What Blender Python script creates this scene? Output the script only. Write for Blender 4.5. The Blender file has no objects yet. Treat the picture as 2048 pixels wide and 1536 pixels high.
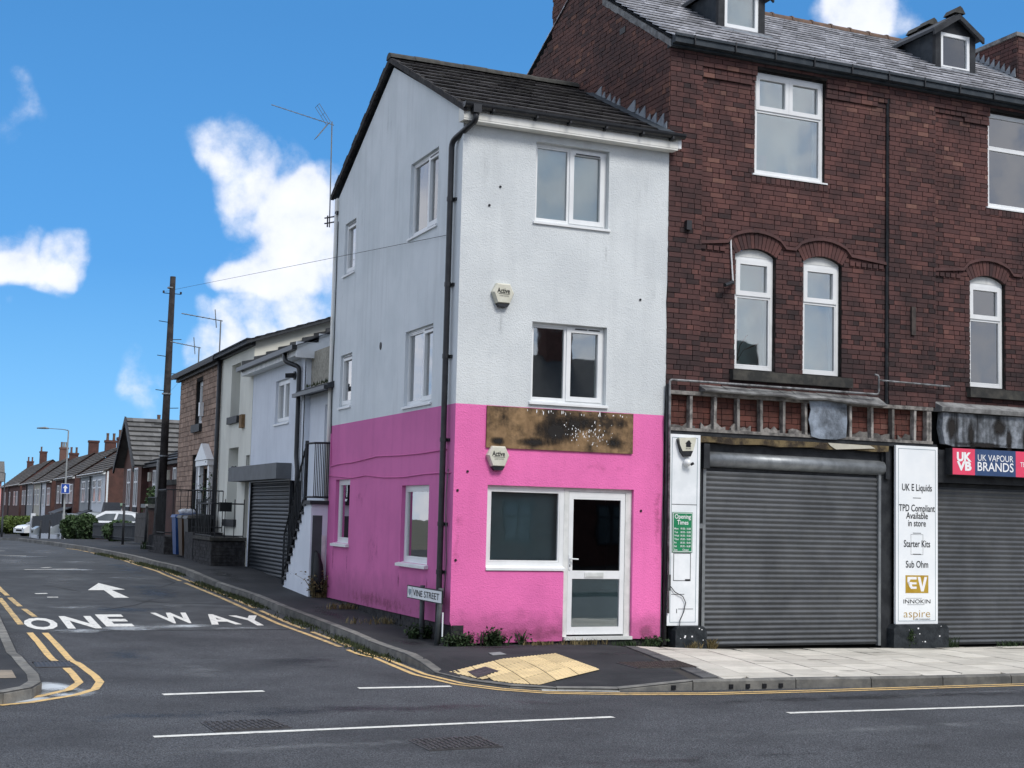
import bpy, bmesh, math, random
from mathutils import Vector, Matrix
from mathutils.geometry import tessellate_polygon
random.seed(7)
scene = bpy.context.scene
COL = scene.collection

# ------------------------------------------------------------------ camera
# 52 mm-equivalent phone lens, 1.72 m above the corner pavement (z = 0)
cd = bpy.data.cameras.new("camera"); cam = bpy.data.objects.new("camera", cd); COL.objects.link(cam)
cd.sensor_width = 36.0; cd.lens = 52.0; cd.clip_start = 0.1; cd.clip_end = 3000
RT = Vector((0.99969499, -0.00220759, 0.02459771)); UPV = Vector((-0.02469657, -0.08936111, 0.99569306)); FW = Vector((0, 0.99599685, 0.08938838))
m = Matrix((RT, UPV, -FW)).transposed().to_4x4(); m.translation = Vector((0, 0, 1.72)); cam.matrix_world = m
scene.camera = cam
scene.cycles.max_bounces = 6; scene.cycles.diffuse_bounces = 3; scene.cycles.glossy_bounces = 3; scene.cycles.transparent_max_bounces = 8

# ------------------------------------------------------------------ sky and sun
SUN_EL, SUN_AZ = math.radians(48), math.radians(143)      # azimuth clockwise from +Y (behind the camera, to the right)
world = bpy.data.worlds.new("World"); scene.world = world; world.use_nodes = True
world.cycles.sampling_method = 'MANUAL'; world.cycles.sample_map_resolution = 256
wn = world.node_tree; wn.nodes.clear()
def N(nt, t, **kw):
    n = nt.nodes.new(t)
    for k, v in kw.items():
        if k.startswith('i_'):
            n.inputs[int(k[2:]) if k[2:].isdigit() else k[2:].replace('_', ' ')].default_value = v
        else: setattr(n, k, v)
    return n
def L(nt, a, b): nt.links.new(a, b)
def mth(nt, op, a, b=None, c=None, clamp=False):
    n = N(nt, 'ShaderNodeMath', operation=op, use_clamp=clamp)
    for i, v in enumerate((a, b, c)):
        if v is None: continue
        if isinstance(v, (int, float)): n.inputs[i].default_value = v
        else: L(nt, v, n.inputs[i])
    return n.outputs[0]
sky = N(wn, 'ShaderNodeTexSky', sky_type='NISHITA', sun_disc=False, sun_elevation=SUN_EL, sun_rotation=SUN_AZ, altitude=0, air_density=1.0, dust_density=0.3, ozone_density=3.0)
hsv = N(wn, 'ShaderNodeHueSaturation'); hsv.inputs['Saturation'].default_value = 1.12; L(wn, sky.outputs[0], hsv.inputs['Color'])
geo = N(wn, 'ShaderNodeTexCoord'); DIR = geo.outputs['Generated']
def vdot(v):
    n = N(wn, 'ShaderNodeVectorMath', operation='DOT_PRODUCT'); L(wn, DIR, n.inputs[0]); n.inputs[1].default_value = v; return n.outputs['Value']
# cumulus banks: direction, angular radius (degrees), weight
CL = [((-.150,.9720,.183),2.5,1),((-.1900,.9530,.2310),1.5,.85),((-.186,.9600,.210),1.2,.8),((-.1568,.9639,.213),1.6,.9),((-.1306,.973,.1905),2.3,1),((-.143,.9797,.1407),2.1,1),
      ((-.168,.9747,.155),1.7,.95),((-.190,.9690,.156),1.2,.85),((-.3150,.9355,.1610),1.5,1),((-.2930,.9415,.1680),1.1,.9),((-.335,.929,.162),1.7,1),
      ((-.2037,.973,.1082),1.4,.85),((-.178,.979,.1082),1.5,.85),((-.352,.889,.303),1.2,.85),((-.3320,.9365,.1141),.8,.75),((.2231,.9207,.3230),1.6,1),((.2047,.9241,.3227),1.3,.9),((.2401,.9165,.3200),1.2,.9),
      ((-.318,.9143,.251),1.1,.38),((-.2344,.9693,.0739),1.2,.55)]
wp = N(wn, 'ShaderNodeTexNoise'); wp.inputs['Scale'].default_value = 22; wp.inputs['Detail'].default_value = 1; L(wn, DIR, wp.inputs['Vector'])
wv = N(wn, 'ShaderNodeVectorMath', operation='MULTIPLY_ADD'); L(wn, wp.outputs['Color'], wv.inputs[0]); wv.inputs[1].default_value = (.075,.075,.075); 
wo_ = N(wn, 'ShaderNodeVectorMath', operation='ADD'); L(wn, DIR, wo_.inputs[0]); wo_.inputs[1].default_value = (-.0375,-.0375,-.0375); L(wn, wo_.outputs[0], wv.inputs[2]); WD = N(wn, 'ShaderNodeVectorMath', operation='NORMALIZE'); L(wn, wv.outputs[0], WD.inputs[0])
def vdw(v):
    n = N(wn, 'ShaderNodeVectorMath', operation='DOT_PRODUCT'); L(wn, WD.outputs[0], n.inputs[0]); n.inputs[1].default_value = v; return n.outputs['Value']
tot = None
for d, r, w in CL:
    dn = Vector(d).normalized(); c = vdw(tuple(dn)); mr = N(wn, 'ShaderNodeMapRange', clamp=True)
    mr.inputs['From Min'].default_value = math.cos(math.radians(r*1.0)); mr.inputs['From Max'].default_value = math.cos(math.radians(r*.1))
    mr.inputs['To Min'].default_value = 0; mr.inputs['To Max'].default_value = w
    L(wn, c, mr.inputs['Value']); tot = mr.outputs[0] if tot is None else mth(wn, 'ADD', tot, mr.outputs[0])
tot = mth(wn, 'MINIMUM', mth(wn, 'MULTIPLY', tot, .85), 1.15)
# near-overcast cloud outside the view, thickened to raise the ambient light
ns0 = N(wn, 'ShaderNodeTexNoise'); ns0.inputs['Scale'].default_value = 3.2; ns0.inputs['Detail'].default_value = 1; L(wn, DIR, ns0.inputs['Vector'])
mr0 = N(wn, 'ShaderNodeMapRange', clamp=True); mr0.inputs['From Min'].default_value = .28; mr0.inputs['From Max'].default_value = .46; L(wn, ns0.outputs[0], mr0.inputs['Value'])
cone = N(wn, 'ShaderNodeMapRange', clamp=True, interpolation_type='SMOOTHSTEP'); cone.inputs['From Min'].default_value = math.cos(math.radians(30)); cone.inputs['From Max'].default_value = math.cos(math.radians(25))
cone.inputs['To Min'].default_value = 1; cone.inputs['To Max'].default_value = 0; L(wn, vdot(tuple(FW)), cone.inputs['Value'])
tot = mth(wn, 'MAXIMUM', tot, mth(wn, 'MULTIPLY', mr0.outputs[0], cone.outputs[0]))
ns = N(wn, 'ShaderNodeTexNoise'); ns.inputs['Scale'].default_value = 30; ns.inputs['Detail'].default_value = 7; ns.inputs['Roughness'].default_value = .6; L(wn, DIR, ns.inputs['Vector'])
cm = mth(wn, 'ADD', tot, mth(wn, 'MULTIPLY', mth(wn, 'SUBTRACT', ns.outputs[0], .5), 2.0))
cr = N(wn, 'ShaderNodeMapRange', clamp=True, interpolation_type='SMOOTHSTEP'); cr.inputs['From Min'].default_value = .05; cr.inputs['From Max'].default_value = 1.2; L(wn, cm, cr.inputs['Value'])
cr.inputs['To Max'].default_value = .96
gate = N(wn, 'ShaderNodeMapRange', clamp=True); gate.inputs['From Max'].default_value = .25; L(wn, tot, gate.inputs['Value'])
cfac = mth(wn, 'MULTIPLY', cr.outputs[0], gate.outputs[0])
sz = N(wn, 'ShaderNodeSeparateXYZ'); L(wn, DIR, sz.inputs[0]); gr = N(wn, 'ShaderNodeValToRGB'); e = gr.color_ramp.elements      # clear-air blue, paler towards the horizon
e[0].position = 0; e[0].color = (.24,.62,1.0,1); e[1].position = 1; e[1].color = (.05,.21,.52,1)
for ps, cc in ((.07,(.16,.50,.95,1)),(.16,(.085,.35,.80,1)),(.32,(.066,.275,.65,1))):
    x = e.new(ps); x.color = cc
L(wn, sz.outputs[2], gr.inputs[0]); gsc = N(wn, 'ShaderNodeMix', data_type='RGBA', blend_type='MULTIPLY'); gsc.inputs[0].default_value = 1; L(wn, gr.outputs[0], gsc.inputs[6]); gsc.inputs[7].default_value = (5.5,5.5,5.5,1)
skm = N(wn, 'ShaderNodeMix', data_type='RGBA'); skm.inputs[0].default_value = .93; L(wn, hsv.outputs[0], skm.inputs[6]); L(wn, gsc.outputs[2], skm.inputs[7])
mixc = N(wn, 'ShaderNodeMix', data_type='RGBA'); L(wn, cfac, mixc.inputs[0]); L(wn, skm.outputs[2], mixc.inputs[6])
shade = N(wn, 'ShaderNodeMix', data_type='RGBA'); L(wn, ns.outputs[0], shade.inputs[0]); shade.inputs[6].default_value = (3.9, 4.2, 5.1, 1); shade.inputs[7].default_value = (6.4, 6.45, 6.7, 1); L(wn, shade.outputs[2], mixc.inputs[7])
bg = N(wn, 'ShaderNodeBackground'); bg.inputs['Strength'].default_value = 0.11; L(wn, mixc.outputs[2], bg.inputs['Color'])
wo = N(wn, 'ShaderNodeOutputWorld'); L(wn, bg.outputs[0], wo.inputs[0])
sl = bpy.data.lights.new("sun", 'SUN'); sl.energy = 1.5; sl.angle = math.radians(20); sl.color = (1, .955, .9)
so = bpy.data.objects.new("sun", sl); COL.objects.link(so)
sd_ = Vector((math.sin(SUN_AZ)*math.cos(SUN_EL), math.cos(SUN_AZ)*math.cos(SUN_EL), math.sin(SUN_EL)))
so.rotation_euler = sd_.to_track_quat('Z', 'Y').to_euler(); so.location = (20, -30, 40)
vs = scene.view_settings; vs.view_transform = 'Standard'; vs.look = 'None'; vs.exposure = 0.77; vs.gamma = 1.0; vs.use_curve_mapping = False

# ------------------------------------------------------------------ survey frame
# a runs along the main-road frontage, b back along the side street, both from the building corner
P0 = Vector((-0.75810242, 20.062896)); DF = Vector((0.90753094, 0.41998523)); DS = Vector((-0.37079974, 0.92871285))
def W(a, b, z=0.0):
    q = P0 + DF*a + DS*b; return Vector((q.x, q.y, z))
BK = [(-60, 0), (-.5, 0), (0, -.03), (6.5, .24), (13, .5), (18, .55), (26, .55), (50, .25), (70, -.2), (85, -.5), (130, -1.0), (260, -2.2), (600, -3)]
def interp(x, T):
    if x <= T[0][0]: return T[0][1]
    for (x0, y0), (x1, y1) in zip(T, T[1:]):
        if x <= x1: return y0 + (y1-y0)*(x-x0)/(x1-x0)
    return T[-1][1]
def G(a, b):                                              # pavement level
    z = interp(b, BK)
    if a > 2 and b < 1: z -= interp(a, [(2, 0), (4.2, .1), (8, .14)]) * interp(b, [(-4.7, .25), (-.5, 1), (1, 1)])
    return z
ROAD = -.11
class Fr:
    def __init__(s, o, x, n): s.o, s.x, s.n = Vector(o), Vector(x), Vector(n)
    def pt(s, u, z, d=0):
        q = s.o + s.x*u + s.n*d; return Vector((q.x, q.y, z))
NF = Vector((DF.y, -DF.x)); NS = Vector((-DS.y, DS.x))
def front(b=0): return Fr(P0 + DS*b, DF, NF)              # faces the main road
def side(a=0): return Fr(P0 + DF*a, DS, NS)               # faces the side street; u = b
def toward(b): return Fr(P0 + DS*b, DF, NF)
FRONT, SIDE = front(), side()

# ------------------------------------------------------------------ materials
MATS = {}
def mat(name, col, col2=None, rough=.8, scale=6, mix=(.4, .62), bump=0, bscale=40, bdist=.01, metal=0, var=0, streak=0, streak_col=(.03,.03,.03), spec=.3, fine=0, voronoi=False, stain=0, stain_col=(.02,.02,.022), stain_scale=1.3, srange=(.45,.72), krange=(.5,.8), ramp3=None, dirtz=None):
    m = bpy.data.materials.new(name); m.use_nodes = True; nt = m.node_tree; nt.nodes.clear()
    out = N(nt, 'ShaderNodeOutputMaterial'); bs = N(nt, 'ShaderNodeBsdfPrincipled'); L(nt, bs.outputs[0], out.inputs[0])
    bs.inputs['Roughness'].default_value = rough; bs.inputs['Metallic'].default_value = metal; bs.inputs['Specular IOR Level'].default_value = spec
    pos = N(nt, 'ShaderNodeNewGeometry').outputs['Position']
    def noise(sc, det=4, vec=None, ro=.6):
        n = N(nt, 'ShaderNodeTexNoise'); n.inputs['Scale'].default_value = sc; n.inputs['Detail'].default_value = det; n.inputs['Roughness'].default_value = ro
        L(nt, vec if vec is not None else pos, n.inputs['Vector']); return n.outputs[0]
    def rng(v, a, b, c=0, d=1):
        r = N(nt, 'ShaderNodeMapRange', clamp=True)
        for k, x in zip(('From Min', 'From Max', 'To Min', 'To Max'), (a, b, c, d)): r.inputs[k].default_value = x
        L(nt, v, r.inputs['Value']); return r.outputs[0]
    def mixc(f, a, b):
        x = N(nt, 'ShaderNodeMix', data_type='RGBA')
        if isinstance(f, (int, float)): x.inputs[0].default_value = f
        else: L(nt, f, x.inputs[0])
        for i, v in ((6, a), (7, b)):
            if isinstance(v, tuple): x.inputs[i].default_value = (*v, 1)
            else: L(nt, v, x.inputs[i])
        return x.outputs[2]
    c = mixc(rng(noise(scale), mix[0], mix[1]), col, col2 or col)
    if var:                                               # piece-to-piece colour, stored on the mesh
        at = N(nt, 'ShaderNodeAttribute', attribute_name='var').outputs['Fac']
        if ramp3:
            rp = N(nt, 'ShaderNodeValToRGB'); e = rp.color_ramp.elements; e[0].position = 0; e[0].color = (*ramp3[0][1], 1); e[1].position = 1; e[1].color = (*ramp3[-1][1], 1)
            for ps, cc in ramp3[1:-1]:
                x = e.new(ps); x.color = (*cc, 1)
            L(nt, at, rp.inputs[0]); c = mixc(var, c, rp.outputs[0])
        else:
            mu = N(nt, 'ShaderNodeMix', data_type='RGBA', blend_type='MULTIPLY'); mu.inputs[0].default_value = 1; L(nt, c, mu.inputs[6])
            g = rng(at, 0, 1, 1-var, 1+var*.6); cb = N(nt, 'ShaderNodeCombineColor')
            for i in range(3): L(nt, g, cb.inputs[i])
            L(nt, cb.outputs[0], mu.inputs[7]); c = mu.outputs[2]
    if fine:
        f = rng(noise(220, 2), .3, .7, 1-fine, 1+fine); cb = N(nt, 'ShaderNodeCombineColor')
        for i in range(3): L(nt, f, cb.inputs[i])
        mu = N(nt, 'ShaderNodeMix', data_type='RGBA', blend_type='MULTIPLY'); mu.inputs[0].default_value = 1; L(nt, c, mu.inputs[6]); L(nt, cb.outputs[0], mu.inputs[7]); c = mu.outputs[2]
    if streak:
        mp = N(nt, 'ShaderNodeMapping'); mp.inputs['Scale'].default_value = (1, 1, .09); L(nt, pos, mp.inputs['Vector'])
        c = mixc(rng(noise(5, 5, mp.outputs[0]), krange[0], krange[1], 0, streak), c, streak_col)
    if stain: c = mixc(rng(noise(stain_scale, 6, None, .68), srange[0], srange[1], 0, stain), c, stain_col)
    if dirtz:                                             # splash-back grime above the pavement: z0, z1, amount
        sp = N(nt, 'ShaderNodeSeparateXYZ'); L(nt, pos, sp.inputs[0])
        h = mth(nt, 'ADD', sp.outputs[2], mth(nt, 'MULTIPLY', noise(4, 5), -.5))
        c = mixc(rng(h, dirtz[0], dirtz[1], dirtz[2], 0), c, stain_col)
    L(nt, c, bs.inputs['Base Color'])
    if bump:
        b = N(nt, 'ShaderNodeBump'); b.inputs['Strength'].default_value = bump; b.inputs['Distance'].default_value = bdist
        if voronoi:
            v = N(nt, 'ShaderNodeTexVoronoi', feature='SMOOTH_F1'); v.inputs['Scale'].default_value = bscale; L(nt, pos, v.inputs['Vector'])
            h = mth(nt, 'ADD', v.outputs[0], noise(bscale*.6, 3))
        else: h = noise(bscale, 5)
        L(nt, h, b.inputs['Height']); L(nt, b.outputs[0], bs.inputs['Normal'])
    MATS[name] = m; return m
def glass(name, tint=(.72,.78,.78), refl=1.6, base=.06):
    m = bpy.data.materials.new(name); m.use_nodes = True; nt = m.node_tree; nt.nodes.clear()
    out = N(nt, 'ShaderNodeOutputMaterial'); tr = N(nt, 'ShaderNodeBsdfTransparent'); tr.inputs[0].default_value = (*tint, 1)
    gl = N(nt, 'ShaderNodeBsdfGlossy'); gl.inputs['Roughness'].default_value = .015
    bp = N(nt, 'ShaderNodeBump'); bp.inputs['Strength'].default_value = .05; bp.inputs['Distance'].default_value = .02
    nz = N(nt, 'ShaderNodeTexNoise'); nz.inputs['Scale'].default_value = 1.6; L(nt, N(nt, 'ShaderNodeNewGeometry').outputs['Position'], nz.inputs['Vector']); L(nt, nz.outputs[0], bp.inputs['Height']); L(nt, bp.outputs[0], gl.inputs['Normal'])
    fr = N(nt, 'ShaderNodeFresnel'); fr.inputs['IOR'].default_value = 1.5
    mx = N(nt, 'ShaderNodeMixShader'); L(nt, mth(nt, 'ADD', mth(nt, 'MULTIPLY', fr.outputs[0], refl), base, clamp=True), mx.inputs[0]); L(nt, tr.outputs[0], mx.inputs[1]); L(nt, gl.outputs[0], mx.inputs[2]); L(nt, mx.outputs[0], out.inputs[0])
    MATS[name] = m; return m
WALLG = (.56, .585, .61)
mat('render_front', (.67,.705,.71), (.60,.635,.645), rough=.9, scale=1.1, bump=.45, bscale=62, bdist=.012, voronoi=True, streak=.22, streak_col=(.3,.32,.33), fine=.06)
mat('render_side', (.72,.765,.785), (.65,.70,.72), rough=.9, scale=1.0, bump=.3, bscale=55, bdist=.006, streak=.25, streak_col=(.32,.34,.35), fine=.04)
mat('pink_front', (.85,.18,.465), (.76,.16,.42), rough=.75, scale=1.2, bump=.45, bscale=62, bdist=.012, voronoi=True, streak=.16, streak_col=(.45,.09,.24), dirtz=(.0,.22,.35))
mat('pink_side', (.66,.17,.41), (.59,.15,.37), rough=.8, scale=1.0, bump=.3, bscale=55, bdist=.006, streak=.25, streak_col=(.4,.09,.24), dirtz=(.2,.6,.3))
mat('upvc', (.80,.82,.82), (.74,.76,.76), rough=.35, scale=3, spec=.45)
mat('upvc_aged', (.74,.75,.73), (.60,.62,.60), rough=.45, scale=4, streak=.35, streak_col=(.35,.36,.33))
mat('soffit_white', (.80,.80,.76), (.72,.72,.67), rough=.5, scale=3, streak=.3, streak_col=(.35,.33,.25))
mat('black_plastic', (.012,.013,.016), (.022,.024,.027), rough=.38, scale=8, spec=.5)
mat('black_paint', (.014,.016,.019), (.03,.033,.037), rough=.55, scale=5, bump=.2, bscale=30)
mat('plinth_black', (.012,.016,.02), (.03,.036,.042), rough=.5, scale=9, bump=.5, bscale=22, bdist=.02)
mat('plinth_brick', (.022,.022,.024), (.05,.05,.052), rough=.9, scale=9, bump=.8, bscale=24, bdist=.02)
BRAMP = [(0,(.034,.025,.026)),(.2,(.072,.040,.039)),(.45,(.108,.052,.048)),(.65,(.128,.059,.053)),(.85,(.150,.069,.059)),(1,(.22,.115,.09))]
mat('brick', (.115,.054,.049), (.08,.041,.039), rough=.85, scale=14, var=.82, ramp3=BRAMP, bump=.5, bscale=60, bdist=.006, stain=.7, srange=(.43,.72), stain_col=(.017,.017,.019), stain_scale=1.5, spec=.25)
mat('brick_gable', (.10,.038,.030), (.06,.026,.023), rough=.85, scale=14, var=.8, ramp3=[(0,(.05,.034,.033)),(.3,(.09,.05,.045)),(.6,(.13,.065,.055)),(.85,(.18,.085,.065)),(1,(.26,.125,.08))], bump=.5, bscale=60, bdist=.006, stain=.55, stain_col=(.018,.016,.018), stain_scale=.9)
mat('brick_infill', (.14,.052,.040), (.10,.042,.034), rough=.9, scale=8, var=.5, ramp3=[(0,(.05,.024,.021)),(.4,(.12,.046,.037)),(.8,(.17,.065,.050)),(1,(.24,.14,.115))], bump=.4, bscale=50, stain=.7, stain_col=(.03,.022,.02), stain_scale=3)
mat('mortar', (.016,.015,.015), (.08,.072,.067), rough=.95, scale=2.2, mix=(.55,.72), bump=.4, bscale=70)
mat('mortar_dark', (.022,.020,.020), (.04,.036,.034), rough=.95, scale=3, bump=.3, bscale=70)
mat('stone_sill', (.035,.036,.034), (.075,.072,.062), rough=.9, scale=5, bump=.5, bscale=30, stain=.5)
mat('old_timber', (.30,.285,.265), (.11,.105,.10), rough=.9, scale=7, var=.5, bump=.5, bscale=45, streak=.5, streak_col=(.05,.045,.04))
mat('rotten_timber', (.19,.145,.075), (.045,.035,.026), rough=.95, scale=5, bump=.8, bscale=25, bdist=.02, mix=(.38,.6))
mat('peeling_board', (.34,.40,.48), (.20,.235,.28), rough=.9, scale=6, bump=.6, bscale=35, srange=(.42,.66), stain=.85, stain_col=(.02,.021,.022), stain_scale=1.9, mix=(.35,.65))
mat('dirty_board', (.30,.33,.37), (.16,.18,.20), rough=.9, scale=9, bump=.5, bscale=40, streak=.95, streak_col=(.012,.013,.014), stain=.7, stain_scale=2.4, srange=(.45,.62), krange=(.42,.60))
mat('grey_board', (.28,.285,.28), (.13,.13,.13), rough=.9, scale=5, bump=.4, bscale=30, stain=.5)
mat('plywood', (.31,.20,.105), (.22,.14,.07), rough=.85, scale=9, streak=.5, streak_col=(.11,.065,.035), stain=.95, stain_col=(.022,.017,.013), stain_scale=1.9, srange=(.44,.60), krange=(.42,.7), bump=.3, bscale=40)
mat('shutter', (.115,.122,.130), (.085,.091,.098), rough=.42, scale=1.6, metal=.55, streak=.25, streak_col=(.06,.06,.06), stain=.25, stain_col=(.16,.165,.16), stain_scale=3)
mat('shutter_dark', (.04,.048,.056), (.028,.034,.04), rough=.42, scale=2, metal=.4)
mat('galv', (.28,.30,.31), (.2,.215,.225), rough=.45, scale=6, metal=.5)
mat('steel_tube', (.30,.31,.32), (.12,.12,.12), rough=.55, scale=9, metal=.4, stain=.5, stain_scale=4)
mat('sign_white', (.86,.89,.90), (.80,.84,.86), rough=.4, scale=2)
mat('sign_white_worn', (.84,.87,.89), (.74,.78,.80), rough=.5, scale=3, streak=.2, streak_col=(.45,.5,.52))
mat('ink', (.012,.013,.016), rough=.5)
mat('ink_blue_grey', (.25,.32,.36), rough=.5)
mat('sign_green', (.015,.20,.085), (.018,.23,.10), rough=.45)
mat('sign_pink', (.78,.075,.15), (.74,.07,.14), rough=.4)
mat('sign_navy', (.045,.085,.19), (.04,.075,.17), rough=.4)
mat('lettering_white', (.86,.87,.88), rough=.45)
mat('gold', (.50,.30,.03), (.62,.42,.07), rough=.35, metal=.3, scale=4)
mat('alarm_cream', (.66,.65,.55), (.58,.57,.47), rough=.45, scale=8, streak=.3, streak_col=(.35,.33,.26))
mat('tile_brown', (.024,.022,.024), (.05,.047,.048), rough=.85, scale=8, var=.5, bump=.8, bscale=26, bdist=.02, stain=.5, stain_col=(.09,.09,.08), stain_scale=5)
mat('slate', (.56,.565,.59), (.38,.385,.41), rough=.3, scale=9, var=.45, bump=.35, bscale=26, bdist=.01, stain=.3, stain_col=(.42,.42,.42), stain_scale=6, spec=.8)
mat('slate_dark', (.05,.056,.064), (.035,.04,.046), rough=.6, scale=9, var=.45, bump=.3, bscale=26)
mat('ridge_terracotta', (.16,.10,.07), (.10,.075,.06), rough=.9, scale=8, bump=.5, bscale=30)
mat('ridge_grey', (.075,.075,.068), (.05,.05,.046), rough=.9, scale=8, bump=.4, bscale=30)
mat('lead', (.30,.335,.365), (.22,.25,.28), rough=.5, scale=7, metal=.3)
mat('felt', (.03,.04,.05), (.05,.06,.07), rough=.8, scale=6, bump=.3, bscale=30)
mat('room_dark', (.03,.032,.034), (.02,.021,.022), rough=.95)
mat('room_grey', (.09,.10,.105), (.06,.068,.072), rough=.95, scale=1)
mat('room_sky_tone', (.70,.88,.87), (.60,.78,.78), rough=.95, scale=.8)  # pale teal walls stand in for sky reflected in the panes
mat('blind_pale', (.62,.76,.75), (.52,.66,.66), rough=.8, scale=1.3)
mat('curtain', (.75,.82,.82), (.66,.73,.73), rough=.9, scale=3)
mat('blind_dark', (.36,.45,.47), (.30,.38,.40), rough=.75, scale=1.2)
mat('asphalt_main', (.024,.027,.031), (.15,.158,.172), rough=.88, scale=75, mix=(.4,.62), bump=1.0, bscale=105, bdist=.012, voronoi=True, fine=.5, stain=.6, srange=(.40,.64), stain_col=(.026,.028,.032), stain_scale=.55)
mat('asphalt_side', (.048,.052,.056), (.078,.084,.089), rough=.85, scale=2.3, bump=.4, bscale=110, bdist=.005, fine=.22, stain=.75, stain_col=(.032,.035,.039), stain_scale=.42, srange=(.40,.62))
mat('asphalt_path', (.022,.024,.027), (.038,.040,.043), rough=.9, scale=1.1, bump=.5, bscale=120, bdist=.005, fine=.3, stain=.4, stain_col=(.014,.015,.017), stain_scale=.9)
mat('road_white', (.70,.70,.65), (.34,.345,.34), rough=.7, scale=16, mix=(.53,.70), fine=.15, bump=.4, bscale=110, bdist=.006)
mat('road_yellow', (.68,.47,.20), (.36,.28,.16), rough=.75, scale=14, mix=(.5,.68), fine=.18, bump=.4, bscale=110, bdist=.006)
mat('road_yellow_worn', (.62,.44,.20), (.28,.22,.13), rough=.8, scale=11, mix=(.42,.62), fine=.3)
mat('road_sheen', (.36,.40,.42), (.22,.25,.27), rough=.75, scale=3, mix=(.35,.7))
mat('kerb_stone', (.22,.215,.195), (.14,.14,.132), rough=.9, scale=5, var=.3, bump=.5, bscale=45, stain=.45, stain_col=(.045,.047,.045), stain_scale=3)
mat('slab', (.66,.63,.55), (.57,.545,.475), rough=.9, scale=4, var=.16, bump=.25, bscale=60, stain=.35, stain_col=(.36,.335,.28), stain_scale=1.6, fine=.08)
mat('slab_worn', (.30,.25,.19), (.22,.19,.15), rough=.9, scale=5, bump=.3, bscale=50, stain=.4, stain_col=(.12,.105,.09), stain_scale=3)
mat('setts', (.13,.13,.13), (.09,.09,.092), rough=.9, scale=6, var=.3, bump=.4, bscale=40)
mat('joint', (.05,.047,.042), rough=.95)
mat('tactile', (.72,.56,.31), (.62,.48,.27), rough=.85, scale=4, var=.15, stain=.3, stain_col=(.36,.29,.18), stain_scale=2.2)
mat('iron', (.085,.082,.085), (.05,.05,.053), rough=.6, scale=12, metal=.3, bump=.3, bscale=40)
mat('iron_brown', (.085,.07,.062), (.05,.043,.04), rough=.65, scale=12, metal=.3)
mat('ground', (.07,.075,.05), (.10,.095,.07), rough=.95, scale=.3)
mat('weed', (.035,.062,.022), (.022,.042,.016), rough=.7, scale=20, var=.5)
mat('straw', (.22,.17,.08), (.13,.11,.055), rough=.9, scale=20, var=.5)
mat('moss', (.035,.05,.018), (.05,.06,.03), rough=.95, scale=14, var=.6)
mat('leaf_hedge', (.030,.058,.020), (.045,.080,.028), rough=.65, scale=5, var=.7)
mat('leaf_bright', (.10,.14,.03), (.06,.10,.025), rough=.65, scale=5, var=.6)
mat('bark', (.045,.035,.028), (.07,.055,.045), rough=.95, scale=8)
mat('pole_wood', (.022,.020,.020), (.045,.041,.04), rough=.9, scale=5, streak=.5, streak_col=(.02,.018,.018), bump=.4, bscale=30)
mat('concrete', (.26,.27,.27), (.19,.20,.20), rough=.85, scale=5)
mat('post_grey', (.085,.095,.10), (.06,.068,.072), rough=.6, scale=8, streak=.25, streak_col=(.2,.2,.19))
mat('lamp_steel', (.22,.24,.24), (.18,.19,.19), rough=.5, scale=6, metal=.3)
mat('sign_blue', (.02,.075,.36), rough=.4)
mat('cream_wall', (.74,.74,.66), (.66,.66,.59), rough=.9, scale=1.1, bump=.2, bscale=60, streak=.2, streak_col=(.4,.4,.35))
mat('bluegrey_wall', (.72,.765,.825), (.66,.705,.765), rough=.9, scale=1.2, bump=.2, bscale=60, streak=.15, streak_col=(.33,.36,.4))
mat('pebbledash', (.40,.38,.32), (.28,.27,.23), rough=.95, scale=18, bump=.8, bscale=45, stain=.4, stain_col=(.10,.095,.08))
mat('stonework', (.40,.28,.215), (.31,.22,.17), rough=.9, scale=6, var=.4, bump=.7, bscale=22, bdist=.02)
mat('grey_box', (.13,.14,.15), (.105,.113,.12), rough=.6, scale=3)
mat('bin_blue', (.02,.07,.22), (.016,.055,.18), rough=.45)
mat('bin_brown', (.06,.035,.02), (.045,.028,.017), rough=.5)
mat('bin_black', (.012,.014,.015), (.02,.022,.024), rough=.45)
mat('door_black', (.012,.013,.014), rough=.35)
mat('far_brick', (.105,.052,.044), (.075,.040,.035), rough=.9, scale=3, stain=.4, stain_col=(.05,.025,.02))
mat('far_brick_pale', (.16,.09,.072), (.13,.075,.062), rough=.9, scale=3)
mat('far_render_white', (.66,.69,.72), (.60,.63,.66), rough=.9)
mat('far_render_grey', (.30,.32,.33), (.26,.28,.29), rough=.9)
mat('far_render_cream', (.52,.50,.42), (.46,.44,.37), rough=.9)
mat('far_render_pink', (.68,.33,.27), (.62,.3,.25), rough=.9)
mat('far_roof', (.105,.095,.085), (.075,.07,.065), rough=.9, scale=4, var=.35, stain=.4, stain_col=(.05,.045,.042))
mat('far_roof_grey', (.15,.15,.145), (.11,.11,.108), rough=.85, scale=3, var=.3)
mat('green_roof', (.14,.22,.16), rough=.7)
mat('car_white', (.72,.75,.77), rough=.25, spec=.6)
mat('car_silver', (.36,.40,.42), rough=.3, metal=.4)
mat('car_dark', (.012,.014,.017), rough=.25, spec=.6)
mat('tyre', (.012,.012,.012), rough=.85)
mat('chrome', (.55,.57,.58), rough=.25, metal=.9)
mat('fence_grey', (.045,.052,.06), (.033,.038,.045), rough=.8, scale=6, streak=.3)
mat('fence_wood', (.10,.095,.09), (.065,.062,.06), rough=.9, scale=6, streak=.4)
mat('wire', (.02,.022,.025), rough=.6)
glass('glass', tint=(.9,.97,.96), refl=2.4, base=.17); glass('glass_soft', tint=(.94,.99,.99), refl=2.0, base=.10); glass('glass_dark', tint=(.35,.38,.38), refl=1.5, base=.03)

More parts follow.
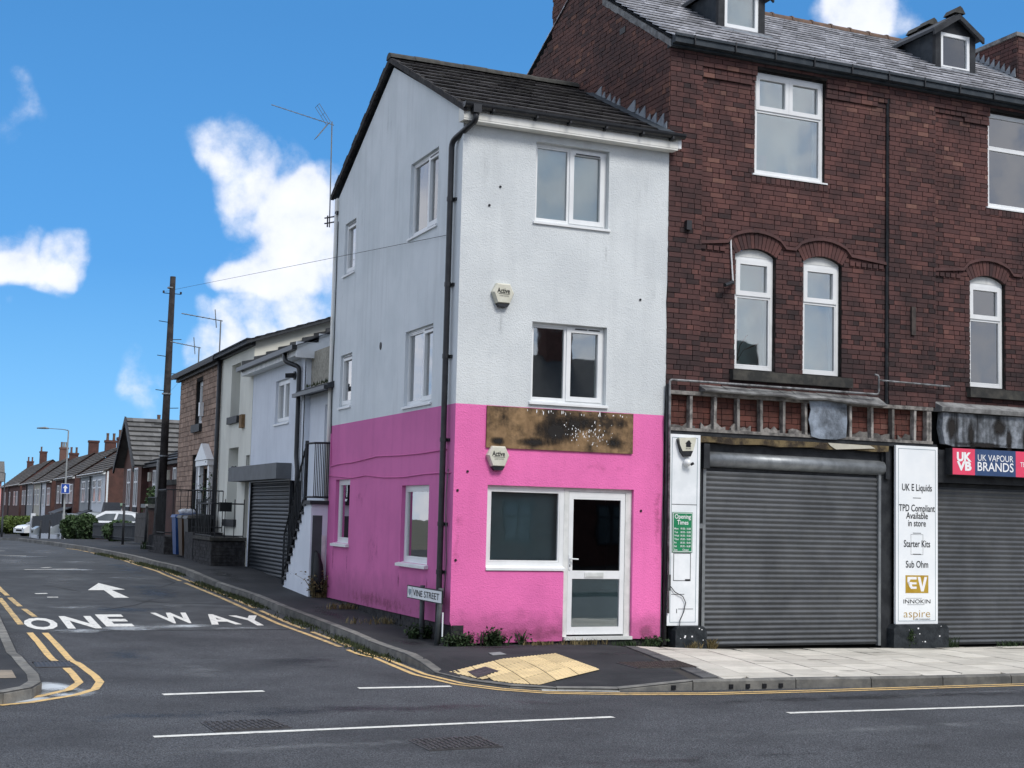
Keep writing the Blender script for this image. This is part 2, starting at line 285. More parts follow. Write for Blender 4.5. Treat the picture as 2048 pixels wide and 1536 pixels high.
def soft_decal(name, col=(.36,.40,.43), rough=.6, nscale=2.2, stretch=(1,1,1)):
    m = bpy.data.materials.new(name); m.use_nodes = True; nt = m.node_tree; nt.nodes.clear(); out = N(nt, 'ShaderNodeOutputMaterial'); bs = N(nt, 'ShaderNodeBsdfPrincipled'); bs.inputs['Base Color'].default_value = (*col,1); bs.inputs['Roughness'].default_value = rough
    tr = N(nt, 'ShaderNodeBsdfTransparent'); at = N(nt, 'ShaderNodeAttribute', attribute_name='edge').outputs['Fac']; mp = N(nt, 'ShaderNodeMapping'); mp.inputs['Scale'].default_value = stretch; L(nt, N(nt, 'ShaderNodeNewGeometry').outputs['Position'], mp.inputs['Vector']); pos = mp.outputs[0]
    n1 = N(nt, 'ShaderNodeTexNoise'); n1.inputs['Scale'].default_value = nscale; n1.inputs['Detail'].default_value = 7; n1.inputs['Roughness'].default_value = .75; L(nt, pos, n1.inputs['Vector'])
    v = mth(nt, 'ADD', mth(nt, 'MULTIPLY', at, 1.3), mth(nt, 'MULTIPLY', mth(nt, 'SUBTRACT', n1.outputs[0], .5), 2.2)); r = N(nt, 'ShaderNodeMapRange', clamp=True); r.inputs['From Min'].default_value = .3; r.inputs['From Max'].default_value = 1.25; L(nt, v, r.inputs['Value'])
    f = mth(nt, 'MULTIPLY', r.outputs[0], mth(nt, 'MULTIPLY', at, 2.5, clamp=True)); mx = N(nt, 'ShaderNodeMixShader'); L(nt, f, mx.inputs[0]); L(nt, tr.outputs[0], mx.inputs[1]); L(nt, bs.outputs[0], mx.inputs[2]); L(nt, mx.outputs[0], out.inputs[0]); MATS[name] = m
soft_decal('soft_decal', (.52,.56,.58)); soft_decal('mould', (.012,.010,.009), .9, 7, (1,1,.35)); soft_decal('runoff', (.40,.42,.42), .9, 6, (1,1,.12)); soft_decal('grime', (.34,.09,.19), .9, 5); soft_decal('damp', (.018,.020,.023), .45, 1.6); soft_decal('worn', (.17,.18,.19), .8, 2.5); soft_decal('gum', (.20,.185,.15), .9, 5)  # first one is the pale colour for painted road sheen and wear
# ------------------------------------------------------------------ mesh helpers
class MB:
    def __init__(s): s.v, s.f, s.var = [], [], []
    def add(s, vs, fs, var=.5):
        o = len(s.v); s.v += [Vector(x) for x in vs]; s.f += [tuple(o+i for i in f) for f in fs]; s.var += [var]*len(fs)
    def hexa(s, p, var=.5):                               # 8 points: bottom 4, top 4
        s.add(p, [(0,3,2,1),(4,5,6,7),(0,1,5,4),(1,2,6,5),(2,3,7,6),(3,0,4,7)], var)
    def box(s, fr, u0, u1, z0, z1, d0, d1, var=.5):
        s.hexa([fr.pt(u0,z0,d0),fr.pt(u1,z0,d0),fr.pt(u1,z0,d1),fr.pt(u0,z0,d1),fr.pt(u0,z1,d0),fr.pt(u1,z1,d0),fr.pt(u1,z1,d1),fr.pt(u0,z1,d1)], var)
    def abox(s, a0, a1, b0, b1, z0, z1, var=.5):
        s.hexa([W(a0,b0,z0),W(a1,b0,z0),W(a1,b1,z0),W(a0,b1,z0),W(a0,b0,z1),W(a1,b0,z1),W(a1,b1,z1),W(a0,b1,z1)], var)
    def prism(s, fr, pts, d0, d1, var=.5):
        n = len(pts); tri = tessellate_polygon([[Vector((u, z, 0)) for u, z in pts]])
        vs = [fr.pt(u,z,d0) for u,z in pts] + [fr.pt(u,z,d1) for u,z in pts]
        s.add(vs, [t for t in tri] + [tuple(n+i for i in t) for t in tri] + [(i,(i+1)%n,n+(i+1)%n,n+i) for i in range(n)], var)
    def gprism(s, pts, top, bot, var=.5):                 # ground polygon (a,b) with level functions
        n = len(pts); tri = tessellate_polygon([[Vector((a, b, 0)) for a, b in pts]])
        vs = [W(a,b,top(a,b)) for a,b in pts] + [W(a,b,bot(a,b)) for a,b in pts]
        s.add(vs, [t for t in tri] + [(i,(i+1)%n,n+(i+1)%n,n+i) for i in range(n)], var)
    def panel(s, fr, outer, holes, d=0, reveal=.2):
        loops = [outer] + holes; flat = [p for l in loops for p in l]
        tri = tessellate_polygon([[Vector((u, z, 0)) for u, z in l] for l in loops])
        s.add([fr.pt(u,z,d) for u,z in flat], tri)
        for h in holes:
            n = len(h); s.add([fr.pt(u,z,d) for u,z in h] + [fr.pt(u,z,d-reveal) for u,z in h], [(i,(i+1)%n,n+(i+1)%n,n+i) for i in range(n)])
    def tube(s, pts, r, n=8, var=.5, cap=True):
        pts = [Vector(p) for p in pts]; rings = []; o = len(s.v); up = None
        rs = r if isinstance(r, (list, tuple)) else [r]*len(pts)
        for i, p in enumerate(pts):
            t = (pts[min(i+1, len(pts)-1)] - pts[max(i-1, 0)]).normalized()
            if up is None: up = Vector((0,0,1)) if abs(t.z) < .9 else Vector((1,0,0))
            x = t.cross(up); x = x.normalized() if x.length > 1e-5 else t.orthogonal().normalized(); y = x.cross(t).normalized(); up = y
            for k in range(n):
                a = 2*math.pi*k/n; s.v.append(p + (x*math.cos(a) + y*math.sin(a))*rs[i])
        for i in range(len(pts)-1):
            for k in range(n):
                s.f.append((o+i*n+k, o+i*n+(k+1)%n, o+(i+1)*n+(k+1)%n, o+(i+1)*n+k)); s.var.append(var)
        if cap:
            s.f.append(tuple(o+k for k in range(n))); s.f.append(tuple(o+(len(pts)-1)*n+k for k in reversed(range(n)))); s.var += [var, var]
    def quad(s, *p): s.add(p, [tuple(range(len(p)))])
def mesh_of(name, mb, matn, origin=Vector((0,0,0)), smooth=False, recalc=True):
    me = bpy.data.meshes.new(name); me.from_pydata([v-origin for v in mb.v], [], mb.f)
    at = me.attributes.new('var', 'FLOAT', 'FACE'); at.data.foreach_set('value', mb.var)
    if recalc:
        bm = bmesh.new(); bm.from_mesh(me); bmesh.ops.recalc_face_normals(bm, faces=bm.faces); bm.to_mesh(me); bm.free()
    if smooth: me.polygons.foreach_set('use_smooth', [True]*len(me.polygons))
    if matn: me.materials.append(MATS[matn])
    me.update(); return me
ROOT = {}
def org(o):
    while o.parent: o = o.parent
    return ROOT.get(o.name, Vector((0,0,0)))
def part(name, mb, matn, parent, smooth=False, label=None, kind=None, recalc=True):
    ob = bpy.data.objects.new(name, mesh_of(name, mb, matn, org(parent), smooth, recalc)); COL.objects.link(ob); ob.parent = parent
    if label: ob['label'] = label
    if kind: ob['kind'] = kind
    return ob
def thing(name, label, cat, base, group=None):
    o = bpy.data.objects.new(name, None); COL.objects.link(o); o.location = base; o.empty_display_size = .2; ROOT[o.name] = Vector(base)
    o['label'] = label; o['category'] = cat
    if group: o['group'] = group
    return o
def single(name, mb, matn, label, cat, base=None, group=None, smooth=False, kind=None, recalc=True):
    if base is None:
        zs = min(v.z for v in mb.v); c = sum(mb.v, Vector())/len(mb.v); base = Vector((c.x, c.y, zs))
    ob = bpy.data.objects.new(name, mesh_of(name, mb, matn, base, smooth, recalc)); COL.objects.link(ob); ob.location = base; ROOT[ob.name] = Vector(base)
    if kind: ob['kind'] = kind
    if label: ob['label'] = label
    if cat: ob['category'] = cat
    if group: ob['group'] = group
    return ob
def struct(name, mb, matn, recalc=True):
    ob = single(name, mb, matn, None, None, Vector((0,0,0)), kind='structure', recalc=recalc); return ob
def inst(name, me, parent, loc, rot=None):                # a piece that shares its mesh
    ob = bpy.data.objects.new(name, me); COL.objects.link(ob); ob.parent = parent; ob.location = Vector(loc) - org(parent)
    if rot is not None: ob.rotation_euler = rot
    return ob
_font = {}
def text(fr, s, uc, zc, h, d, matn, parent, width=None, flip=False, bold=0, name='lettering', align='CENTER', shear=0, depth=.003, spacing=1):
    cu = bpy.data.curves.new('t', 'FONT'); cu.body = s; cu.size = 1; cu.offset = bold; cu.resolution_u = 3; cu.space_character = spacing
    ob = bpy.data.objects.new('t', cu); me = ob.to_mesh(); vs = [v.co.copy() for v in me.vertices]; fs = [tuple(p.vertices) for p in me.polygons]; ob.to_mesh_clear()
    bpy.data.objects.remove(ob); bpy.data.curves.remove(cu)
    x0, x1 = min(v.x for v in vs), max(v.x for v in vs); capy = .69
    k = h/capy; w = (x1-x0)*k; kx = k*(width/w if width else 1); cx = (x0+x1)/2 if align == 'CENTER' else x0
    mb = MB(); sg = -1 if flip else 1
    mb.add([fr.pt(uc + sg*((v.x-cx)*kx + shear*(v.y*k)), zc + v.y*k - h/2, d) for v in vs], fs)
    return part(name, mb, matn, parent, recalc=False)
# ================================================================== the ground
mb = MB()
AS = [-700,-300,-120,-60,-30,-15,-8,-4,0,4,8,15,30,60,120,300,700]; BS = [-400,-150,-60,-30,-14,-5,0,4,8,13,18,26,38,50,60,70,85,105,130,180,260,400,700,1400]
for i in range(len(AS)):
    for j in range(len(BS)): mb.v.append(W(AS[i], BS[j], G(0, BS[j])-.3))
nb = len(BS)
for i in range(len(AS)-1):
    for j in range(nb-1): mb.f.append((i*nb+j, (i+1)*nb+j, (i+1)*nb+j+1, i*nb+j+1)); mb.var.append(.5)
struct('ground', mb, 'ground')
def sheet(a0, a1, bs, off, aseg=1):
    mb = MB(); n = len(bs)
    As = [a0+(a1-a0)*i/aseg for i in range(aseg+1)]
    for a in As:
        for b in bs: mb.v.append(W(a, b, interp(b, BK)+off))
    for i in range(len(As)-1):
        for j in range(n-1): mb.f.append((i*n+j, (i+1)*n+j, (i+1)*n+j+1, i*n+j+1)); mb.var.append(.5)
    return mb
mb = sheet(-90, 90, [-12.6,-8,-4.9], ROAD)
m2 = sheet(-8.5, 3.2, [-4.9,-2,-.5,0,2.9], ROAD); mb.add(m2.v, m2.f)
main_road = struct('main_road', mb, 'asphalt_main')
side_road = struct('side_road', sheet(-9, 1.5, [2.9,6.5,10,13,18,26,38,50,60,70,85,105,130,180,260], ROAD), 'asphalt_side')
far_pavement = struct('pavement_opposite', sheet(-90, 90, [-30,-12.6], .0), 'asphalt_path')
# right-hand kerb line, from the main road round the corner and up the side street
KR = [(40,-4.75),(14,-4.75),(5.6,-4.75),(2.5,-4.7),(1.2,-4.62),(.34,-4.5),(-.3,-4.27),(-.72,-3.95),(-.98,-3.4),(-1.1,-2.55),(-1.02,-1.2),(-.94,-.2),(-.95,1.5),(-1.05,3.45),(-1.15,5.0),(-1.22,7.0),(-1.42,9.28),(-1.5,12.1),(-1.73,15.7),(-1.85,19.5),(-1.98,22.8),(-2.15,26),(-2.2,37),(-2.45,45),(-2.7,61),(-3.4,90),(-5,150),(-8,240)]
KL = [(-40,-4.4),(-9,-4.4),(-6.4,-4.3),(-5.9,-4.1),(-5.62,-3.75),(-5.5,-3.3),(-5.47,-2.6),(-5.5,-1.5),(-5.52,0),(-5.53,4),(-5.6,8),(-5.8,14),(-6.2,26),(-6.6,45),(-7,61),(-8,90),(-10,150),(-13,240)]
DRP = [Vector(p) for p in ((.15,-4.42),(-.3,-4.27),(-.72,-3.95),(-.98,-3.4),(-1.1,-2.7))]
def drop(a, b):                                           # dropped kerb by the crossing
    if b > 0 or a > 3 or a < -3: return 0
    p = Vector((a, b)); d = 9
    for u, v in zip(DRP, DRP[1:]):
        t = max(0, min(1, (p-u).dot(v-u)/(v-u).length_squared)); d = min(d, (p-u.lerp(v,t)).length)
    return -.085*max(0, min(1, (1.15-d)/.95))
def resample(pl, step):
    out = [Vector(pl[0])]; 
    for p, q in zip(pl, pl[1:]):
        p, q = Vector(p), Vector(q); n = max(1, round((q-p).length/step))
        for i in range(1, n+1): out.append(p.lerp(q, i/n))
    return out
def pav_poly(kerb, inner, name, matn, off=0.0):
    mb = MB(); k = kerb
    for (p, q), (r, s_) in zip(zip(k, k[1:]), zip(inner, inner[1:])):
        p, q, r, s_ = Vector(p), Vector(q), Vector(r), Vector(s_); nr = 10 if p.y < 3 else 1; fz = lambda c: W(c.x, c.y, G(*c)+drop(*c)+off)
        for k in range(nr):
            a0, a1, b0, b1 = p.lerp(r,k/nr), p.lerp(r,(k+1)/nr), q.lerp(s_,k/nr), q.lerp(s_,(k+1)/nr); mb.add([fz(a0), fz(b0), fz(b1), fz(a1)], [(0,1,2,3)])
    return struct(name, mb, matn)
# right pavement: tarmac round the corner, stone slabs along the shops
ks = resample(KR[4:], .9); inner = []
for p in ks:
    a, b = p
    inner.append((max(.25, min(2.8, .25+(a+1.1)*1.05)), .3) if b < -2.5 else (.35, max(b, .3)) if b < 30 else (4.5, b))
pavement = pav_poly([tuple(p) for p in ks], inner, 'pavement', 'asphalt_path')
ka = resample(KR[:5], 1.5)
shop_pavement = pav_poly([tuple(p) for p in ka], [(max(p[0]*.98, 1.2)+1.2, .3) for p in ka], 'shop_pavement', 'joint', -.012)
kl = resample(KL, .9)
left_pavement = pav_poly([tuple(p) for p in kl], [(-9.5 if p[1] > -3 else min(p[0]-1.5, -9.5), max(p[1], -1.5) if p[1] < -3 else p[1]) for p in kl], 'pavement_left', 'asphalt_path')
# kerb stones
def kerbs(pl, side_sign, parent_name, bmax, step):
    par = struct(parent_name, mb_strip(pl, side_sign), 'joint'); pts = resample(pl, step)
    for p, q in zip(pts, pts[1:]):
        if max(p.y, q.y) > bmax or abs(p.x) > 16: continue
        t = (q-p).normalized(); nrm = Vector((-t.y, t.x))*side_sign; g = .006; p2, q2 = p+t*g, q-t*g; wd = .13
        cs = [p2, q2, q2+nrm*wd, p2+nrm*wd]; mb = MB(); lo, hi = [], []
        for i, c in enumerate(cs):
            zt = G(*c) + drop(*c) + .006 + random.uniform(-.003, .003); bev = .022 if i < 2 else 0
            lo.append(W(c.x, c.y, G(*c)+ROAD-.05)); hi.append((c, zt, bev))
        nn = [cs[0]+nrm*.02, cs[1]+nrm*.02]
        vs = lo + [W(c.x, c.y, z-b) for c, z, b in hi] + [W(nn[0].x, nn[0].y, hi[0][1]), W(nn[1].x, nn[1].y, hi[1][1])]
        mb.add(vs, [(0,1,5,4),(4,5,9,8),(8,9,6,7),(2,3,7,6),(1,2,6,9,5),(3,0,4,8,7)], random.random())
        part('kerb_stone', mb, 'kerb_stone', par)
def mb_strip(pl, sg):
    mb = MB(); pts = resample(pl, 1.0)
    for p, q in zip(pts, pts[1:]):
        t = (q-p).normalized(); n = Vector((-t.y, t.x))*sg*.05; zp, zq = G(*p)+drop(*p)-.012, G(*q)+drop(*q)-.012; p, q = p+n, q+n; n = n*1.5
        mb.add([W(p.x,p.y,zp+ROAD), W(q.x,q.y,zq+ROAD), W(q.x,q.y,zq), W(p.x,p.y,zp), W((p+n).x,(p+n).y,zp), W((q+n).x,(q+n).y,zq)], [(0,1,2,3),(3,2,5,4)])
    return mb
kerbs(KR[1:], -1, 'kerb', 62, .9)
KH = bpy.data.objects['kerb']
for a_, b_ in ((.97,-4.585),(1.67,-4.645),(1.88,-4.66),(2.09,-4.673),(2.30,-4.687)): mb = MB(); mb.box(front(b_), a_-.025, a_+.025, -.095, -.05, -.05, .016); part('drain_hole', mb, 'ink', KH)
kerbs(KL, 1, 'kerb_left', 30, .9)
# ------------------------------------------------ stone slabs along the shop fronts
EJ = Vector((-.26, -1)).normalized()                      # joint direction in (a, b)
col = 0
for i in range(-4, 24):
    a_at0 = 2.55 + i*.62; st = (.375 if col % 2 else 0); col += 1
    for j in range(-1, 8):
        t0, t1 = j*.74+st, j*.74+st+.724
        q = [Vector((a_at0, -.1)) + EJ*t0, Vector((a_at0+.600, -.1)) + EJ*t0, Vector((a_at0+.600, -.1)) + EJ*t1, Vector((a_at0, -.1)) + EJ*t1]
        q = [Vector((c.x, max(-4.57, min(-.02, c.y)))) for c in q]
        if q[0].y - q[2].y < .12 or max(c.x for c in q) > 14.2: continue
        lim = lambda c: 2.62 + (c.y+.7)*.257           # edge strip line
        if min(c.x - lim(c) for c in q) < -.02: 
            q = [Vector((max(c.x, lim(c)), c.y)) for c in q]
            if (q[1]-q[0]).length < .1: continue
        mb = MB(); dz = random.uniform(-.002, .003)
        vs = [W(c.x, c.y, G(*c)-.03) for c in q] + [W(c.x, c.y, G(*c)+.004+dz) for c in q]; mb.hexa(vs, random.random())
        part('paving_slab', mb, 'slab', shop_pavement)
for k in range(24):                                       # edging setts between tarmac and slabs
    b0 = -.35 - k*.177; mb = MB(); l = lambda b: 2.60 + (b+.7)*.257
    q = [(l(b0)-.2, b0), (l(b0)-.012, b0), (l(b0-.168)-.012, b0-.168), (l(b0-.168)-.2, b0-.168)]
    if b0-.168 < -4.55: break
    mb.hexa([W(a,b,G(a,b)-.03) for a,b in q] + [W(a,b,G(a,b)+.005) for a,b in q], random.random()); part('edging_sett', mb, 'setts', shop_pavement)
# ------------------------------------------------ tactile paving
T0 = Vector((.9,-1.57)); E1 = Vector((-.27,-1.86))/4; E2 = Vector((-1.85,-1.04))/5
def inside_kerb(p):
    best = min(((Vector(q)-p).length, i) for i, q in enumerate(ks_all)); i = best[1]
    a = ks_all[max(i-1, 0)]; b = ks_all[min(i+1, len(ks_all)-1)]; t = Vector(b)-Vector(a); n = Vector((t.y, -t.x)).normalized(); return (p-Vector(ks_all[i])).dot(n)
ks_all = [Vector(p) for p in resample(KR[3:13], .15)]
tactile = thing('tactile_paving', 'buff yellow blister paving at the dropped kerb before the pink shop', 'paving', W(0,-2.8,0))
for i in range(4):
    for j in range(6):
        f = lambda x, y: T0+E1*(i+x)+E2*(j+y); mb = MB(); n = 10; v = random.random(); zf = lambda c: G(*c) + drop(*c)
        for x in range(n):
            for y in range(n):
                q = [f(.014+.972*(x+dx)/n, .014+.972*(y+dy)/n) for dx, dy in ((0,0),(1,0),(1,1),(0,1))]
                if min(inside_kerb(c) for c in q) < .135: continue
                mb.add([W(c.x,c.y,zf(c)+.010) for c in q], [(0,1,2,3)], v)
        if len(mb.f) < 12: continue
        for x in range(6):
            for y in range(6):
                c = f((x+.5)/6,(y+.5)/6)
                if inside_kerb(c) < .16: continue
                z = zf(c)+.009; r0, r1 = .021, .012; o = W(c.x, c.y, z)
                vs = [o+Vector((math.cos(k*math.pi/3)*r0, math.sin(k*math.pi/3)*r0, 0)) for k in range(6)] + [o+Vector((math.cos(k*math.pi/3)*r1, math.sin(k*math.pi/3)*r1, .009)) for k in range(6)]
                mb.add(vs, [(k,(k+1)%6,6+(k+1)%6,6+k) for k in range(6)] + [tuple(range(6,12))], v)
        part('blister_slab', mb, 'tactile', tactile, recalc=False)
# ------------------------------------------------ covers in the ground
def cover(label, q, matn, rows, cols, lift, name='manhole_cover', raised=.008, frame=.03, group=None):
    c = sum((Vector(x) for x in q), Vector((0,0)))/4; z = lambda p: G(*p) + drop(*p) + lift
    th = thing(name, label, 'manhole cover', W(c.x, c.y, z(c)), group); q = [Vector(x) for x in q]
    mb = MB(); mb.hexa([W(p.x,p.y,z(p)-.04) for p in q] + [W(p.x,p.y,z(p)+.004) for p in q]); part('frame', mb, 'iron', th)
    i = [p.lerp(c, frame*2) for p in q]; mb = MB(); mb.hexa([W(p.x,p.y,z(p)-.02) for p in i] + [W(p.x,p.y,z(p)+.008) for p in i])
    for r in range(rows):
        for k in range(cols):
            if (r+k) % 2 and rows > 3: ang = 1
            else: ang = 0
            f = lambda x, y: i[0].lerp(i[1], x).lerp(i[3].lerp(i[2], x), y)
            x0, x1 = (k+.14)/cols, (k+.86)/cols; y0, y1 = (r+.3)/rows, (r+.7)/rows
            if ang: x0, x1 = (k+.36)/cols, (k+.64)/cols; y0, y1 = (r+.05)/rows, (r+.95)/rows
            p = [f(x0,y0), f(x1,y0), f(x1,y1), f(x0,y1)]; mb.hexa([W(c_.x,c_.y,z(c_)+.007) for c_ in p] + [W(c_.x,c_.y,z(c_)+.008+raised) for c_ in p])
    part('lid', mb, matn, th)
cover('rectangular iron cover in the main road, left of the long centre line', [(-4.37,-5.71),(-3.73,-5.7),(-3.67,-6.2),(-4.35,-6.26)], 'iron', 8, 12, ROAD+.003)
cover('rectangular iron cover in the main road below the long centre line', [(-2.93,-7.12),(-2.28,-7.11),(-2.29,-7.65),(-2.93,-7.68)], 'iron', 8, 12, ROAD+.003)
cover('small grey inspection cover set in the corner of the yellow tactile paving', [(-.77,-2.76),(-.46,-2.55),(-.45,-2.99),(-.84,-3.27)], 'iron', 3, 4, .012, raised=.003)
cover('small plain grey cover in the tarmac before the pink shop window', [(.04,-1.36),(.25,-1.26),(.21,-1.58),(-.02,-1.67)], 'concrete', 1, 1, .004, raised=.001)
cover('brown chequer-plate cover in the tarmac beside the stone slabs', [(1.18,-2.75),(2.09,-2.73),(1.95,-3.44),(1.13,-3.42)], 'iron_brown', 12, 16, .004, raised=.005)
gl = thing('road_gully', 'iron drain grate interrupting the yellow lines at the left kerb', 'drain', W(-5.15,-.6,ROAD))
mb = MB()
for k in range(9): mb.abox(-5.35+k*.045, -5.33+k*.045, -.92, -.32, ROAD-.02, ROAD+.008)
mb.abox(-5.38,-4.95,-.95,-.91,ROAD-.02,ROAD+.01); mb.abox(-5.38,-4.95,-.33,-.29,ROAD-.02,ROAD+.01); part('grate', mb, 'iron', gl)
mb = MB(); mb.abox(-5.37,-4.96,-.94,-.30,ROAD-.05,ROAD+.004); part('pit', mb, 'black_paint', gl)
# ------------------------------------------------ painted road markings
def flat(pts, matn, parent, name, lift=.004):
    mb = MB(); tri = tessellate_polygon([[Vector((a, b, 0)) for a, b in pts]]); mb.add([W(a,b,interp(b,BK)+ROAD+lift) for a,b in pts], tri); return part(name, mb, matn, parent)
def ribbon(pl, w, matn, parent, name, lift=.004, broken=0):
    pts = resample(pl, .35); mb = MB(); prev = None
    for i, p in enumerate(pts):
        t = (pts[min(i+1,len(pts)-1)]-pts[max(i-1,0)]).normalized(); n = Vector((-t.y, t.x))*w/2*(1+random.uniform(-.06,.06)); a, b = p-n, p+n
        cur = [W(a.x,a.y,interp(a.y,BK)+ROAD+lift), W(b.x,b.y,interp(b.y,BK)+ROAD+lift)]
        if prev and random.random() > broken: mb.add([prev[0],cur[0],cur[1],prev[1]], [(0,1,2,3)])
        prev = cur
    if mb.f: return part(name, mb, matn, parent)
ribbon([(-4.87,-6.40),(-.62,-6.30)], .095, 'road_white', main_road, 'centre_line')
ribbon([(1.22,-6.48),(4.6,-6.66)], .095, 'road_white', main_road, 'centre_line')
ribbon([(-4.38,-3.70),(-3.35,-3.64)], .12, 'road_white', main_road, 'give_way_dash')
ribbon([(-2.33,-3.62),(-1.3,-3.68)], .12, 'road_white', main_road, 'give_way_dash')
ribbon([(-.45,-4.22),(.35,-4.5)], .10, 'road_white', main_road, 'give_way_dash')
RO = [(14,-5.14),(5.6,-5.1),(2.55,-5.06),(1.2,-5.0),(.2,-4.78),(-.5,-4.5),(-.9,-4.1),(-1.2,-3.5),(-1.33,-2.5),(-1.26,-1.2),(-1.2,-.2),(-1.25,.6)]
RI = [(14,-5.00),(5.6,-4.96),(2.55,-4.92),(1.2,-4.87),(.25,-4.66),(-.42,-4.4),(-.8,-4.03),(-1.08,-3.46),(-1.2,-2.5),(-1.14,-1.2),(-1.08,-.2),(-1.10,.6)]
RO2 = [(-1.27,.9),(-1.38,2.2),(-1.52,3.6),(-1.58,5.4),(-1.66,7.6),(-1.79,10),(-1.92,12.2),(-1.99,15.3),(-2.05,21),(-2.2,25),(-2.35,29)]
RI2 = [(-1.12,.9),(-1.22,2.2),(-1.34,3.6),(-1.40,5.4),(-1.48,7.6),(-1.61,10),(-1.74,12.2),(-1.83,15.3),(-1.92,21),(-2.07,25),(-2.2,29)]
for pl in (RO, RI): ribbon(pl, .065, 'road_yellow', main_road, 'yellow_line', .005)
for pl in (RO2, RI2): ribbon(pl, .075, 'road_yellow_worn', side_road, 'yellow_line', .005, .08)
ribbon([(-5.93,-4.16),(-5.66,-4.02),(-5.2,-3.55),(-4.97,-3.12),(-4.85,-2.5),(-4.84,-1.93),(-4.88,-.7),(-4.91,.2),(-4.95,1.5),(-5.0,2.75)], .085, 'road_yellow', main_road, 'yellow_line', .005)
ribbon([(-5.92,-3.9),(-5.56,-3.6),(-5.23,-3.12),(-5.06,-2.5),(-5.05,-1.65),(-5.06,-1.05)], .085, 'road_yellow', main_road, 'yellow_line', .005)
ribbon([(-5.09,-.2),(-5.13,.6),(-5.16,1.8),(-5.2,2.8)], .085, 'road_yellow', main_road, 'yellow_line', .005)
ribbon([(-5.0,4.7),(-5.15,6.5),(-5.28,8.9),(-5.4,12)], .085, 'road_yellow_worn', side_road, 'yellow_line', .005, .05)
ribbon([(-5.25,3.4),(-5.36,7.1),(-5.5,11)], .085, 'road_yellow_worn', side_road, 'yellow_line', .005, .12)
ribbon([(-9.5,-4.75),(-6.5,-4.5),(-5.95,-4.17)], .085, 'road_yellow', main_road, 'yellow_line', .005); ribbon([(-9.5,-4.58),(-6.5,-4.33),(-5.93,-3.92)], .085, 'road_yellow', main_road, 'yellow_line', .005)
flat([(-3.46,10.26),(-3.8,8.86),(-3.52,8.86),(-3.50,7.5),(-3.25,7.5),(-3.38,8.92),(-3.13,8.98)], 'road_white', side_road, 'arrow_marking')
class GF:                                                 # letters lie on the road, tops pointing up the street
    def pt(s, u, z, d=0): return W(u, z, interp(z, BK)+ROAD+.005)
for ch, u, wd, zc, hh in (('O',-4.98,.46,3.83,1.3),('N',-4.42,.47,3.98,1.42),('E',-3.90,.40,4.18,1.42),('W',-2.95,.56,4.45,1.3),('A',-2.32,.46,4.22,1.25),('Y',-1.84,.46,4.05,1.22)):
    text(GF(), ch, u, zc, hh, 0, 'road_white', side_road, width=wd, bold=.035, name='letter_marking')
for pl in ([(-4.75,8.2),(-4.55,8.25)],[(-4.6,7.6),(-4.42,7.6)],[(-4.2,14.2),(-4.0,14.4)],[(-4.6,13.4),(-3.5,13.8)],[(-4.9,21),(-4.1,20.5)],[(-5,24),(-4.4,24.5)]): ribbon(pl, .10, 'road_white', side_road, 'worn_dash')
# pale sheen painted at the left kerb and round the letters: soft-edged patches
def patch(c, rx, ry, parent, seed, rot=0, lift=.0025, k=1.0, matn='soft_decal', zf_=None, name='sheen_wear_patch'):
    mb = MB(); n = 28; rings = 6; me_v = []; vals = []
    for r in range(rings+1):
        for q in range(n):
            t = 2*math.pi*q/n; f = r/rings; x, y = rx*f*math.cos(t), ry*f*math.sin(t); a, b = c[0]+x*math.cos(rot)-y*math.sin(rot), c[1]+x*math.sin(rot)+y*math.cos(rot)
            mb.v.append(W(a,b,(zf_(a,b) if zf_ else interp(b,BK)+ROAD)+lift)); vals.append((1-f)*k)
    for r in range(rings):
        for q in range(n): mb.f.append((r*n+q,r*n+(q+1)%n,(r+1)*n+(q+1)%n,(r+1)*n+q)); mb.var.append(.5)
    ob = part(name, mb, matn, parent, recalc=False); at = ob.data.attributes.new('edge','FLOAT','POINT'); at.data.foreach_set('value', vals)
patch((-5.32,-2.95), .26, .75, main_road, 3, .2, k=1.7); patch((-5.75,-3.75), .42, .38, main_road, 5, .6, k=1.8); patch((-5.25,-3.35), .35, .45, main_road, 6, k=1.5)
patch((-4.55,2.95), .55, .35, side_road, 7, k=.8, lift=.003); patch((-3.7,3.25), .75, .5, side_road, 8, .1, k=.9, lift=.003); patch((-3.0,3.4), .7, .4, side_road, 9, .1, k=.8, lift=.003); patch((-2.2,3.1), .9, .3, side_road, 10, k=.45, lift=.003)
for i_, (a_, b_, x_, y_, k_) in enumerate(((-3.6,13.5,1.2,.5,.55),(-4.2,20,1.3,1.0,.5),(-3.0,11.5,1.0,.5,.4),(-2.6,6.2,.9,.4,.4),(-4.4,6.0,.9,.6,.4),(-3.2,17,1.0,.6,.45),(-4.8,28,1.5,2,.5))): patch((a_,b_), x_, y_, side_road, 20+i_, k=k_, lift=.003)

for pl in ([(-4.5,9.8),(-4.2,9.2),(-3.95,8.6)],[(-3.2,7.0),(-2.6,6.6),(-1.7,6.4)],[(-3.9,5.6),(-3.3,6.3),(-2.9,7.2)],[(-5.2,12.5),(-4.0,12.2),(-2.2,12.6)],[(-2.4,9.5),(-2.0,10.4),(-2.1,11.6)]): ribbon(pl, .03, 'asphalt_path', side_road, 'tar_seam', .0035)
ribbon([(-5.0,2.9),(-1.15,2.9)], .04, 'asphalt_path', main_road, 'tar_seam', .003)
mb = MB(); mb.add([W(a,b,G(a,b)+.004) for a,b in ((-5.72,-2.95),(-5.72,-2.2),(-6.3,-2.1),(-6.4,-2.9))], [(0,1,2,3)]); part('paving_patch', mb, 'slab_worn', left_pavement, recalc=False)

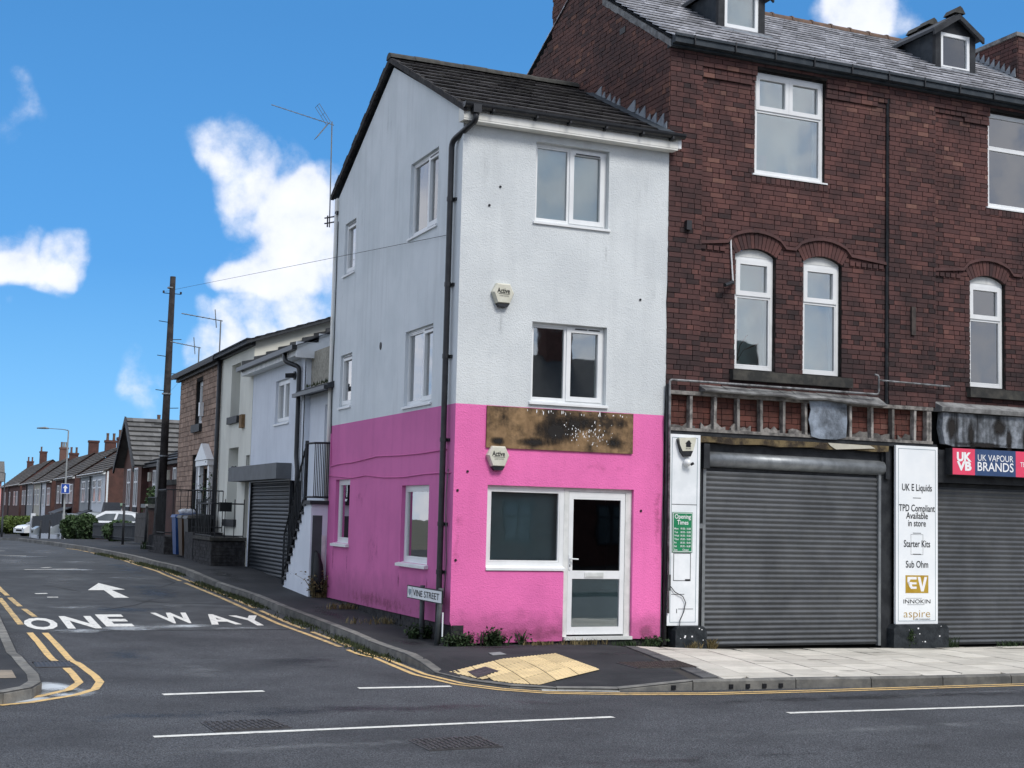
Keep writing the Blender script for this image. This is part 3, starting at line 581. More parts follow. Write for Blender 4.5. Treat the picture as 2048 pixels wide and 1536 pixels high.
for i_, (a_, b_, x_, y_, k_, m__) in enumerate(((-3.0,-5.2,4.5,.5,.6,'damp'),(3.0,-5.6,4.0,.35,.6,'damp'),(-2.2,-.8,1.0,1.6,.5,'damp'),(-3.6,-1.6,.8,2.0,.45,'worn'),(1.5,-7.6,6.0,.4,.5,'worn'),(-4.0,-7.2,3.0,.35,.5,'worn'),(5.5,-8.3,4.5,.35,.5,'worn'),(-1.0,-8.6,5,.4,.45,'damp'),(4.6,-5.5,3,.25,.5,'worn'),(-4.2,.4,.5,1.4,.45,'damp'))): patch((a_,b_), x_, y_, main_road, 40+i_, k=k_, lift=.0016+.0001*i_, matn=m__, name='road_stain')
for i_, (a_, b_, x_, y_, k_, m__) in enumerate(((-2.6,8.5,.7,2.4,.7,'damp'),(-2.4,14,.6,4,.6,'damp'),(-4.1,11,.6,2.5,.45,'worn'),(-4.6,17,.7,3,.6,'worn'),(-3.3,24,1.2,4,.6,'worn'),(-4.9,34,1.5,6,.6,'worn'),(-3.6,5.6,1.4,.6,.6,'damp'))): patch((a_,b_), x_, y_, side_road, 60+i_, k=k_, lift=.0016+.0001*i_, matn=m__, name='road_stain')
for i_, (a_, b_, x_, y_, k_) in enumerate(((3.4,-2.6,.35,.10,.9),(4.4,-2.3,.5,.10,1.0),(2.9,-.9,.4,.16,.8),(6.2,-1.2,.7,.25,.6),(7.4,-3.4,.5,.2,.6),(9.3,-.7,1.0,.2,.8),(5.0,-.35,1.3,.16,.9),(7.9,-.4,.8,.16,1.0),(3.9,-3.9,.6,.2,.5))): patch((a_,b_), x_, y_, shop_pavement, 80+i_, k=k_, lift=.0085, matn='gum', zf_=G, name='slab_stain')
for i_, (a_, b_, x_, y_, k_) in enumerate(((-.45,.4,.35,.8,.6),(-.6,4.0,.3,2.2,.6),(.6,-.5,.8,.3,.6),(1.6,-1.6,.6,.5,.5),(-.9,11,.4,3,.6))): patch((a_,b_), x_, y_, pavement, 90+i_, k=k_, lift=.003, matn='damp', zf_=lambda a,b: G(a,b)+drop(a,b), name='path_stain')
# ================================================================== shared building pieces
def rect(u0, u1, z0, z1): return [(u0,z0),(u1,z0),(u1,z1),(u0,z1)]
def bars(mb, fr, u0, u1, z0, z1, w, d0, d1):
    mb.box(fr,u0,u0+w,z0,z1,d0,d1); mb.box(fr,u1-w,u1,z0,z1,d0,d1); mb.box(fr,u0+w,u1-w,z0,z0+w,d0,d1); mb.box(fr,u0+w,u1-w,z1-w,z1,d0,d1)
def window(fr, u0, u1, z0, z1, parent, panes, rec=.09, frm='upvc', gm='glass', back='room_dark', sill=None, fw=.045, cw=.055, curtains=(), deep=.9, back_d=None, name='window', vent=(), label=None, wall='room_grey'):
    """panes: (u0,u1,z0,z1,opening) as fractions of the opening"""
    mb = MB(); bars(mb, fr, u0, u1, z0, z1, fw, -rec-.06, -rec)
    U = lambda t: u0+(u1-u0)*t; Z = lambda t: z0+(z1-z0)*t
    boxes = []
    for pu0, pu1, pz0, pz1, op in panes:
        a0, a1, c0, c1 = U(pu0)+(fw if pu0 == 0 else .012), U(pu1)-(fw if pu1 == 1 else .012), Z(pz0)+(fw if pz0 == 0 else .012), Z(pz1)-(fw if pz1 == 1 else .012)
        w = cw if op else .02; dd = .018 if op else .0
        bars(mb, fr, a0-(.012 if op else 0)+.002, a1+(.012 if op else 0)-.002, c0-(.012 if op else 0)+.002, c1+(.012 if op else 0)-.002, w+(.012 if op else 0), -rec-.045, -rec+dd-.003)
        boxes.append((a0+w-.004, a1-w+.004, c0+w-.004, c1-w+.004))
    for t, q0, q1 in sorted({(p[0], p[2], p[3]) for p in panes if 0 < p[0] < 1}): mb.box(fr, U(t)-.025, U(t)+.025, Z(q0)+(fw if q0 == 0 else .02), Z(q1)-(fw if q1 == 1 else .02), -rec-.055, -rec-.002)
    for t in sorted({p[2] for p in panes if 0 < p[2] < 1}): mb.box(fr, u0+fw, u1-fw, Z(t)-.022, Z(t)+.022, -rec-.056, -rec-.004)
    w = part(name, mb, frm, parent, label=label)
    for b in boxes:
        g = MB(); g.box(fr, b[0], b[1], b[2], b[3], -rec-.032, -rec-.026); part('pane', g, gm, w)
    for vu0, vu1, vz in vent:
        g = MB(); g.box(fr, U(vu0), U(vu1), Z(vz)-.008, Z(vz)+.008, -rec, -rec+.024); part('trickle_vent', g, 'black_plastic', w)
    rm = MB(); bd = back_d if back_d else deep                # the room behind
    p = [fr.pt(u0-.02,z0-.02,-rec-.065), fr.pt(u1+.02,z0-.02,-rec-.065), fr.pt(u1+.02,z1+.02,-rec-.065), fr.pt(u0-.02,z1+.02,-rec-.065)]
    e = .02 if back_d else .5
    q = [fr.pt(u0-e,z0-e*.6,-rec-bd), fr.pt(u1+e,z0-e*.6,-rec-bd), fr.pt(u1+e,z1+e*.3,-rec-bd), fr.pt(u0-e,z1+e*.3,-rec-bd)]
    rm.add(p+q, [(4,5,6,7),(0,1,5,4),(1,2,6,5),(2,3,7,6),(3,0,4,7)]); part('room', rm, back, w, recalc=False)
    for c0, c1, cm in curtains:
        g = MB(); n = max(6, int((c1-c0)*(u1-u0)/.025)); pr = None
        for k in range(n+1):
            u = U(c0+(c1-c0)*k/n); d = -rec-.1+.018*math.sin(k*1.15); cur = (fr.pt(u,z0,d), fr.pt(u,z1,d))
            if pr: g.add([pr[0],cur[0],cur[1],pr[1]], [(0,1,2,3)])
            pr = cur
        part('curtain', g, cm, w, smooth=True, recalc=False)
    if sill:
        g = MB(); g.prism_y = None; ex, h, pr_ = sill
        g.hexa([fr.pt(u0-ex,z0-h,-rec),fr.pt(u1+ex,z0-h,-rec),fr.pt(u1+ex,z0-h,pr_),fr.pt(u0-ex,z0-h,pr_),fr.pt(u0-ex,z0+.012,-rec),fr.pt(u1+ex,z0+.012,-rec),fr.pt(u1+ex,z0-h*.35,pr_),fr.pt(u0-ex,z0-h*.35,pr_)]); part('sill', g, frm, w)
    return w
def tiles(p0, p1, up, rows, width, parent, matn, n_ind, name, thick=.018, lap=1.35, jig=.006, stagger=True, wave=0, cut=None, gap=.8):
    """p0->p1 along the eave, up = vector from eave to ridge; courses of separate tiles"""
    run = (p1-p0).length; du = (p1-p0)/run; slope = up.length; us = up/slope; nrm = du.cross(us).normalized()
    if nrm.z < 0: nrm = -nrm
    rh = slope/rows; allt = []
    for r in range(rows):
        n = max(1, int(round(run/width))); wd = run/n; off = wd/2 if (stagger and r % 2) else 0
        for k in range(-1 if off else 0, n):
            x0, x1 = max(0, k*wd+off), min(run, (k+1)*wd+off)
            if x1-x0 < .02: continue
            if cut:
                x0, x1 = cut(x0, x1, r/rows)
                if x1-x0 < .02: continue
            allt.append((r, x0, x1))
    cam0 = Vector((0,0,1.72)); rd = random.Random(len(allt)); items = []
    for r, x0, x1 in allt:
        j = [rd.uniform(-jig, jig) for _ in range(4)]; g = .003; t0 = thick
        b = p0 + us*(r*rh + j[0]) ; e = us*min(rh*lap, slope-r*rh+.02); th = nrm*t0; lift = nrm*(thick*1.0+abs(j[1])); base = nrm*.002
        a0, a1 = b+du*(x0+g)+us*j[2]*.6, b+du*(x1-g)
        pts = [a0+lift*gap+base, a1+lift*gap+base, a1+e+base*.2-nrm*.004, a0+e+base*.2-nrm*.004, a0+lift+th*.5+base, a1+lift+th*.5+base, a1+e+th*.3, a0+e+th*.3]
        items.append(((pts[0]-cam0).length, pts, rd.random()))
    items.sort(key=lambda t: t[0])
    for _, pts, v in items[:n_ind]:
        mb = MB(); mb.hexa(pts, v); part(name, mb, matn, parent)
    if len(items) > n_ind:
        mb = MB()
        for _, pts, v in items[n_ind:]: mb.hexa(pts, v)
        part(name+'_courses', mb, matn, parent, kind='stuff')
def path_tube(pts, r, n=8):
    mb = MB(); mb.tube(pts, r, n); return mb
def round_path(pts, rad=.08, seg=4):
    pts = [Vector(p) for p in pts]; out = [pts[0]]
    for a, b, c in zip(pts, pts[1:], pts[2:]):
        d0 = (a-b); d1 = (c-b); r0 = min(rad, d0.length*.45, d1.length*.45); s, e = b+d0.normalized()*r0, b+d1.normalized()*r0
        for k in range(seg+1):
            t = k/seg; out.append(s*(1-t)**2 + b*2*t*(1-t) + e*t*t)
    out.append(pts[-1]); return out

# ================================================================== the pink corner shop
pk = thing('corner_shop', 'three storey corner shop with pale grey render above a bright pink ground floor', 'building', W(1.6,3.2,0))
WF = 3.285; DP = 6.55; EAV = 7.33; RDG = 8.86; RB = 3.4; PL = 3.24
hu = [(1.125,2.30,5.88,7.02)]; hm = [(1.127,2.315,3.335,4.452)]
mb = MB(); mb.panel(FRONT, [(0,PL),(WF,PL),(WF+.03,4.2),(WF,4.9),(WF+.035,5.6),(WF+.045,EAV),(0,EAV)], [rect(*hu[0]), rect(*hm[0])]); part('wall', mb, 'render_front', pk, label='pale grey textured render on the front', recalc=False)
mb = MB()
mb.panel(FRONT, [(.03,.22),(.05,.12),(.13,.03),(.25,.0),(1.70,.02),(1.70,.98),(.507,.98),(.507,2.148),(2.80,2.148),(2.80,.04),(3.27,.03),(WF-.005,PL),(0,PL),(0,.3)], [])
mb.add([FRONT.pt(2.80,.04,0),FRONT.pt(2.80,2.148,0),FRONT.pt(2.80,2.148,-.16),FRONT.pt(2.80,.04,-.16)],[(0,1,2,3)]); mb.add([FRONT.pt(.507,2.148,0),FRONT.pt(2.8,2.148,0),FRONT.pt(2.8,2.148,-.16),FRONT.pt(.507,2.148,-.16)],[(0,1,2,3)])
mb.add([FRONT.pt(.507,.98,0),FRONT.pt(.507,2.148,0),FRONT.pt(.507,2.148,-.16),FRONT.pt(.507,.98,-.16)],[(0,1,2,3)]); mb.add([FRONT.pt(1.7,.02,0),FRONT.pt(1.7,.98,0),FRONT.pt(1.7,.98,-.16),FRONT.pt(1.7,.02,-.16)],[(0,1,2,3)]); mb.add([FRONT.pt(.507,.98,0),FRONT.pt(1.7,.98,0),FRONT.pt(1.7,.98,-.16),FRONT.pt(.507,.98,-.16)],[(0,1,2,3)])
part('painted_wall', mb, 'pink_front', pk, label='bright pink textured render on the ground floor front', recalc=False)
sw = [(1.035,2.33,5.90,7.04),(5.34,6.04,5.855,6.765)]; sm = [(1.05,2.345,3.335,4.46),(5.31,6.04,3.54,4.44)]; sg = [(1.02,2.29,1.015,2.145),(5.165,6.06,1.207,2.285)]
mb = MB(); mb.panel(SIDE, [(0,PL),(DP,PL),(DP,EAV),(RB,RDG),(0,EAV)], [rect(*x) for x in sw+sm], 0, .22); part('wall', mb, 'render_side', pk, label='smooth pale grey gable wall facing the side street', recalc=False)
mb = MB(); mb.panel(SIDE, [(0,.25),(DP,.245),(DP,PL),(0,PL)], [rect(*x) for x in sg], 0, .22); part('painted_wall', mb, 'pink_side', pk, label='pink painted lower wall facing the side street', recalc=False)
mb = MB(); mb.box(SIDE, 0.0, DP, -.15, .247, -.2, -.03); mb.box(FRONT, 0.03, WF, -.15, .06, -.2, -.035)
for r in range(3):                                        # rough plinth courses
    for k in range(30):
        u = k*.225+(r%2)*.11; mb.box(SIDE, u, min(u+.21, DP), .02+r*.076, .088+r*.076, -.05, -.022+random.uniform(-.008,.006))
part('plinth', mb, 'plinth_brick', pk)
mb = MB(); mb.panel(side(WF), [(0,0),(DP,0),(DP,EAV),(RB,RDG),(0,EAV)], []); mb.panel(front(DP), [(0,-.1),(WF,-.1),(WF,EAV),(0,EAV)], []); part('rear_wall', mb, 'render_side', pk, recalc=False)
two = [(0,.49,0,1,False),(.49,1,0,1,True)]; twoS = [(0,.62,0,1,True),(.38,1,0,1,False)]
window(FRONT, *hu[0], pk, two, back='blind_pale', back_d=.08, sill=(.03,.04,.03), vent=[(.57,.9,.925)], gm='glass_soft')
window(FRONT, *hm[0], pk, two, back='room_dark', sill=(.03,.045,.035), vent=[(.6,.76,.955),(.78,.93,.955)], curtains=[(.92,.985,'blind_pale')])
one = [(0,1,0,1,True)]
SL = [(0,.42,0,1,True),(.42,1,0,1,False)]
window(SIDE, *sw[0], pk, SL, rec=.05, back='room_sky_tone', sill=(.03,.045,.03), curtains=[(.04,.4,'curtain'),(.44,.82,'curtain')], gm='glass_soft', vent=[(.06,.36,.945)])
window(SIDE, *sw[1], pk, one, rec=.05, back='room_grey', sill=(.03,.045,.03), curtains=[(.1,.45,'curtain')], vent=[(.15,.85,.95)])
window(SIDE, *sm[0], pk, SL, rec=.05, back='room_sky_tone', sill=(.03,.045,.03), curtains=[(.46,.8,'curtain')], vent=[(.06,.36,.955)])
window(SIDE, *sm[1], pk, one, rec=.05, back='room_grey', sill=(.03,.045,.03), curtains=[(.1,.4,'curtain')], vent=[(.15,.85,.95)])
window(SIDE, *sg[0], pk, [(0,1,0,1,False)], rec=.06, back='room_grey', sill=(.05,.06,.06), fw=.07, curtains=[(.88,.96,'curtain')])
window(SIDE, *sg[1], pk, [(0,1,0,1,False)], rec=.06, back='room_grey', sill=(.05,.06,.06), fw=.07, curtains=[(.1,.5,'curtain')])
# shop window and door
window(FRONT, .507, 1.715, 1.037, 2.148, pk, [(0,1,0,1,False)], rec=.06, back='blind_dark', back_d=.14, fw=.065, gm='glass_soft', sill=(.0,.05,.02), name='shop_window')
dr = MB(); dr.box(FRONT,1.715,1.79,.07,2.148,-.12,-.055); dr.box(FRONT,2.70,2.797,.07,2.148,-.12,-.055); dr.box(FRONT,1.79,2.70,2.095,2.148,-.12,-.055)
door = part('door', dr, 'upvc_aged', pk, label='white plastic glazed shop door and frame')
lf = MB(); bars(lf, FRONT, 1.795, 2.695, .10, 2.09, .07, -.105, -.06); lf.box(FRONT,1.865,2.625,.875,.99,-.104,-.062); lf.box(FRONT,1.865,2.625,.1705,.205,-.104,-.062); lf.box(FRONT,1.865,2.625,1.99,2.02,-.104,-.062); part('leaf', lf, 'upvc', door)
g = MB(); g.box(FRONT,1.86,2.63,.985,1.995,-.09,-.08); part('upper_pane', g, 'glass_dark', door); g = MB(); g.box(FRONT,1.86,2.63,.20,.88,-.09,-.082); part('lower_panel', g, 'glass_soft', door)
g = MB(); g.box(FRONT,1.86,2.63,.19,.885,-.112,-.1); part('panel_backing', g, 'blind_dark', door); g = MB(); g.box(FRONT,1.85,2.64,.98,2.0,-.6,-.5); part('room', g, 'room_dark', door)
g = MB(); g.box(FRONT,2.06,2.36,.893,.965,-.062,-.052); g.box(FRONT,2.085,2.335,.908,.95,-.052,-.048); part('letterbox', g, 'upvc_aged', door)
g = MB(); g.box(FRONT,1.805,1.835,1.0,1.21,-.06,-.05); g.tube([FRONT.pt(1.82,1.155,-.05),FRONT.pt(1.82,1.155,-.005),FRONT.pt(1.93,1.15,-.005)],.011,6); part('handle', g, 'upvc', door); g = MB(); g.box(FRONT,1.813,1.827,1.04,1.075,-.05,-.047); part('keyhole', g, 'ink', door)
g = MB(); g.box(FRONT,1.72,2.80,.03,.075,-.15,.03); part('threshold', g, 'upvc_aged', door); g = MB(); g.box(FRONT,1.71,2.79,-.1,.028,-.15,-.012)
for k in range(5): g.box(FRONT,1.72+k*.215,1.72+k*.215+.2,-.06,.02,-.02,-.004)
part('door_step', g, 'plinth_brick', pk)
# roof
PIT = (RDG+.06-EAV)/(RB+.0); ov = .22
roof_b = MB(); A0, A1 = -.07, WF+.02
zf = lambda b: EAV+.07+PIT*b if b <= RB else EAV+.07+PIT*(2*RB-b)
roof_b.add([W(A0,-ov,zf(-ov)),W(A1,-ov,zf(-ov)),W(A1,RB,zf(RB)),W(A0,RB,zf(RB)),W(A1,DP+.25,zf(DP+.25)),W(A0,DP+.25,zf(DP+.25))], [(0,1,2,3),(3,2,4,5)])
roof_b.add([W(A0,-ov,zf(-ov)-.04),W(A1,-ov,zf(-ov)-.04),W(A1,RB,zf(RB)-.04),W(A0,RB,zf(RB)-.04),W(A1,DP+.25,zf(DP+.25)-.04),W(A0,DP+.25,zf(DP+.25)-.04)], [(0,1,2,3),(3,2,4,5)])
roof = part('roof', roof_b, 'felt', pk, recalc=False)
tiles(W(A0,-ov,zf(-ov)), W(A1,-ov,zf(-ov)), W(0,RB,zf(RB))-W(0,-ov,zf(-ov)), 11, .30, roof, 'tile_brown', 300, 'roof_tile', thick=.034, jig=.01)
tiles(W(A1,DP+.25,zf(DP+.25)), W(A0,DP+.25,zf(DP+.25)), W(0,RB,zf(RB))-W(0,DP+.25,zf(DP+.25)), 12, .30, roof, 'tile_brown', 0, 'rear_tile', thick=.03)
for k in range(8):
    mb = MB(); a0 = A0-.03+k*.425; a1 = min(a0+.43, A1); o0 = -.02 if k == 0 else 0; rr = .115 + (.006 if k % 2 else 0); seg = 6; vs = []
    for a in (a0, a1):
        for q in range(seg+1):
            t = math.pi*q/seg; vs.append(W(a, RB-math.cos(t)*rr*1.1, zf(RB)+.0+math.sin(t)*rr*.85))
    mb.add(vs, [(q,q+1,seg+2+q,seg+1+q) for q in range(seg)] + [tuple(range(seg+1)), tuple(range(seg+1,2*seg+2))]); part('ridge_tile', mb, 'ridge_grey', roof)
mb = MB()                                                 # verge undercloak on the gable
for b0, b1 in ((-ov,RB),(RB,DP+.25)):
    n = 13
    for k in range(n):
        x0, x1 = b0+(b1-b0)*k/n, b0+(b1-b0)*(k+1)/n; s_ = .012 if k % 2 else 0
        mb.hexa([W(-.085,x0,zf(x0)-.06),W(-.03,x0,zf(x0)-.06),W(-.03,x1,zf(x1)-.06),W(-.085,x1,zf(x1)-.06),W(-.09-s_*.5,x0,zf(x0)+.035+s_),W(-.03,x0,zf(x0)+.035+s_),W(-.03,x1,zf(x1)+.03+s_),W(-.09-s_*.5,x1,zf(x1)+.03+s_)])
part('verge', mb, 'tile_brown', roof)
mb = MB(); mb.box(FRONT,-.075,WF+.055,7.155,7.32,.0,.185); part('fascia', mb, 'soffit_white', pk, label='white box fascia under the gutter')
mb = MB(); mb.box(FRONT,-.074,WF+.054,7.13,7.154,.0,.18); part('soffit', mb, 'soffit_white', pk)
mb = MB(); mb.box(FRONT,WF+.056,WF+.11,7.16,7.33,.1,.188); part('fascia_end', mb, 'upvc', pk)
mb = MB(); g0, g1 = -.1, WF+.13; seg = 8; vs = []
for u in (g0, g1):
    for q in range(seg+1):
        t = math.pi*q/seg; vs.append(FRONT.pt(u, 7.36-math.sin(t)*.075, .24-math.cos(t)*.058))
mb.add(vs, [(q,q+1,seg+2+q,seg+1+q) for q in range(seg)] + [tuple(range(seg+1)), tuple(range(seg+1,2*seg+2))]); gut = part('gutter', mb, 'black_plastic', pk, recalc=False)
for u in (.33, 1.0, 1.52, 2.10, 2.7, 3.2):
    mb = MB(); mb.box(FRONT,u-.02,u+.02,7.25,7.33,.186,.215); mb.box(FRONT,u-.014,u+.014,7.27,7.30,.215,.29); part('gutter_bracket', mb, 'black_plastic', gut)
mb = MB(); mb.box(FRONT,.02,.14,7.22,7.34,.19,.30); part('gutter_outlet', mb, 'black_plastic', gut)
pp = round_path([FRONT.pt(.08,7.25,.24),FRONT.pt(.08,7.12,.24),SIDE.pt(.26,6.92,.075),SIDE.pt(.26,.66,.075),SIDE.pt(.26,-.02,.075)], .1)
dp = part('downpipe', path_tube(pp, .042, 10), 'black_plastic', pk, smooth=True)
for z in (6.1, 4.9, 3.9, 2.75, 1.6, .95):
    mb = MB(); mb.tube([SIDE.pt(.26,z-.03,.075),SIDE.pt(.26,z+.03,.075)],.049,10); mb.box(SIDE,.18,.34,z-.02,z+.02,0,.03); part('pipe_clip', mb, 'black_plastic', dp)
mb = MB(); mb.box(SIDE,DP-.02,DP+.12,7.1,7.33,-.05,.04); part('eaves_box', mb, 'soffit_white', pk); mb = MB(); mb.box(SIDE,DP-.015,DP+.13,7.04,7.098,-.05,.035); part('eaves_gutter_end', mb, 'black_plastic', pk)
part('rear_downpipe', path_tube([SIDE.pt(DP+.06,7.05,.02),SIDE.pt(DP+.06,.4,.02)], .035, 8), 'soffit_white', pk, smooth=True)
mb = MB(); n = 10
mb.add([SIDE.pt(3.63+.045*math.cos(2*math.pi*k/n),4.38+.06*math.sin(2*math.pi*k/n),.012) for k in range(n)] + [SIDE.pt(3.63+.05*math.cos(2*math.pi*k/n),4.38+.065*math.sin(2*math.pi*k/n),0) for k in range(n)], [tuple(range(n))]+[(k,(k+1)%n,n+(k+1)%n,n+k) for k in range(n)]); part('wall_hole', mb, 'black_paint', pk)
def bolt_mark(u, z, fr=FRONT, r=.018):
    mb = MB(); mb.tube([fr.pt(u,z,-.005),fr.pt(u,z,.012)], r, 7); part('screw_plug', mb, 'ink', pk)
for u, z in ((.2,2.32),(.06,2.06),(.58,6.3),(2.85,4.9),(2.92,1.85),(.42,6.02),(.06,1.12)): bolt_mark(u, z)
cab = lambda pts, r=.008, fr=SIDE: path_tube([fr.pt(*p) for p in pts], r, 5)
part('cable', cab([(6.45,3.1,.01),(6.43,2.6,.01),(6.42,2.52,.01),(5.9,2.55,.012),(5.0,2.56,.012),(3.6,2.62,.012),(2.4,2.60,.012),(1.4,2.60,.012),(.3,2.62,.012)], .009), 'pink_side', pk, smooth=True)
part('cable', cab([(6.55,2.36,.01),(5.0,2.30,.012),(4.2,2.33,.012),(3.2,2.28,.012),(2.2,2.27,.012),(1.2,2.30,.012),(.1,2.30,.012)], .009), 'pink_side', pk, smooth=True)
part('cable', cab([(6.50,6.9,.012),(6.48,5,.014),(6.50,3.9,.012),(6.46,3.1,.014)], .008), 'ink', pk, smooth=True)
part('cable', cab([(.17,2.35,.02),(.15,2.0,.05),(.11,1.75,.06),(.16,1.5,.03),(.14,1.1,.02),(.17,.6,.03)], .007), 'post_grey', pk, smooth=True)
# lead soakers up the junction with the taller brick gable are built with that building

# ------------------------------------------------ things fixed to the pink shop
def alarm(u, z, label):
    th = thing('alarm_box', label, 'alarm box', FRONT.pt(u, z-.17, 0)); pts = [(-.10,.165),(.10,.165),(.165,.04),(.10,-.115),(-.10,-.115),(-.165,.04)]
    mb = MB(); ins = [(x*.86, y*.88) for x, y in pts]; n = 6
    mb.add([FRONT.pt(u+x,z+y,.0) for x,y in pts]+[FRONT.pt(u+x,z+y,.055) for x,y in pts]+[FRONT.pt(u+x,z+y,.085) for x,y in ins], [(i,(i+1)%n,n+(i+1)%n,n+i) for i in range(n)]+[(n+i,n+(i+1)%n,2*n+(i+1)%n,2*n+i) for i in range(n)]+[tuple(range(2*n,3*n))]); part('cover', mb, 'alarm_cream', th)
    mb = MB(); mb.prism(FRONT, [(u-.095,z-.118),(u+.095,z-.118),(u+.06,z-.165),(u-.06,z-.165)], .0, .07); part('strobe', mb, 'black_plastic', th)
    text(FRONT, 'Active', u-.01, z+.062, .068, .088, 'ink', th, width=.19, bold=.02)
    mb = MB(); mb.box(FRONT,u-.085,u+.085,z+.012,z+.018,.086,.088); part('underline', mb, 'ink', th); text(FRONT, 'ALARM SYSTEMS', u, z-.012, .016, .088, 'ink', th, width=.14)
    return th
alarm(.643, 4.77, 'cream hexagonal alarm box high on the pale grey wall between the windows')
alarm(.63, 2.515, 'cream hexagonal alarm box on the pink wall under the plywood board')
mb = MB(); mb.box(FRONT,.46,2.757,2.658,3.232,.004,.026); bd = single('plywood_board', mb, 'plywood', 'weathered brown plywood sign board with black stains above the pink shopfront', 'board')
bdr = random.Random(4); mb = MB()
for k in range(110):
    u = 2.0+bdr.gauss(0,.20); z = 2.92+bdr.gauss(0,.075); hgt = bdr.uniform(1,2.6); s_ = bdr.uniform(.002,.011)
    if k > 85: u = bdr.uniform(1.0,2.65); z = bdr.uniform(3.17,3.215); hgt = bdr.uniform(1,4)
    u = min(2.7, max(.5, u)); z = min(3.2, max(2.69, z)); n = 6; o = bdr.random()*6
    mb.add([FRONT.pt(u+s_*math.cos(o+k2*2*math.pi/n)*bdr.uniform(.3,1.2), z+s_*hgt*math.sin(o+k2*2*math.pi/n)*bdr.uniform(.4,1.2), .0275) for k2 in range(n)], [tuple(range(n))])
part('paint_flakes', mb, 'lettering_white', bd, kind='stuff', recalc=False)
# TV aerial on the rear corner
ae = thing('tv_aerial', 'tall grey television aerial on a thin mast at the rear of the pink shop', 'aerial', W(-.08,6.85,6.9))
part('mast', path_tube([W(-.08,6.85,6.85),W(-.09,6.86,8.0),W(-.1,6.86,8.80)], .012, 6), 'lamp_steel', ae)
mb = MB(); mb.tube([W(-.02,6.62,7.02),W(-.16,6.9,7.02)],.014,5); mb.tube([W(-.02,6.62,6.92),W(-.16,6.9,6.92)],.014,5); mb.tube([W(-.12,6.85,6.85),W(-.12,6.85,7.06)],.014,5); part('bracket', mb, 'black_plastic', ae)
bo = W(-.06,6.86,8.74); bx = W(-1.22,6.95,8.98)
part('boom', path_tube([bo, bx], .008, 5), 'lamp_steel', ae)
mb = MB()
for k in range(9):
    c = bo.lerp(bx, .22+k*.095); v = Vector((DS.x,DS.y,.15))*(.09-k*.004); mb.tube([c-v, c+v], .004, 4)
part('director', mb, 'lamp_steel', ae)
mb = MB(); c = bo.lerp(bx,.09)
for sgn in (1,-1):
    e = Vector((-.22*DF.x-.0,-.22*DF.y,.30*sgn)); s_ = Vector((DS.x,DS.y,0))*.14; q = [c-s_, c+s_, c+s_+e, c-s_+e]
    for i in range(4): mb.tube([q[i], q[(i+1)%4]], .005, 4)
    mb.tube([c, c+e], .005, 4); mb.tube([c-s_+e*.5, c+s_+e*.5], .004, 4)
part('reflector', mb, 'lamp_steel', ae)

def decal(fr, u, z, ru, rz, d, matn, parent, k=1.0, name='stain', bias=0):
    mb = MB(); n = 20; rings = 6; vals = []
    for r in range(rings+1):
        for q in range(n):
            t = 2*math.pi*q/n; f = r/rings; mb.v.append(fr.pt(u+ru*f*math.cos(t), z+rz*f*math.sin(t), d)); vals.append((1-f)*k)
    for r in range(rings):
        for q in range(n): mb.f.append((r*n+q,r*n+(q+1)%n,(r+1)*n+(q+1)%n,(r+1)*n+q)); mb.var.append(.5)
    ob = part(name, mb, matn, parent, recalc=False); at = ob.data.attributes.new('edge','FLOAT','POINT'); at.data.foreach_set('value', vals)
for u, z, ru, rz, k_ in ((1.55,2.93,.50,.25,1.25),(1.2,2.76,.45,.09,1.1),(1.85,3.05,.4,.17,1.1),(.62,2.75,.16,.085,1.3),(2.45,2.8,.3,.12,.9),(2.55,3.08,.2,.14,.8),(.7,3.1,.22,.12,.6)): decal(FRONT, u, z, ru, rz, .0265+.0001*(u-.4), 'mould', bd, k_, 'mould_stain')
for u, z, ru, rz, k_ in ((1.14,5.55,.05,.32,.9),(2.28,5.5,.05,.36,.9),(.64,4.35,.10,.5,.9),(1.15,3.10,.05,.0,0),(2.9,6.6,.3,.6,.5),(.3,6.6,.25,.55,.6),(1.7,6.95,1.4,.14,.5),(3.1,5.0,.14,1.6,.7),(2.2,5.2,.5,.6,.4)):
    if k_: decal(FRONT, u, z, ru, rz, .0025, 'runoff', pk, k_*.42, 'run_stain')
for u, z, ru, rz, k_ in ((2.35,5.5,.05,.4,.8),(1.05,5.5,.05,.4,.8),(6.05,5.5,.05,.35,.8),(3.6,8.0,.9,.6,.5),(5.0,6.6,.9,.8,.5),(2.0,4.9,1.0,.5,.4),(4.2,4.0,1.1,.7,.4),(6.3,5.2,.2,1.6,.6)): decal(SIDE, u, z, ru, rz, .0025, 'runoff', pk, k_*.42, 'run_stain')
for u, z, ru, rz, k_ in ((1.2,.12,1.3,.16,.9),(3.05,.12,.3,.2,.9),(.08,1.4,.1,1.1,.5),(3.2,1.8,.12,1.4,.55),(2.2,2.45,.8,.14,.4)): decal(FRONT, u, z, ru, rz, .0025, 'grime', pk, k_*.7, 'grime_stain')
for u, z, ru, rz, k_ in ((3.3,.36,3.0,.2,.8),(1.0,.75,.06,.24,.8),(2.32,.72,.06,.26,.8),(3.7,1.1,.8,.7,.4),(5.2,.9,.06,.3,.8),(6.1,.95,.06,.3,.8),(4.6,2.0,.9,.6,.35)): decal(SIDE, u, z, ru, rz, .0025, 'grime', pk, k_*.7, 'grime_stain')
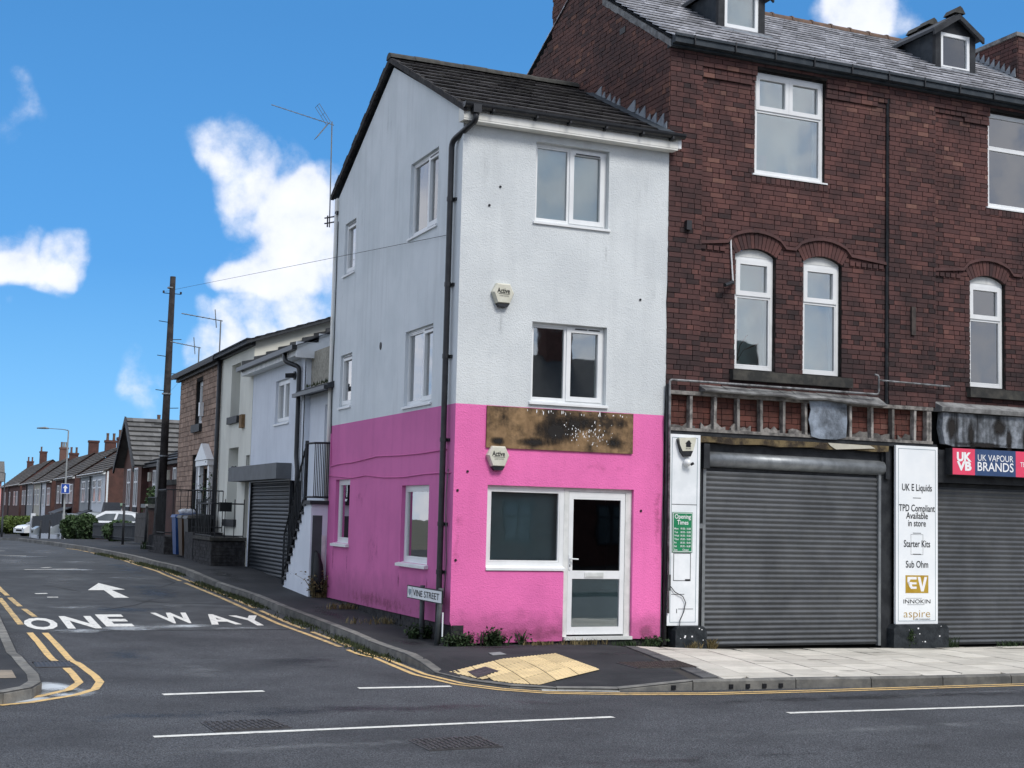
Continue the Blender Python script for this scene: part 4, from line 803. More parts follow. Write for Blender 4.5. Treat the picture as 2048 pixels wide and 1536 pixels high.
# ================================================================== the brick terrace with the shuttered shops
bk = thing('brick_terrace', 'tall sooty red brick terrace with slate roof, dormers and shuttered shops below', 'building', W(7.5,3,-.1))
B0, B1, BE = 3.30, 12.35, 8.73; SLP = .585; BRB = 3.35; BRZ = 8.86+SLP*(BRB+.12); RSL = .47
WIN = [(4.52,5.255),(5.757,6.49),(9.06,9.82),(10.29,11.03)]; WZ0, WZ1, WCR = 4.012, 5.752, 5.862
TOP = [(4.84,6.15),(9.455,10.77)]; TZ0, TZ1 = 7.025, 8.63
PILS = [(3.30,3.873),(7.358,8.292),(11.78,12.35)]
def brick_box(fr, u0, u1, z0, z1, d0, d1): return [fr.pt(u0,z0,d0),fr.pt(u1,z0,d0),fr.pt(u1,z0,d1),fr.pt(u0,z0,d1),fr.pt(u0,z1,d0),fr.pt(u1,z1,d0),fr.pt(u1,z1,d1),fr.pt(u0,z1,d1)]
def courses(fr, z0, z1, intervals, depth, seed, bw=.225, ch=.0755, j=.009, hdr=.28, sink=.03, out=.011, hue=None):
    rd = random.Random(seed); items = []; r = 0; z = z0
    while z < z1-.02:
        zt = min(z+ch, z1)
        for u0, u1 in intervals(z+ch/2):
            u = u0 - (rd.random()*.05 if r % 2 else bw/2*rd.uniform(.9,1.1)); header_row = (r % 4 == 0)
            while u < u1-.01:
                w = bw/2 if (header_row or rd.random() < hdr*.4) else bw; x0, x1 = max(u+j/2, u0), min(u+w-j/2, u1)
                if x1-x0 > .02:
                    d = depth(z+ch/2, (x0+x1)/2); p = rd.uniform(-.004,.005)
                    v = rd.random(); v = (.30+.42*v) if rd.random() < .72 else (.05+.3*v if rd.random() < .6 else rd.uniform(.72,1))
                    if hue: v = max(0, min(1, v+hue((x0+x1)/2, z)))
                    items.append((brick_box(fr, x0, x1, z+j/2, zt-j/2, d-sink, d+out+p), v))
                u += w
        z = zt; r += 1
    return items
def lay(items, parent, matn, n_ind, name='brick'):
    cam0 = Vector((0,0,1.72)); items.sort(key=lambda t: (t[0][0]-cam0).length)
    for p, v in items[:n_ind]:
        mb = MB(); mb.hexa(p, v); part(name, mb, matn, parent)
    mb = MB()
    for p, v in items[n_ind:]: mb.hexa(p, v)
    if items[n_ind:]: part('brickwork', mb, matn, parent, kind='stuff')
ZC = WCR-.677; RI_, RO_ = .677, .912; TW = math.tan(math.radians(33.2))
def cutout(ivs, c0, c1):
    out = []
    for a, b in ivs:
        if c1 <= a or c0 >= b: out.append((a,b)); continue
        if c0 > a: out.append((a,c0))
        if c1 < b: out.append((c1,b))
    return out
def front_iv(z):
    iv = [(B0, 3.873), (3.873, 7.358), (7.358, 8.292), (8.292, 11.78), (11.78, B1)]
    if TZ0-.09 < z < TZ1+.03:
        for a, b in TOP: iv = cutout(iv, a-(.0 if z > TZ0 else 0), b)
    for a, b in WIN:
        c = (a+b)/2
        if WZ0 < z <= WZ1: iv = cutout(iv, a, b)
        elif WZ1 < z < ZC+RO_: iv = cutout(iv, c-min((z-ZC)*TW, math.sqrt(max(0,RO_**2-(z-ZC)**2))), c+min((z-ZC)*TW, math.sqrt(max(0,RO_**2-(z-ZC)**2))))
    if 3.83 < z < 3.99:
        iv = cutout(cutout(iv, 4.44, 6.64), 8.987, 11.2)
    return iv
def fdepth(z, u):
    for a, b in PILS:
        if a <= u <= b: return 0
    if z > 8.50: return -.005
    if z > 8.425: return -.03
    if z > 8.35: return -.03 if int(u/.1125) % 2 else -.06
    return -.065
def soot(u, z): return (-.16 if z < 6.3 else -.16*max(0,(6.9-z)/.6) if z < 6.9 else .04) + -.18 if 3.7 < z < 4.4 else (-.12*math.exp(-((u-3.4)/.3)**2) - (.22 if z < 6.6 and (7.2 < u < 7.6 or 8.1 < u < 8.5) else 0) - (.1 if z < 6.4 else -.03))
arch = lambda a, b: [(a,WZ0)] + [(b,WZ0),(b,WZ1)] + [((a+b)/2+RI_*math.sin(t), ZC+RI_*math.cos(t)) for t in [math.radians(x) for x in (26,17,8,0,-8,-17,-26)]] + [(a,WZ1)]
mb = MB(); mb.panel(FRONT, [(B0,3.62),(B1,3.62),(B1,BE+.05),(B0,BE+.05)], [arch(a,b) for a,b in WIN] + [rect(a,b,TZ0,TZ1) for a,b in TOP], -.068, .15)
for a, b in PILS: mb.box(FRONT, a+.003, b-.003, 3.62, BE, -.07, .0)
mb.box(FRONT, 3.88, 11.77, 8.645, BE, -.07, -.006)
wall = part('wall', mb, 'mortar', bk, recalc=False)
items = courses(FRONT, 3.62, BE, front_iv, fdepth, 11, hue=soot)
lay(items, wall, 'brick', 200)
for i, (a, b) in enumerate(WIN):                          # rubbed brick arches
    c = (a+b)/2; n = 13
    for k in range(n):
        t0, t1 = math.radians(-33+66*k/n+.35), math.radians(-33+66*(k+1)/n-.35); mb = MB(); pr = random.uniform(-.052,-.044)
        mb.prism(FRONT, [(c+RI_*math.sin(t0),ZC+RI_*math.cos(t0)),(c+RI_*math.sin(t1),ZC+RI_*math.cos(t1)),(c+RO_*math.sin(t1),ZC+RO_*math.cos(t1)),(c+RO_*math.sin(t0),ZC+RO_*math.cos(t0))], -.12, pr, random.uniform(.15,.75)); part('arch_brick', mb, 'brick', wall)
def sweep(path, w, d0, d1):
    mb = MB(); pr = None
    for (u0,z0),(u1,z1) in zip(path, path[1:]): mb.hexa([FRONT.pt(u0,z0-w,d0),FRONT.pt(u1,z1-w,d0),FRONT.pt(u1,z1-w,d1),FRONT.pt(u0,z0-w,d1),FRONT.pt(u0,z0,d0),FRONT.pt(u1,z1,d0),FRONT.pt(u1,z1,d1-.01),FRONT.pt(u0,z0,d1-.01)], .35)
    return mb
for w0, w1, x0, x1 in ((WIN[0],WIN[1],3.88,7.35),(WIN[2],WIN[3],8.30,11.77)):
    path = [(x0,5.885)]
    for a, b in (w0, w1):
        c = (a+b)/2; rr = RO_+.055
        path += [(c+rr*math.sin(math.radians(t)), ZC+.0+rr*math.cos(math.radians(t))-(.05 if abs(t) > 30 else .0)) for t in (-33,-26,-18,-9,0,9,18,26,33)]
    path += [(x1,5.885)]
    part('hood_mould', sweep(path, .05, -.06, -.012), 'brick', wall)
    for s0, s1 in ((x0, w0[0]-.13), (w1[1]+.13, x1)):
        mb = MB(); u = s0
        while u < s1-.1: mb.box(FRONT, u+.01, u+.10, 5.765, 5.83, -.07, -.03, random.random()*.6); u += .1125
        part('dentils', mb, 'brick', wall)
for a, b in TOP:
    for k in range(16):
        mb = MB(); u = a-.06+k*(b-a+.12)/16; mb.box(FRONT, u+.005, u+(b-a+.12)/16-.005, TZ0-.135, TZ0-.035, -.09, -.044, random.uniform(.05,.5)); part('soldier_brick', mb, 'brick', wall)
for u0, u1 in ((4.44,6.64),(8.987,11.2)):
    mb = MB(); mb.box(FRONT,u0,u1,3.835,3.985,-.1,.04); part('stone_sill', mb, 'stone_sill', wall)
# windows
arched = [(0,1,0,.652,False),(0,1,.652,1,True)]
for i, (a, b) in enumerate(WIN):
    w = window(FRONT, a+.012, b-.012, WZ0+.01, WZ1-.02, bk, arched, rec=.13, frm='upvc', back='room_sky_tone', gm='glass', curtains=[(.82,.97,'curtain')], deep=.32, fw=.05, cw=.06)
    mb = MB(); c = (a+b)/2; pts = [(a+.01,WZ1-.02),(b-.01,WZ1-.02)] + [(c+(RI_-.005)*math.sin(math.radians(t)), ZC+(RI_-.005)*math.cos(math.radians(t))) for t in (30,22,14,6,-6,-14,-22,-30)]
    mb.prism(FRONT, pts, -.2, -.125); part('arch_filler', mb, 'upvc_aged', w)
for i, (a, b) in enumerate(TOP):
    ps = [(0,1,0,.63,False),(0,.5,.63,1,True),(.5,1,.63,1,True)] if i == 0 else [(0,1,0,.63,False),(0,1,.63,1,False)]
    window(FRONT, a+.01, b-.01, TZ0+.005, TZ1-.01, bk, ps, rec=.11, back='room_sky_tone', deep=.36, fw=.045, cw=.055, curtains=[(.9,.985,'curtain')], sill=(.05,.035,-.03))
# things on the window ledges
pl = thing('potted_plant', 'spindly pot plant behind the left arched window', 'pot plant', FRONT.pt(4.66,4.06,-.23)); mb = MB(); mb.tube([FRONT.pt(4.67,4.065,-.23),FRONT.pt(4.67,4.15,-.23)],[.05,.06],8); part('pot', mb, 'upvc', pl)
mb = MB()
for t, h, l in ((-.5,.35,.08),(.1,.5,.06),(.6,.42,.2),(.9,.3,.27),(-.2,.42,.1)): mb.tube([FRONT.pt(4.67,4.14,-.23),FRONT.pt(4.67+l*t*.5,4.14+h*.6,-.23),FRONT.pt(4.67+l*t*1.6,4.14+h,-.23)],[.006,.005,.012],4)
part('stems', mb, 'straw', pl)
mb = MB(); mb.tube([FRONT.pt(4.98,4.065,-.23),FRONT.pt(4.98,4.13,-.23)],[.04,.05],8); single('plant_pot', mb, 'upvc', 'small white pot on the ledge of the left arched window', 'pot')
mb = MB(); mb.box(FRONT,4.93,5.16,7.08,7.36,-.3,-.2); single('box', mb, 'upvc', 'white box standing in the lower left of the wide upper window', 'box')
mb = MB(); mb.prism(FRONT,[(5.33,7.08),(5.47,7.08),(5.46,7.16),(5.40,7.19),(5.34,7.16)],-.3,-.24); single('ornament', mb, 'upvc', 'rounded white ornament on the ledge of the wide upper window', 'ornament')
mb = MB(); mb.prism(FRONT,[(5.60,7.08),(5.70,7.08),(5.72,7.2),(5.62,7.22)],-.28,-.26); single('card', mb, 'upvc', 'white card propped on the ledge of the wide upper window', 'card')
# gable wall above the pink roof
GB = side(B0)
def giv(z):
    lo = 0 if z < 8.83 else (z-8.83)/SLP; hi = 5.9 if z < 9.55 else (4.5 if z > 10.16 else BRB+(BRZ-.12-z)/RSL)
    if z > 9.9: lo = min(lo, 2.35)
    if z > 10.35: lo = 2.35
    return [(lo, min(hi, 6.4))] if hi-lo > .05 else []
mb = MB(); mb.panel(GB, [(0,6.5),(6.4,6.5),(6.4,9.0),(4.5,10.15),(4.5,12.2),(2.35,12.2),(2.35,10.2),(0,8.82)], [], -.002); mb.box(GB, 2.36,4.49,9.9,12.2,-.7,-.01); gw = part('gable_wall', mb, 'mortar_dark', bk, recalc=False)
gi = courses(GB, 6.55, 12.2, giv, lambda z,u: 0.0, 5, out=.012, hdr=.2); lay(gi, gw, 'brick_gable', 0)
mb = MB()
for k in range(22):                                       # mortar fillet along the verge
    b0, b1 = -.05+k*.11, .065+k*.11; z0, z1 = 8.79+SLP*b0, 8.79+SLP*b1; s_ = random.uniform(0,.02)
    mb.hexa([GB.pt(b0,z0-.03-s_,-.1),GB.pt(b1,z1-.03-s_,-.1),GB.pt(b1,z1-.03-s_,.03),GB.pt(b0,z0-.03-s_,.03),GB.pt(b0,z0+.07,-.1),GB.pt(b1,z1+.07,-.1),GB.pt(b1,z1+.07,.03),GB.pt(b0,z0+.07,.03)])
part('verge_fillet', mb, 'grey_board', gw)
mb = MB(); mb.box(GB,1.52,1.72,9.42,9.52,0,.02); part('air_brick', mb, 'ink', gw)
# lead flashing where the pink roof meets the brick gable
for b, wd, h in ((2.5,.30,.19),(2.3,.17,.16),(2.1,.20,.17),(1.92,.17,.16),(1.74,.17,.17),(1.28,.34,.22),(1.06,.15,.16),(.9,.28,.21),(.66,.16,.16),(.5,.24,.2),(.28,.28,.23),(.12,.16,.16)):
    z = EAV+.07+PIT*b; mb = MB(); vs = []
    for d in (.012,.03): vs += [GB.pt(b-wd/2,z+.02,d),GB.pt(b+wd/2,z+.03+PIT*wd/2,d),GB.pt(b-wd/2+.01,z+h,d)]
    mb.add(vs, [(0,1,2),(3,5,4),(0,3,4,1),(1,4,5,2),(2,5,3,0)]); part('lead_flashing', mb, 'lead', gw)
mb = MB(); mb.hexa([W(B0-.18,-.2,zf(-.2)+.05),W(B0-.01,-.2,zf(-.2)+.05),W(B0-.01,2.7,zf(2.7)+.05),W(B0-.15,2.7,zf(2.7)+.05),W(B0-.18,-.2,zf(-.2)+.06),W(B0-.01,-.2,zf(-.2)+.085),W(B0-.01,2.7,zf(2.7)+.085),W(B0-.15,2.7,zf(2.7)+.06)]); part('lead_apron', mb, 'felt', gw)
# roof of slates
rz = lambda b: 8.86+SLP*(b+.12) if b <= BRB else BRZ-RSL*(b-BRB)
mb = MB(); a0, a1 = B0-.03, B1
mb.add([W(a0,-.15,rz(-.15)-.03),W(a1,-.15,rz(-.15)-.03),W(a1,BRB,rz(BRB)-.03),W(a0,BRB,rz(BRB)-.03),W(a1,6.5,rz(6.5)-.03),W(a0,6.5,rz(6.5)-.03)], [(0,1,2,3),(3,2,4,5)]); broof = part('roof', mb, 'felt', bk, recalc=False)
tiles(W(a0,-.15,rz(-.15)), W(a1,-.15,rz(-.15)), W(0,BRB,rz(BRB))-W(0,-.15,rz(-.15)), 16, .30, broof, 'slate', 300, 'slate', thick=.028, jig=.008, lap=1.25)
tiles(W(a1,6.5,rz(6.5)), W(a0,6.5,rz(6.5)), W(0,BRB,rz(BRB))-W(0,6.5,rz(6.5)), 14, .4, broof, 'slate', 0, 'rear_slate', thick=.012)
k = 0; a = a0
while a < a1-.1:
    mb = MB(); vs = []; seg = 6; rr = .12; e = min(a+.44, a1)
    for q_, rs in ((a,rr),(a+.04,rr),(a+.05,rr*.86),(e,rr*.86)):
        for q in range(seg+1):
            t = math.pi*q/seg; vs.append(W(q_, BRB-math.cos(t)*rs*1.1, BRZ-.03+math.sin(t)*rs))
    s1 = seg+1; mb.add(vs, [(r*s1+q,r*s1+q+1,(r+1)*s1+q+1,(r+1)*s1+q) for r in range(3) for q in range(seg)] + [tuple(range(s1))]); part('ridge_tile', mb, 'ridge_terracotta', broof); a += .435
# gutter and fascia
mb = MB(); mb.box(FRONT,B0-.02,B1,BE,BE+.10,-.07,.09); part('eaves_board', mb, 'felt', bk); gb = MB(); gb.box(FRONT,B0-.03,B1,BE+.035,BE+.15,.092,.19); gut2 = part('gutter', gb, 'felt', bk, label='dark ogee gutter along the brick eaves')
mb = MB(); mb.box(FRONT,B0-.035,B1,BE+.125,BE+.165,.18,.215); part('gutter_lip', mb, 'felt', gut2)
for u in [B0+.28+.72*k for k in range(13)]:
    mb = MB(); mb.box(FRONT,u,u+.02,BE+.02,BE+.172,.17,.222); part('gutter_joint', mb, 'black_paint', gut2)
# dormers
def dormer(u0, u1, name_label, bf, z0, z1, peak):
    D = front(bf); dm = MB(); back = bf+(peak-.15-rz(bf))/SLP
    dm.add([W(u0,bf,z0-.06),W(u0,bf,z1),W(u0,bf+(z1-rz(bf))/SLP,z1)], [(0,1,2)]); dm.add([W(u1,bf,z0-.06),W(u1,bf,z1),W(u1,bf+(z1-rz(bf))/SLP,z1)], [(0,1,2)])
    d = part('dormer', dm, 'felt', bk, label=name_label, recalc=False)
    mb = MB(); mb.box(D,u0-.02,u0+.10,z0-.08,z1,-.05,.03); mb.box(D,u1-.10,u1+.02,z0-.08,z1,-.05,.03); c = (u0+u1)/2
    mb.prism(D,[(u0-.02,z1),(u1+.02,z1),(c,peak-.06)],-.05,.02); part('dormer_frame', mb, 'black_paint', d)
    for s_, ue in ((1,u0-.13),(-1,u1+.13)):
        mb = MB(); z_e = z1-.02; bb = bf+(z_e-rz(bf))/SLP; bp = bf+(peak-rz(bf))/SLP
        mb.hexa([W(ue,bf-.12,z_e-.03),W(c,bf-.12,peak-.03),W(c,bp,peak-.03),W(ue,bb,z_e-.03),W(ue,bf-.12,z_e+.03),W(c,bf-.12,peak+.03),W(c,bp,peak+.03),W(ue,bb,z_e+.03)]); part('dormer_roof', mb, 'slate_dark', d)
        mb = MB(); mb.hexa([W(ue,bf-.15,z_e-.1),W(c,bf-.15,peak-.1),W(c,bf-.1,peak-.1),W(ue,bf-.1,z_e-.1),W(ue,bf-.15,z_e-.0),W(c,bf-.15,peak),W(c,bf-.1,peak),W(ue,bf-.1,z_e)]); part('bargeboard', mb, 'black_paint', d)
    n = 4
    for k in range(n):
        if k in (1,): continue
        bb0 = bf-.16+k*.36; mb = MB(); h = .02+.03*random.random()
        vs = []
        for bb in (bb0, bb0+.33):
            for du, dz in ((-.12,-.06),(-.05,.04),(0,.07),(.05,.04),(.12,-.06)): vs.append(W(c+du,bb,peak+.03+h+dz))
        mb.add(vs, [(i,i+1,6+i,5+i) for i in range(4)]+[(0,1,2,3,4),(5,6,7,8,9)]); part('ridge_tile', mb, 'ridge_grey', d)
    mb = MB(); bars(mb, D, u0+.1, u1-.1, z0, z1, .06, -.04, .015); f = part('dormer_window', mb, 'upvc', bk); g = MB(); g.box(D,u0+.15,u1-.15,z0+.05,z1-.05,-.03,-.02); part('pane', g, 'glass_soft', f); g = MB(); g.box(D,u0+.11,u1-.11,z0+.01,z1-.01,-.12,-.11); part('blind', g, 'blind_pale', f)
    mb = MB(); mb.hexa([W(u0-.06,bf-.22,rz(bf-.22)+.03),W(u1+.06,bf-.22,rz(bf-.22)+.03),W(u1+.06,bf-.02,rz(bf-.02)+.03),W(u0-.06,bf-.02,rz(bf-.02)+.03),W(u0-.06,bf-.22,rz(bf-.22)+.045),W(u1+.06,bf-.22,rz(bf-.22)+.045),W(u1+.06,bf-.02,z0-.02),W(u0-.06,bf-.02,z0-.02)]); part('lead_apron', mb, 'lead', d)
dormer(4.90, 5.76, 'slate-cheeked dormer cut by the top of the picture', 1.32, 9.73, 10.36, 10.78)
dormer(9.42, 10.28, 'gabled dormer with ridge tiles near the second chimney', 1.38, 9.75, 10.40, 10.74)
# chimney on the far party wall
ST = side(11.49); mb = MB(); mb.abox(11.5,12.35,1.6,5.0,9.3,10.74); st = part('chimney_stack', mb, 'mortar_dark', bk)
si = courses(ST, 9.5, 10.70, lambda z: [(max(1.58,1.58),3.9)], lambda z,u: 0, 9, out=.012); lay(si, st, 'brick', 0); si = courses(front(1.58), 9.4, 10.70, lambda z: [(11.5,12.35)], lambda z,u: 0, 10, out=.012); lay(si, st, 'brick', 0)
mb = MB(); mb.abox(11.44,12.4,1.54,5.0,10.70,10.77); part('stack_coping', mb, 'grey_board', st)
for k in range(9):
    b = 1.68+k*.14; z = rz(b); mb = MB(); vs = []
    for d in (.014,.03): vs += [ST.pt(b-.07,z+.03,d),ST.pt(b+.09,z+.05+SLP*.06,d),ST.pt(b-.06,z+.2,d)]
    mb.add(vs, [(0,1,2),(3,5,4),(0,3,4,1),(1,4,5,2),(2,5,3,0)]); part('lead_flashing', mb, 'lead', st)
mb = MB(); mb.hexa([W(11.33,1.4,rz(1.4)+.02),W(11.48,1.4,rz(1.4)+.02),W(11.48,3.0,rz(3.0)+.02),W(11.33,3.0,rz(3.0)+.02),W(11.33,1.4,rz(1.4)+.035),W(11.48,1.4,rz(1.4)+.05),W(11.48,3.0,rz(3.0)+.05),W(11.33,3.0,rz(3.0)+.035)]); part('lead_gutter', mb, 'lead', st)
# odds and ends on the brick face
mb = MB(); mb.box(FRONT,3.575,3.66,6.0,6.14,.0,.08); part('vent', mb, 'black_plastic', bk)
mb = MB(); mb.tube([FRONT.pt(4.41,5.98,-.03),FRONT.pt(4.42,5.7,-.02),FRONT.pt(4.455,5.3,-.02)],.012,6); part('white_conduit', mb, 'upvc', bk); mb = MB(); mb.tube([FRONT.pt(4.455,5.3,-.03),FRONT.pt(4.40,5.29,.05),FRONT.pt(4.22,5.22,.12)],.03,8); part('security_light', mb, 'black_plastic', bk)
mb = MB(); mb.box(FRONT,7.78,7.86,4.75,5.2,.0,.05); part('iron_bracket', mb, 'iron_brown', bk)
mb = MB(); mb.tube([FRONT.pt(7.36,BE,-.03),FRONT.pt(7.345,3.62,-.03)],.028,6); part('pilaster_shade', mb, 'black_paint', bk)  # black strip standing in for the shade at the pilaster's left edge
tb = part('steel_conduit', path_tube(round_path([FRONT.pt(3.34,.4,.1),FRONT.pt(3.31,3.76,.1),FRONT.pt(7.07,3.755,.12),FRONT.pt(7.07,4.05,.12),FRONT.pt(6.99,4.06,.12)],.05),.018,6),'steel_tube',bk,smooth=True)
part('steel_conduit', path_tube([FRONT.pt(7.10,3.98,.1),FRONT.pt(8.5,3.965,.1)],.016,6),'steel_tube',bk,smooth=True)

# ------------------------------------------------ the stripped shop fascia
mb = MB(); mb.box(FRONT,B0+.02,B1,-.3,3.62,-.6,-.22); part('shop_backing', mb, 'room_dark', bk)
mb = MB(); mb.box(FRONT,3.34,8.2,2.98,3.62,-.2,-.075); inf = part('infill_wall', mb, 'mortar', bk); ii = courses(FRONT, 3.06, 3.6, lambda z: [(3.36,8.15)], lambda z,u: -.07, 21, bw=.21, ch=.085); lay(ii, inf, 'brick_infill', 100)
fs = MB(); fs.box(FRONT,3.33,8.2,3.56,3.615,-.06,.06); fs.box(FRONT,3.33,8.2,3.03,3.075,-.06,.05); fas = part('fascia_frame', fs, 'old_timber', bk, label='bare timber frame of the stripped shop fascia')
for u in (3.35,3.714,4.128,4.54,4.95,5.355,5.76,6.595,7.01,7.418,7.844,8.10,8.155):
    mb = MB(); t = random.uniform(-.008,.008); mb.hexa(brick_box(FRONT,u-.022,u+.022,3.076,3.558,-.05,.045)); 
    for i in (4,5,6,7): mb.v[i] += FRONT.pt(t,0,0)-FRONT.pt(0,0,0)
    mb.var = [random.choice((.1,.5,.9,.9))]*6; part('batten', mb, 'old_timber', fas)
for k in range(9):
    u = 3.4+k*.52; mb = MB(); n = 6; h = [random.uniform(.02,.11) for _ in range(n+1)]; w = random.uniform(.3,.48)
    if 5.75 < u < 6.4: continue
    mb.prism(FRONT, [(u,3.078)]+[(u+w*i/n,3.078+h[i]) for i in range(n+1)]+[(u+w,3.078)], -.045, random.uniform(-.03,.0), random.random()); part('splintered_board', mb, 'old_timber', fas)
bp_ = [(5.80,3.59),(6.12,3.60),(6.50,3.58),(6.51,3.3),(6.49,3.06),(6.3,3.02),(6.0,3.02),(5.84,3.05),(5.82,3.2),(5.79,3.3),(5.83,3.45)]
mb = MB(); mb.prism(FRONT, bp_, .048, .064); part('loose_board', mb, 'peeling_board', fas, label='blue-grey remnant of the old sign board')
mb = MB(); us = [3.87,4.3,4.8,5.3,5.55,6.0,6.6,7.2]; zs = [3.66,3.655,3.65,3.66,3.63,3.655,3.62,3.61]
for i in range(len(us)-1): mb.hexa([FRONT.pt(us[i],zs[i]-.04,-.06),FRONT.pt(us[i+1],zs[i+1]-.04,-.06),FRONT.pt(us[i+1],zs[i+1]-.04,.17),FRONT.pt(us[i],zs[i]-.04,.17),FRONT.pt(us[i],3.74,-.06),FRONT.pt(us[i+1],3.74-.01,-.06),FRONT.pt(us[i+1],zs[i+1]-.02,.18),FRONT.pt(us[i],zs[i]-.02,.18)])
part('lead_cover', mb, 'grey_board', fas)
mb = MB(); us = [3.84+i*.29 for i in range(13)]
for i in range(12):
    h0, h1 = 2.875+.012*math.sin(i*2.1), 2.875+.012*math.sin((i+1)*2.1); mb.hexa([FRONT.pt(us[i],h0,-.1),FRONT.pt(us[i+1],h1,-.1),FRONT.pt(us[i+1],h1,.05),FRONT.pt(us[i],h0,.05),FRONT.pt(us[i],2.965,-.1),FRONT.pt(us[i+1],2.965,-.1),FRONT.pt(us[i+1],2.965,.06),FRONT.pt(us[i],2.965,.06)])
part('soffit_timber', mb, 'rotten_timber', fas)
mb = MB(); mb.prism(FRONT,[(6.15,2.965),(6.95,2.955),(7.05,2.915),(6.8,2.90),(6.55,2.885),(6.3,2.87),(6.2,2.92)],.062,.068); part('peeling_paint', mb, 'far_render_cream', fas)
mb = MB(); mb.box(FRONT,3.33,8.3,2.968,3.03,-.1,.03); part('bressummer', mb, 'black_paint', bk)
mb = MB(); mb.prism(FRONT,[(8.39,3.55),(11.75,3.55),(11.75,3.06),(10.5,3.03),(9.3,3.04),(8.6,3.01),(8.42,3.05),(8.36,3.3)],-.05,.08); fb = part('fascia_board', mb, 'dirty_board', bk, label='stained blue-grey fascia board over the right shop')
for u, z, ru, rz in ((8.55,3.3,.16,.25),(8.95,3.2,.10,.32),(9.55,3.35,.2,.2),(9.75,3.15,.09,.3),(10.1,3.2,.12,.3),(9.2,3.06,.8,.06)): decal(FRONT,u,z,ru,rz,.082,'mould',fb,1.4,'mould_stain')
mb = MB(); mb.hexa([FRONT.pt(8.28,3.56,-.06),FRONT.pt(11.76,3.56,-.06),FRONT.pt(11.76,3.56,.15),FRONT.pt(8.30,3.56,.15),FRONT.pt(8.28,3.73,-.06),FRONT.pt(11.76,3.73,-.06),FRONT.pt(11.76,3.63,.16),FRONT.pt(8.30,3.63,.16)]); part('fascia_coping', mb, 'grey_board', bk)
# posts between the shops
for u0, u1 in ((3.31,3.34),(3.86,3.955),(7.24,7.44),(8.255,8.275)): mb = MB(); mb.box(FRONT,u0,u1,-.2,2.97,-.2,-.02); part('shop_post', mb, 'black_paint', bk)
part('shop_downpipe', path_tube([FRONT.pt(3.305,3.7,.05),FRONT.pt(3.315,-.05,.05)],.028,8),'black_paint',bk,smooth=True)
def plinth(u0, u1, z1):
    mb = MB(); zb = -.2; mb.prism(FRONT,[(u0,zb),(u1,zb),(u1,z1-.06),(u1-.06,z1),(u0+.06,z1),(u0,z1-.06)],-.1,.15); p = part('plinth_block', mb, 'plinth_black', bk); 
    rd = random.Random(int(u0*10)); mb = MB()
    for k in range(9):
        u, z, s_ = rd.uniform(u0+.04,u1-.04), rd.uniform(zb+.08,z1-.01), rd.uniform(.004,.014); mb.box(FRONT,u-s_,u+s_,z-s_*.8,z+s_*.8,.149,.1515)
    part('paint_chips', mb, 'lettering_white', p, kind='stuff')
plinth(3.44,3.965,.215); plinth(7.35,8.43,.205)
# ------------------------------------------------ roller shutters
def shutter(label, u0, u1, z0, z1, d, fr=FRONT, matn='shutter', pitch=.0755, rail='galv', name='roller_shutter', rails=True):
    th = thing(name, label, 'shutter', fr.pt((u0+u1)/2, z0, d)); n = int((z1-z0)/pitch); prof = [(0,0),(.012,.004),(.03,.016),(.045,.016),(.062,.004),(.0735,0)]
    mb = MB(); vs = []
    for u in (u0, u1):
        for z, dd in prof: vs.append(fr.pt(u, z0+z*pitch/.0755, d+dd))
    m_ = len(prof); mb.add(vs, [(i,i+1,m_+i+1,m_+i) for i in range(m_-1)]); me = mesh_of('slat', mb, matn, fr.pt((u0+u1)/2,z0,d)); base = fr.pt((u0+u1)/2,z0,d)
    for k in range(n): inst('slat', me, th, base+Vector((0,0,k*pitch)))
    mb = MB(); mb.box(fr,u0,u1,z0,z1,d-.03,d-.012); part('slat_gaps', mb, 'black_paint', th)
    if rails:
        for x in (u0-.04,u1+.0): mb = MB(); mb.box(fr,x,x+.05,z0-.02,z1+.05,d-.02,d+.045); part('guide_rail', mb, rail, th)
    return th
s1 = shutter('long grey roller shutter closed between the two white sign boards', 4.02, 7.19, -.10, 2.52, -.07)
mb = MB(); mb.tube([FRONT.pt(4.04,2.64,-.07),FRONT.pt(7.28,2.62,-.07)],.115,14); part('shutter_roll', mb, 'galv', s1, smooth=True)
mb = MB(); mb.box(FRONT,4.0,7.3,2.73,2.87,-.2,-.06); mb.box(FRONT,3.94,4.04,2.5,2.86,-.15,.05); mb.box(FRONT,7.285,7.36,2.45,2.86,-.15,.03); part('roll_bracket', mb, 'black_paint', s1)
mb = MB(); mb.box(FRONT,3.89,3.95,1.62,1.69,-.02,.02); part('key_switch', mb, 'galv', s1)
s2 = shutter('dark grey roller shutter closed under the pink and navy shop sign', 8.31, 11.4, -.13, 2.42, -.07)
mb = MB(); mb.box(FRONT,8.28,11.5,2.43,2.95,-.2,.06); part('shutter_box', mb, 'black_paint', s2)
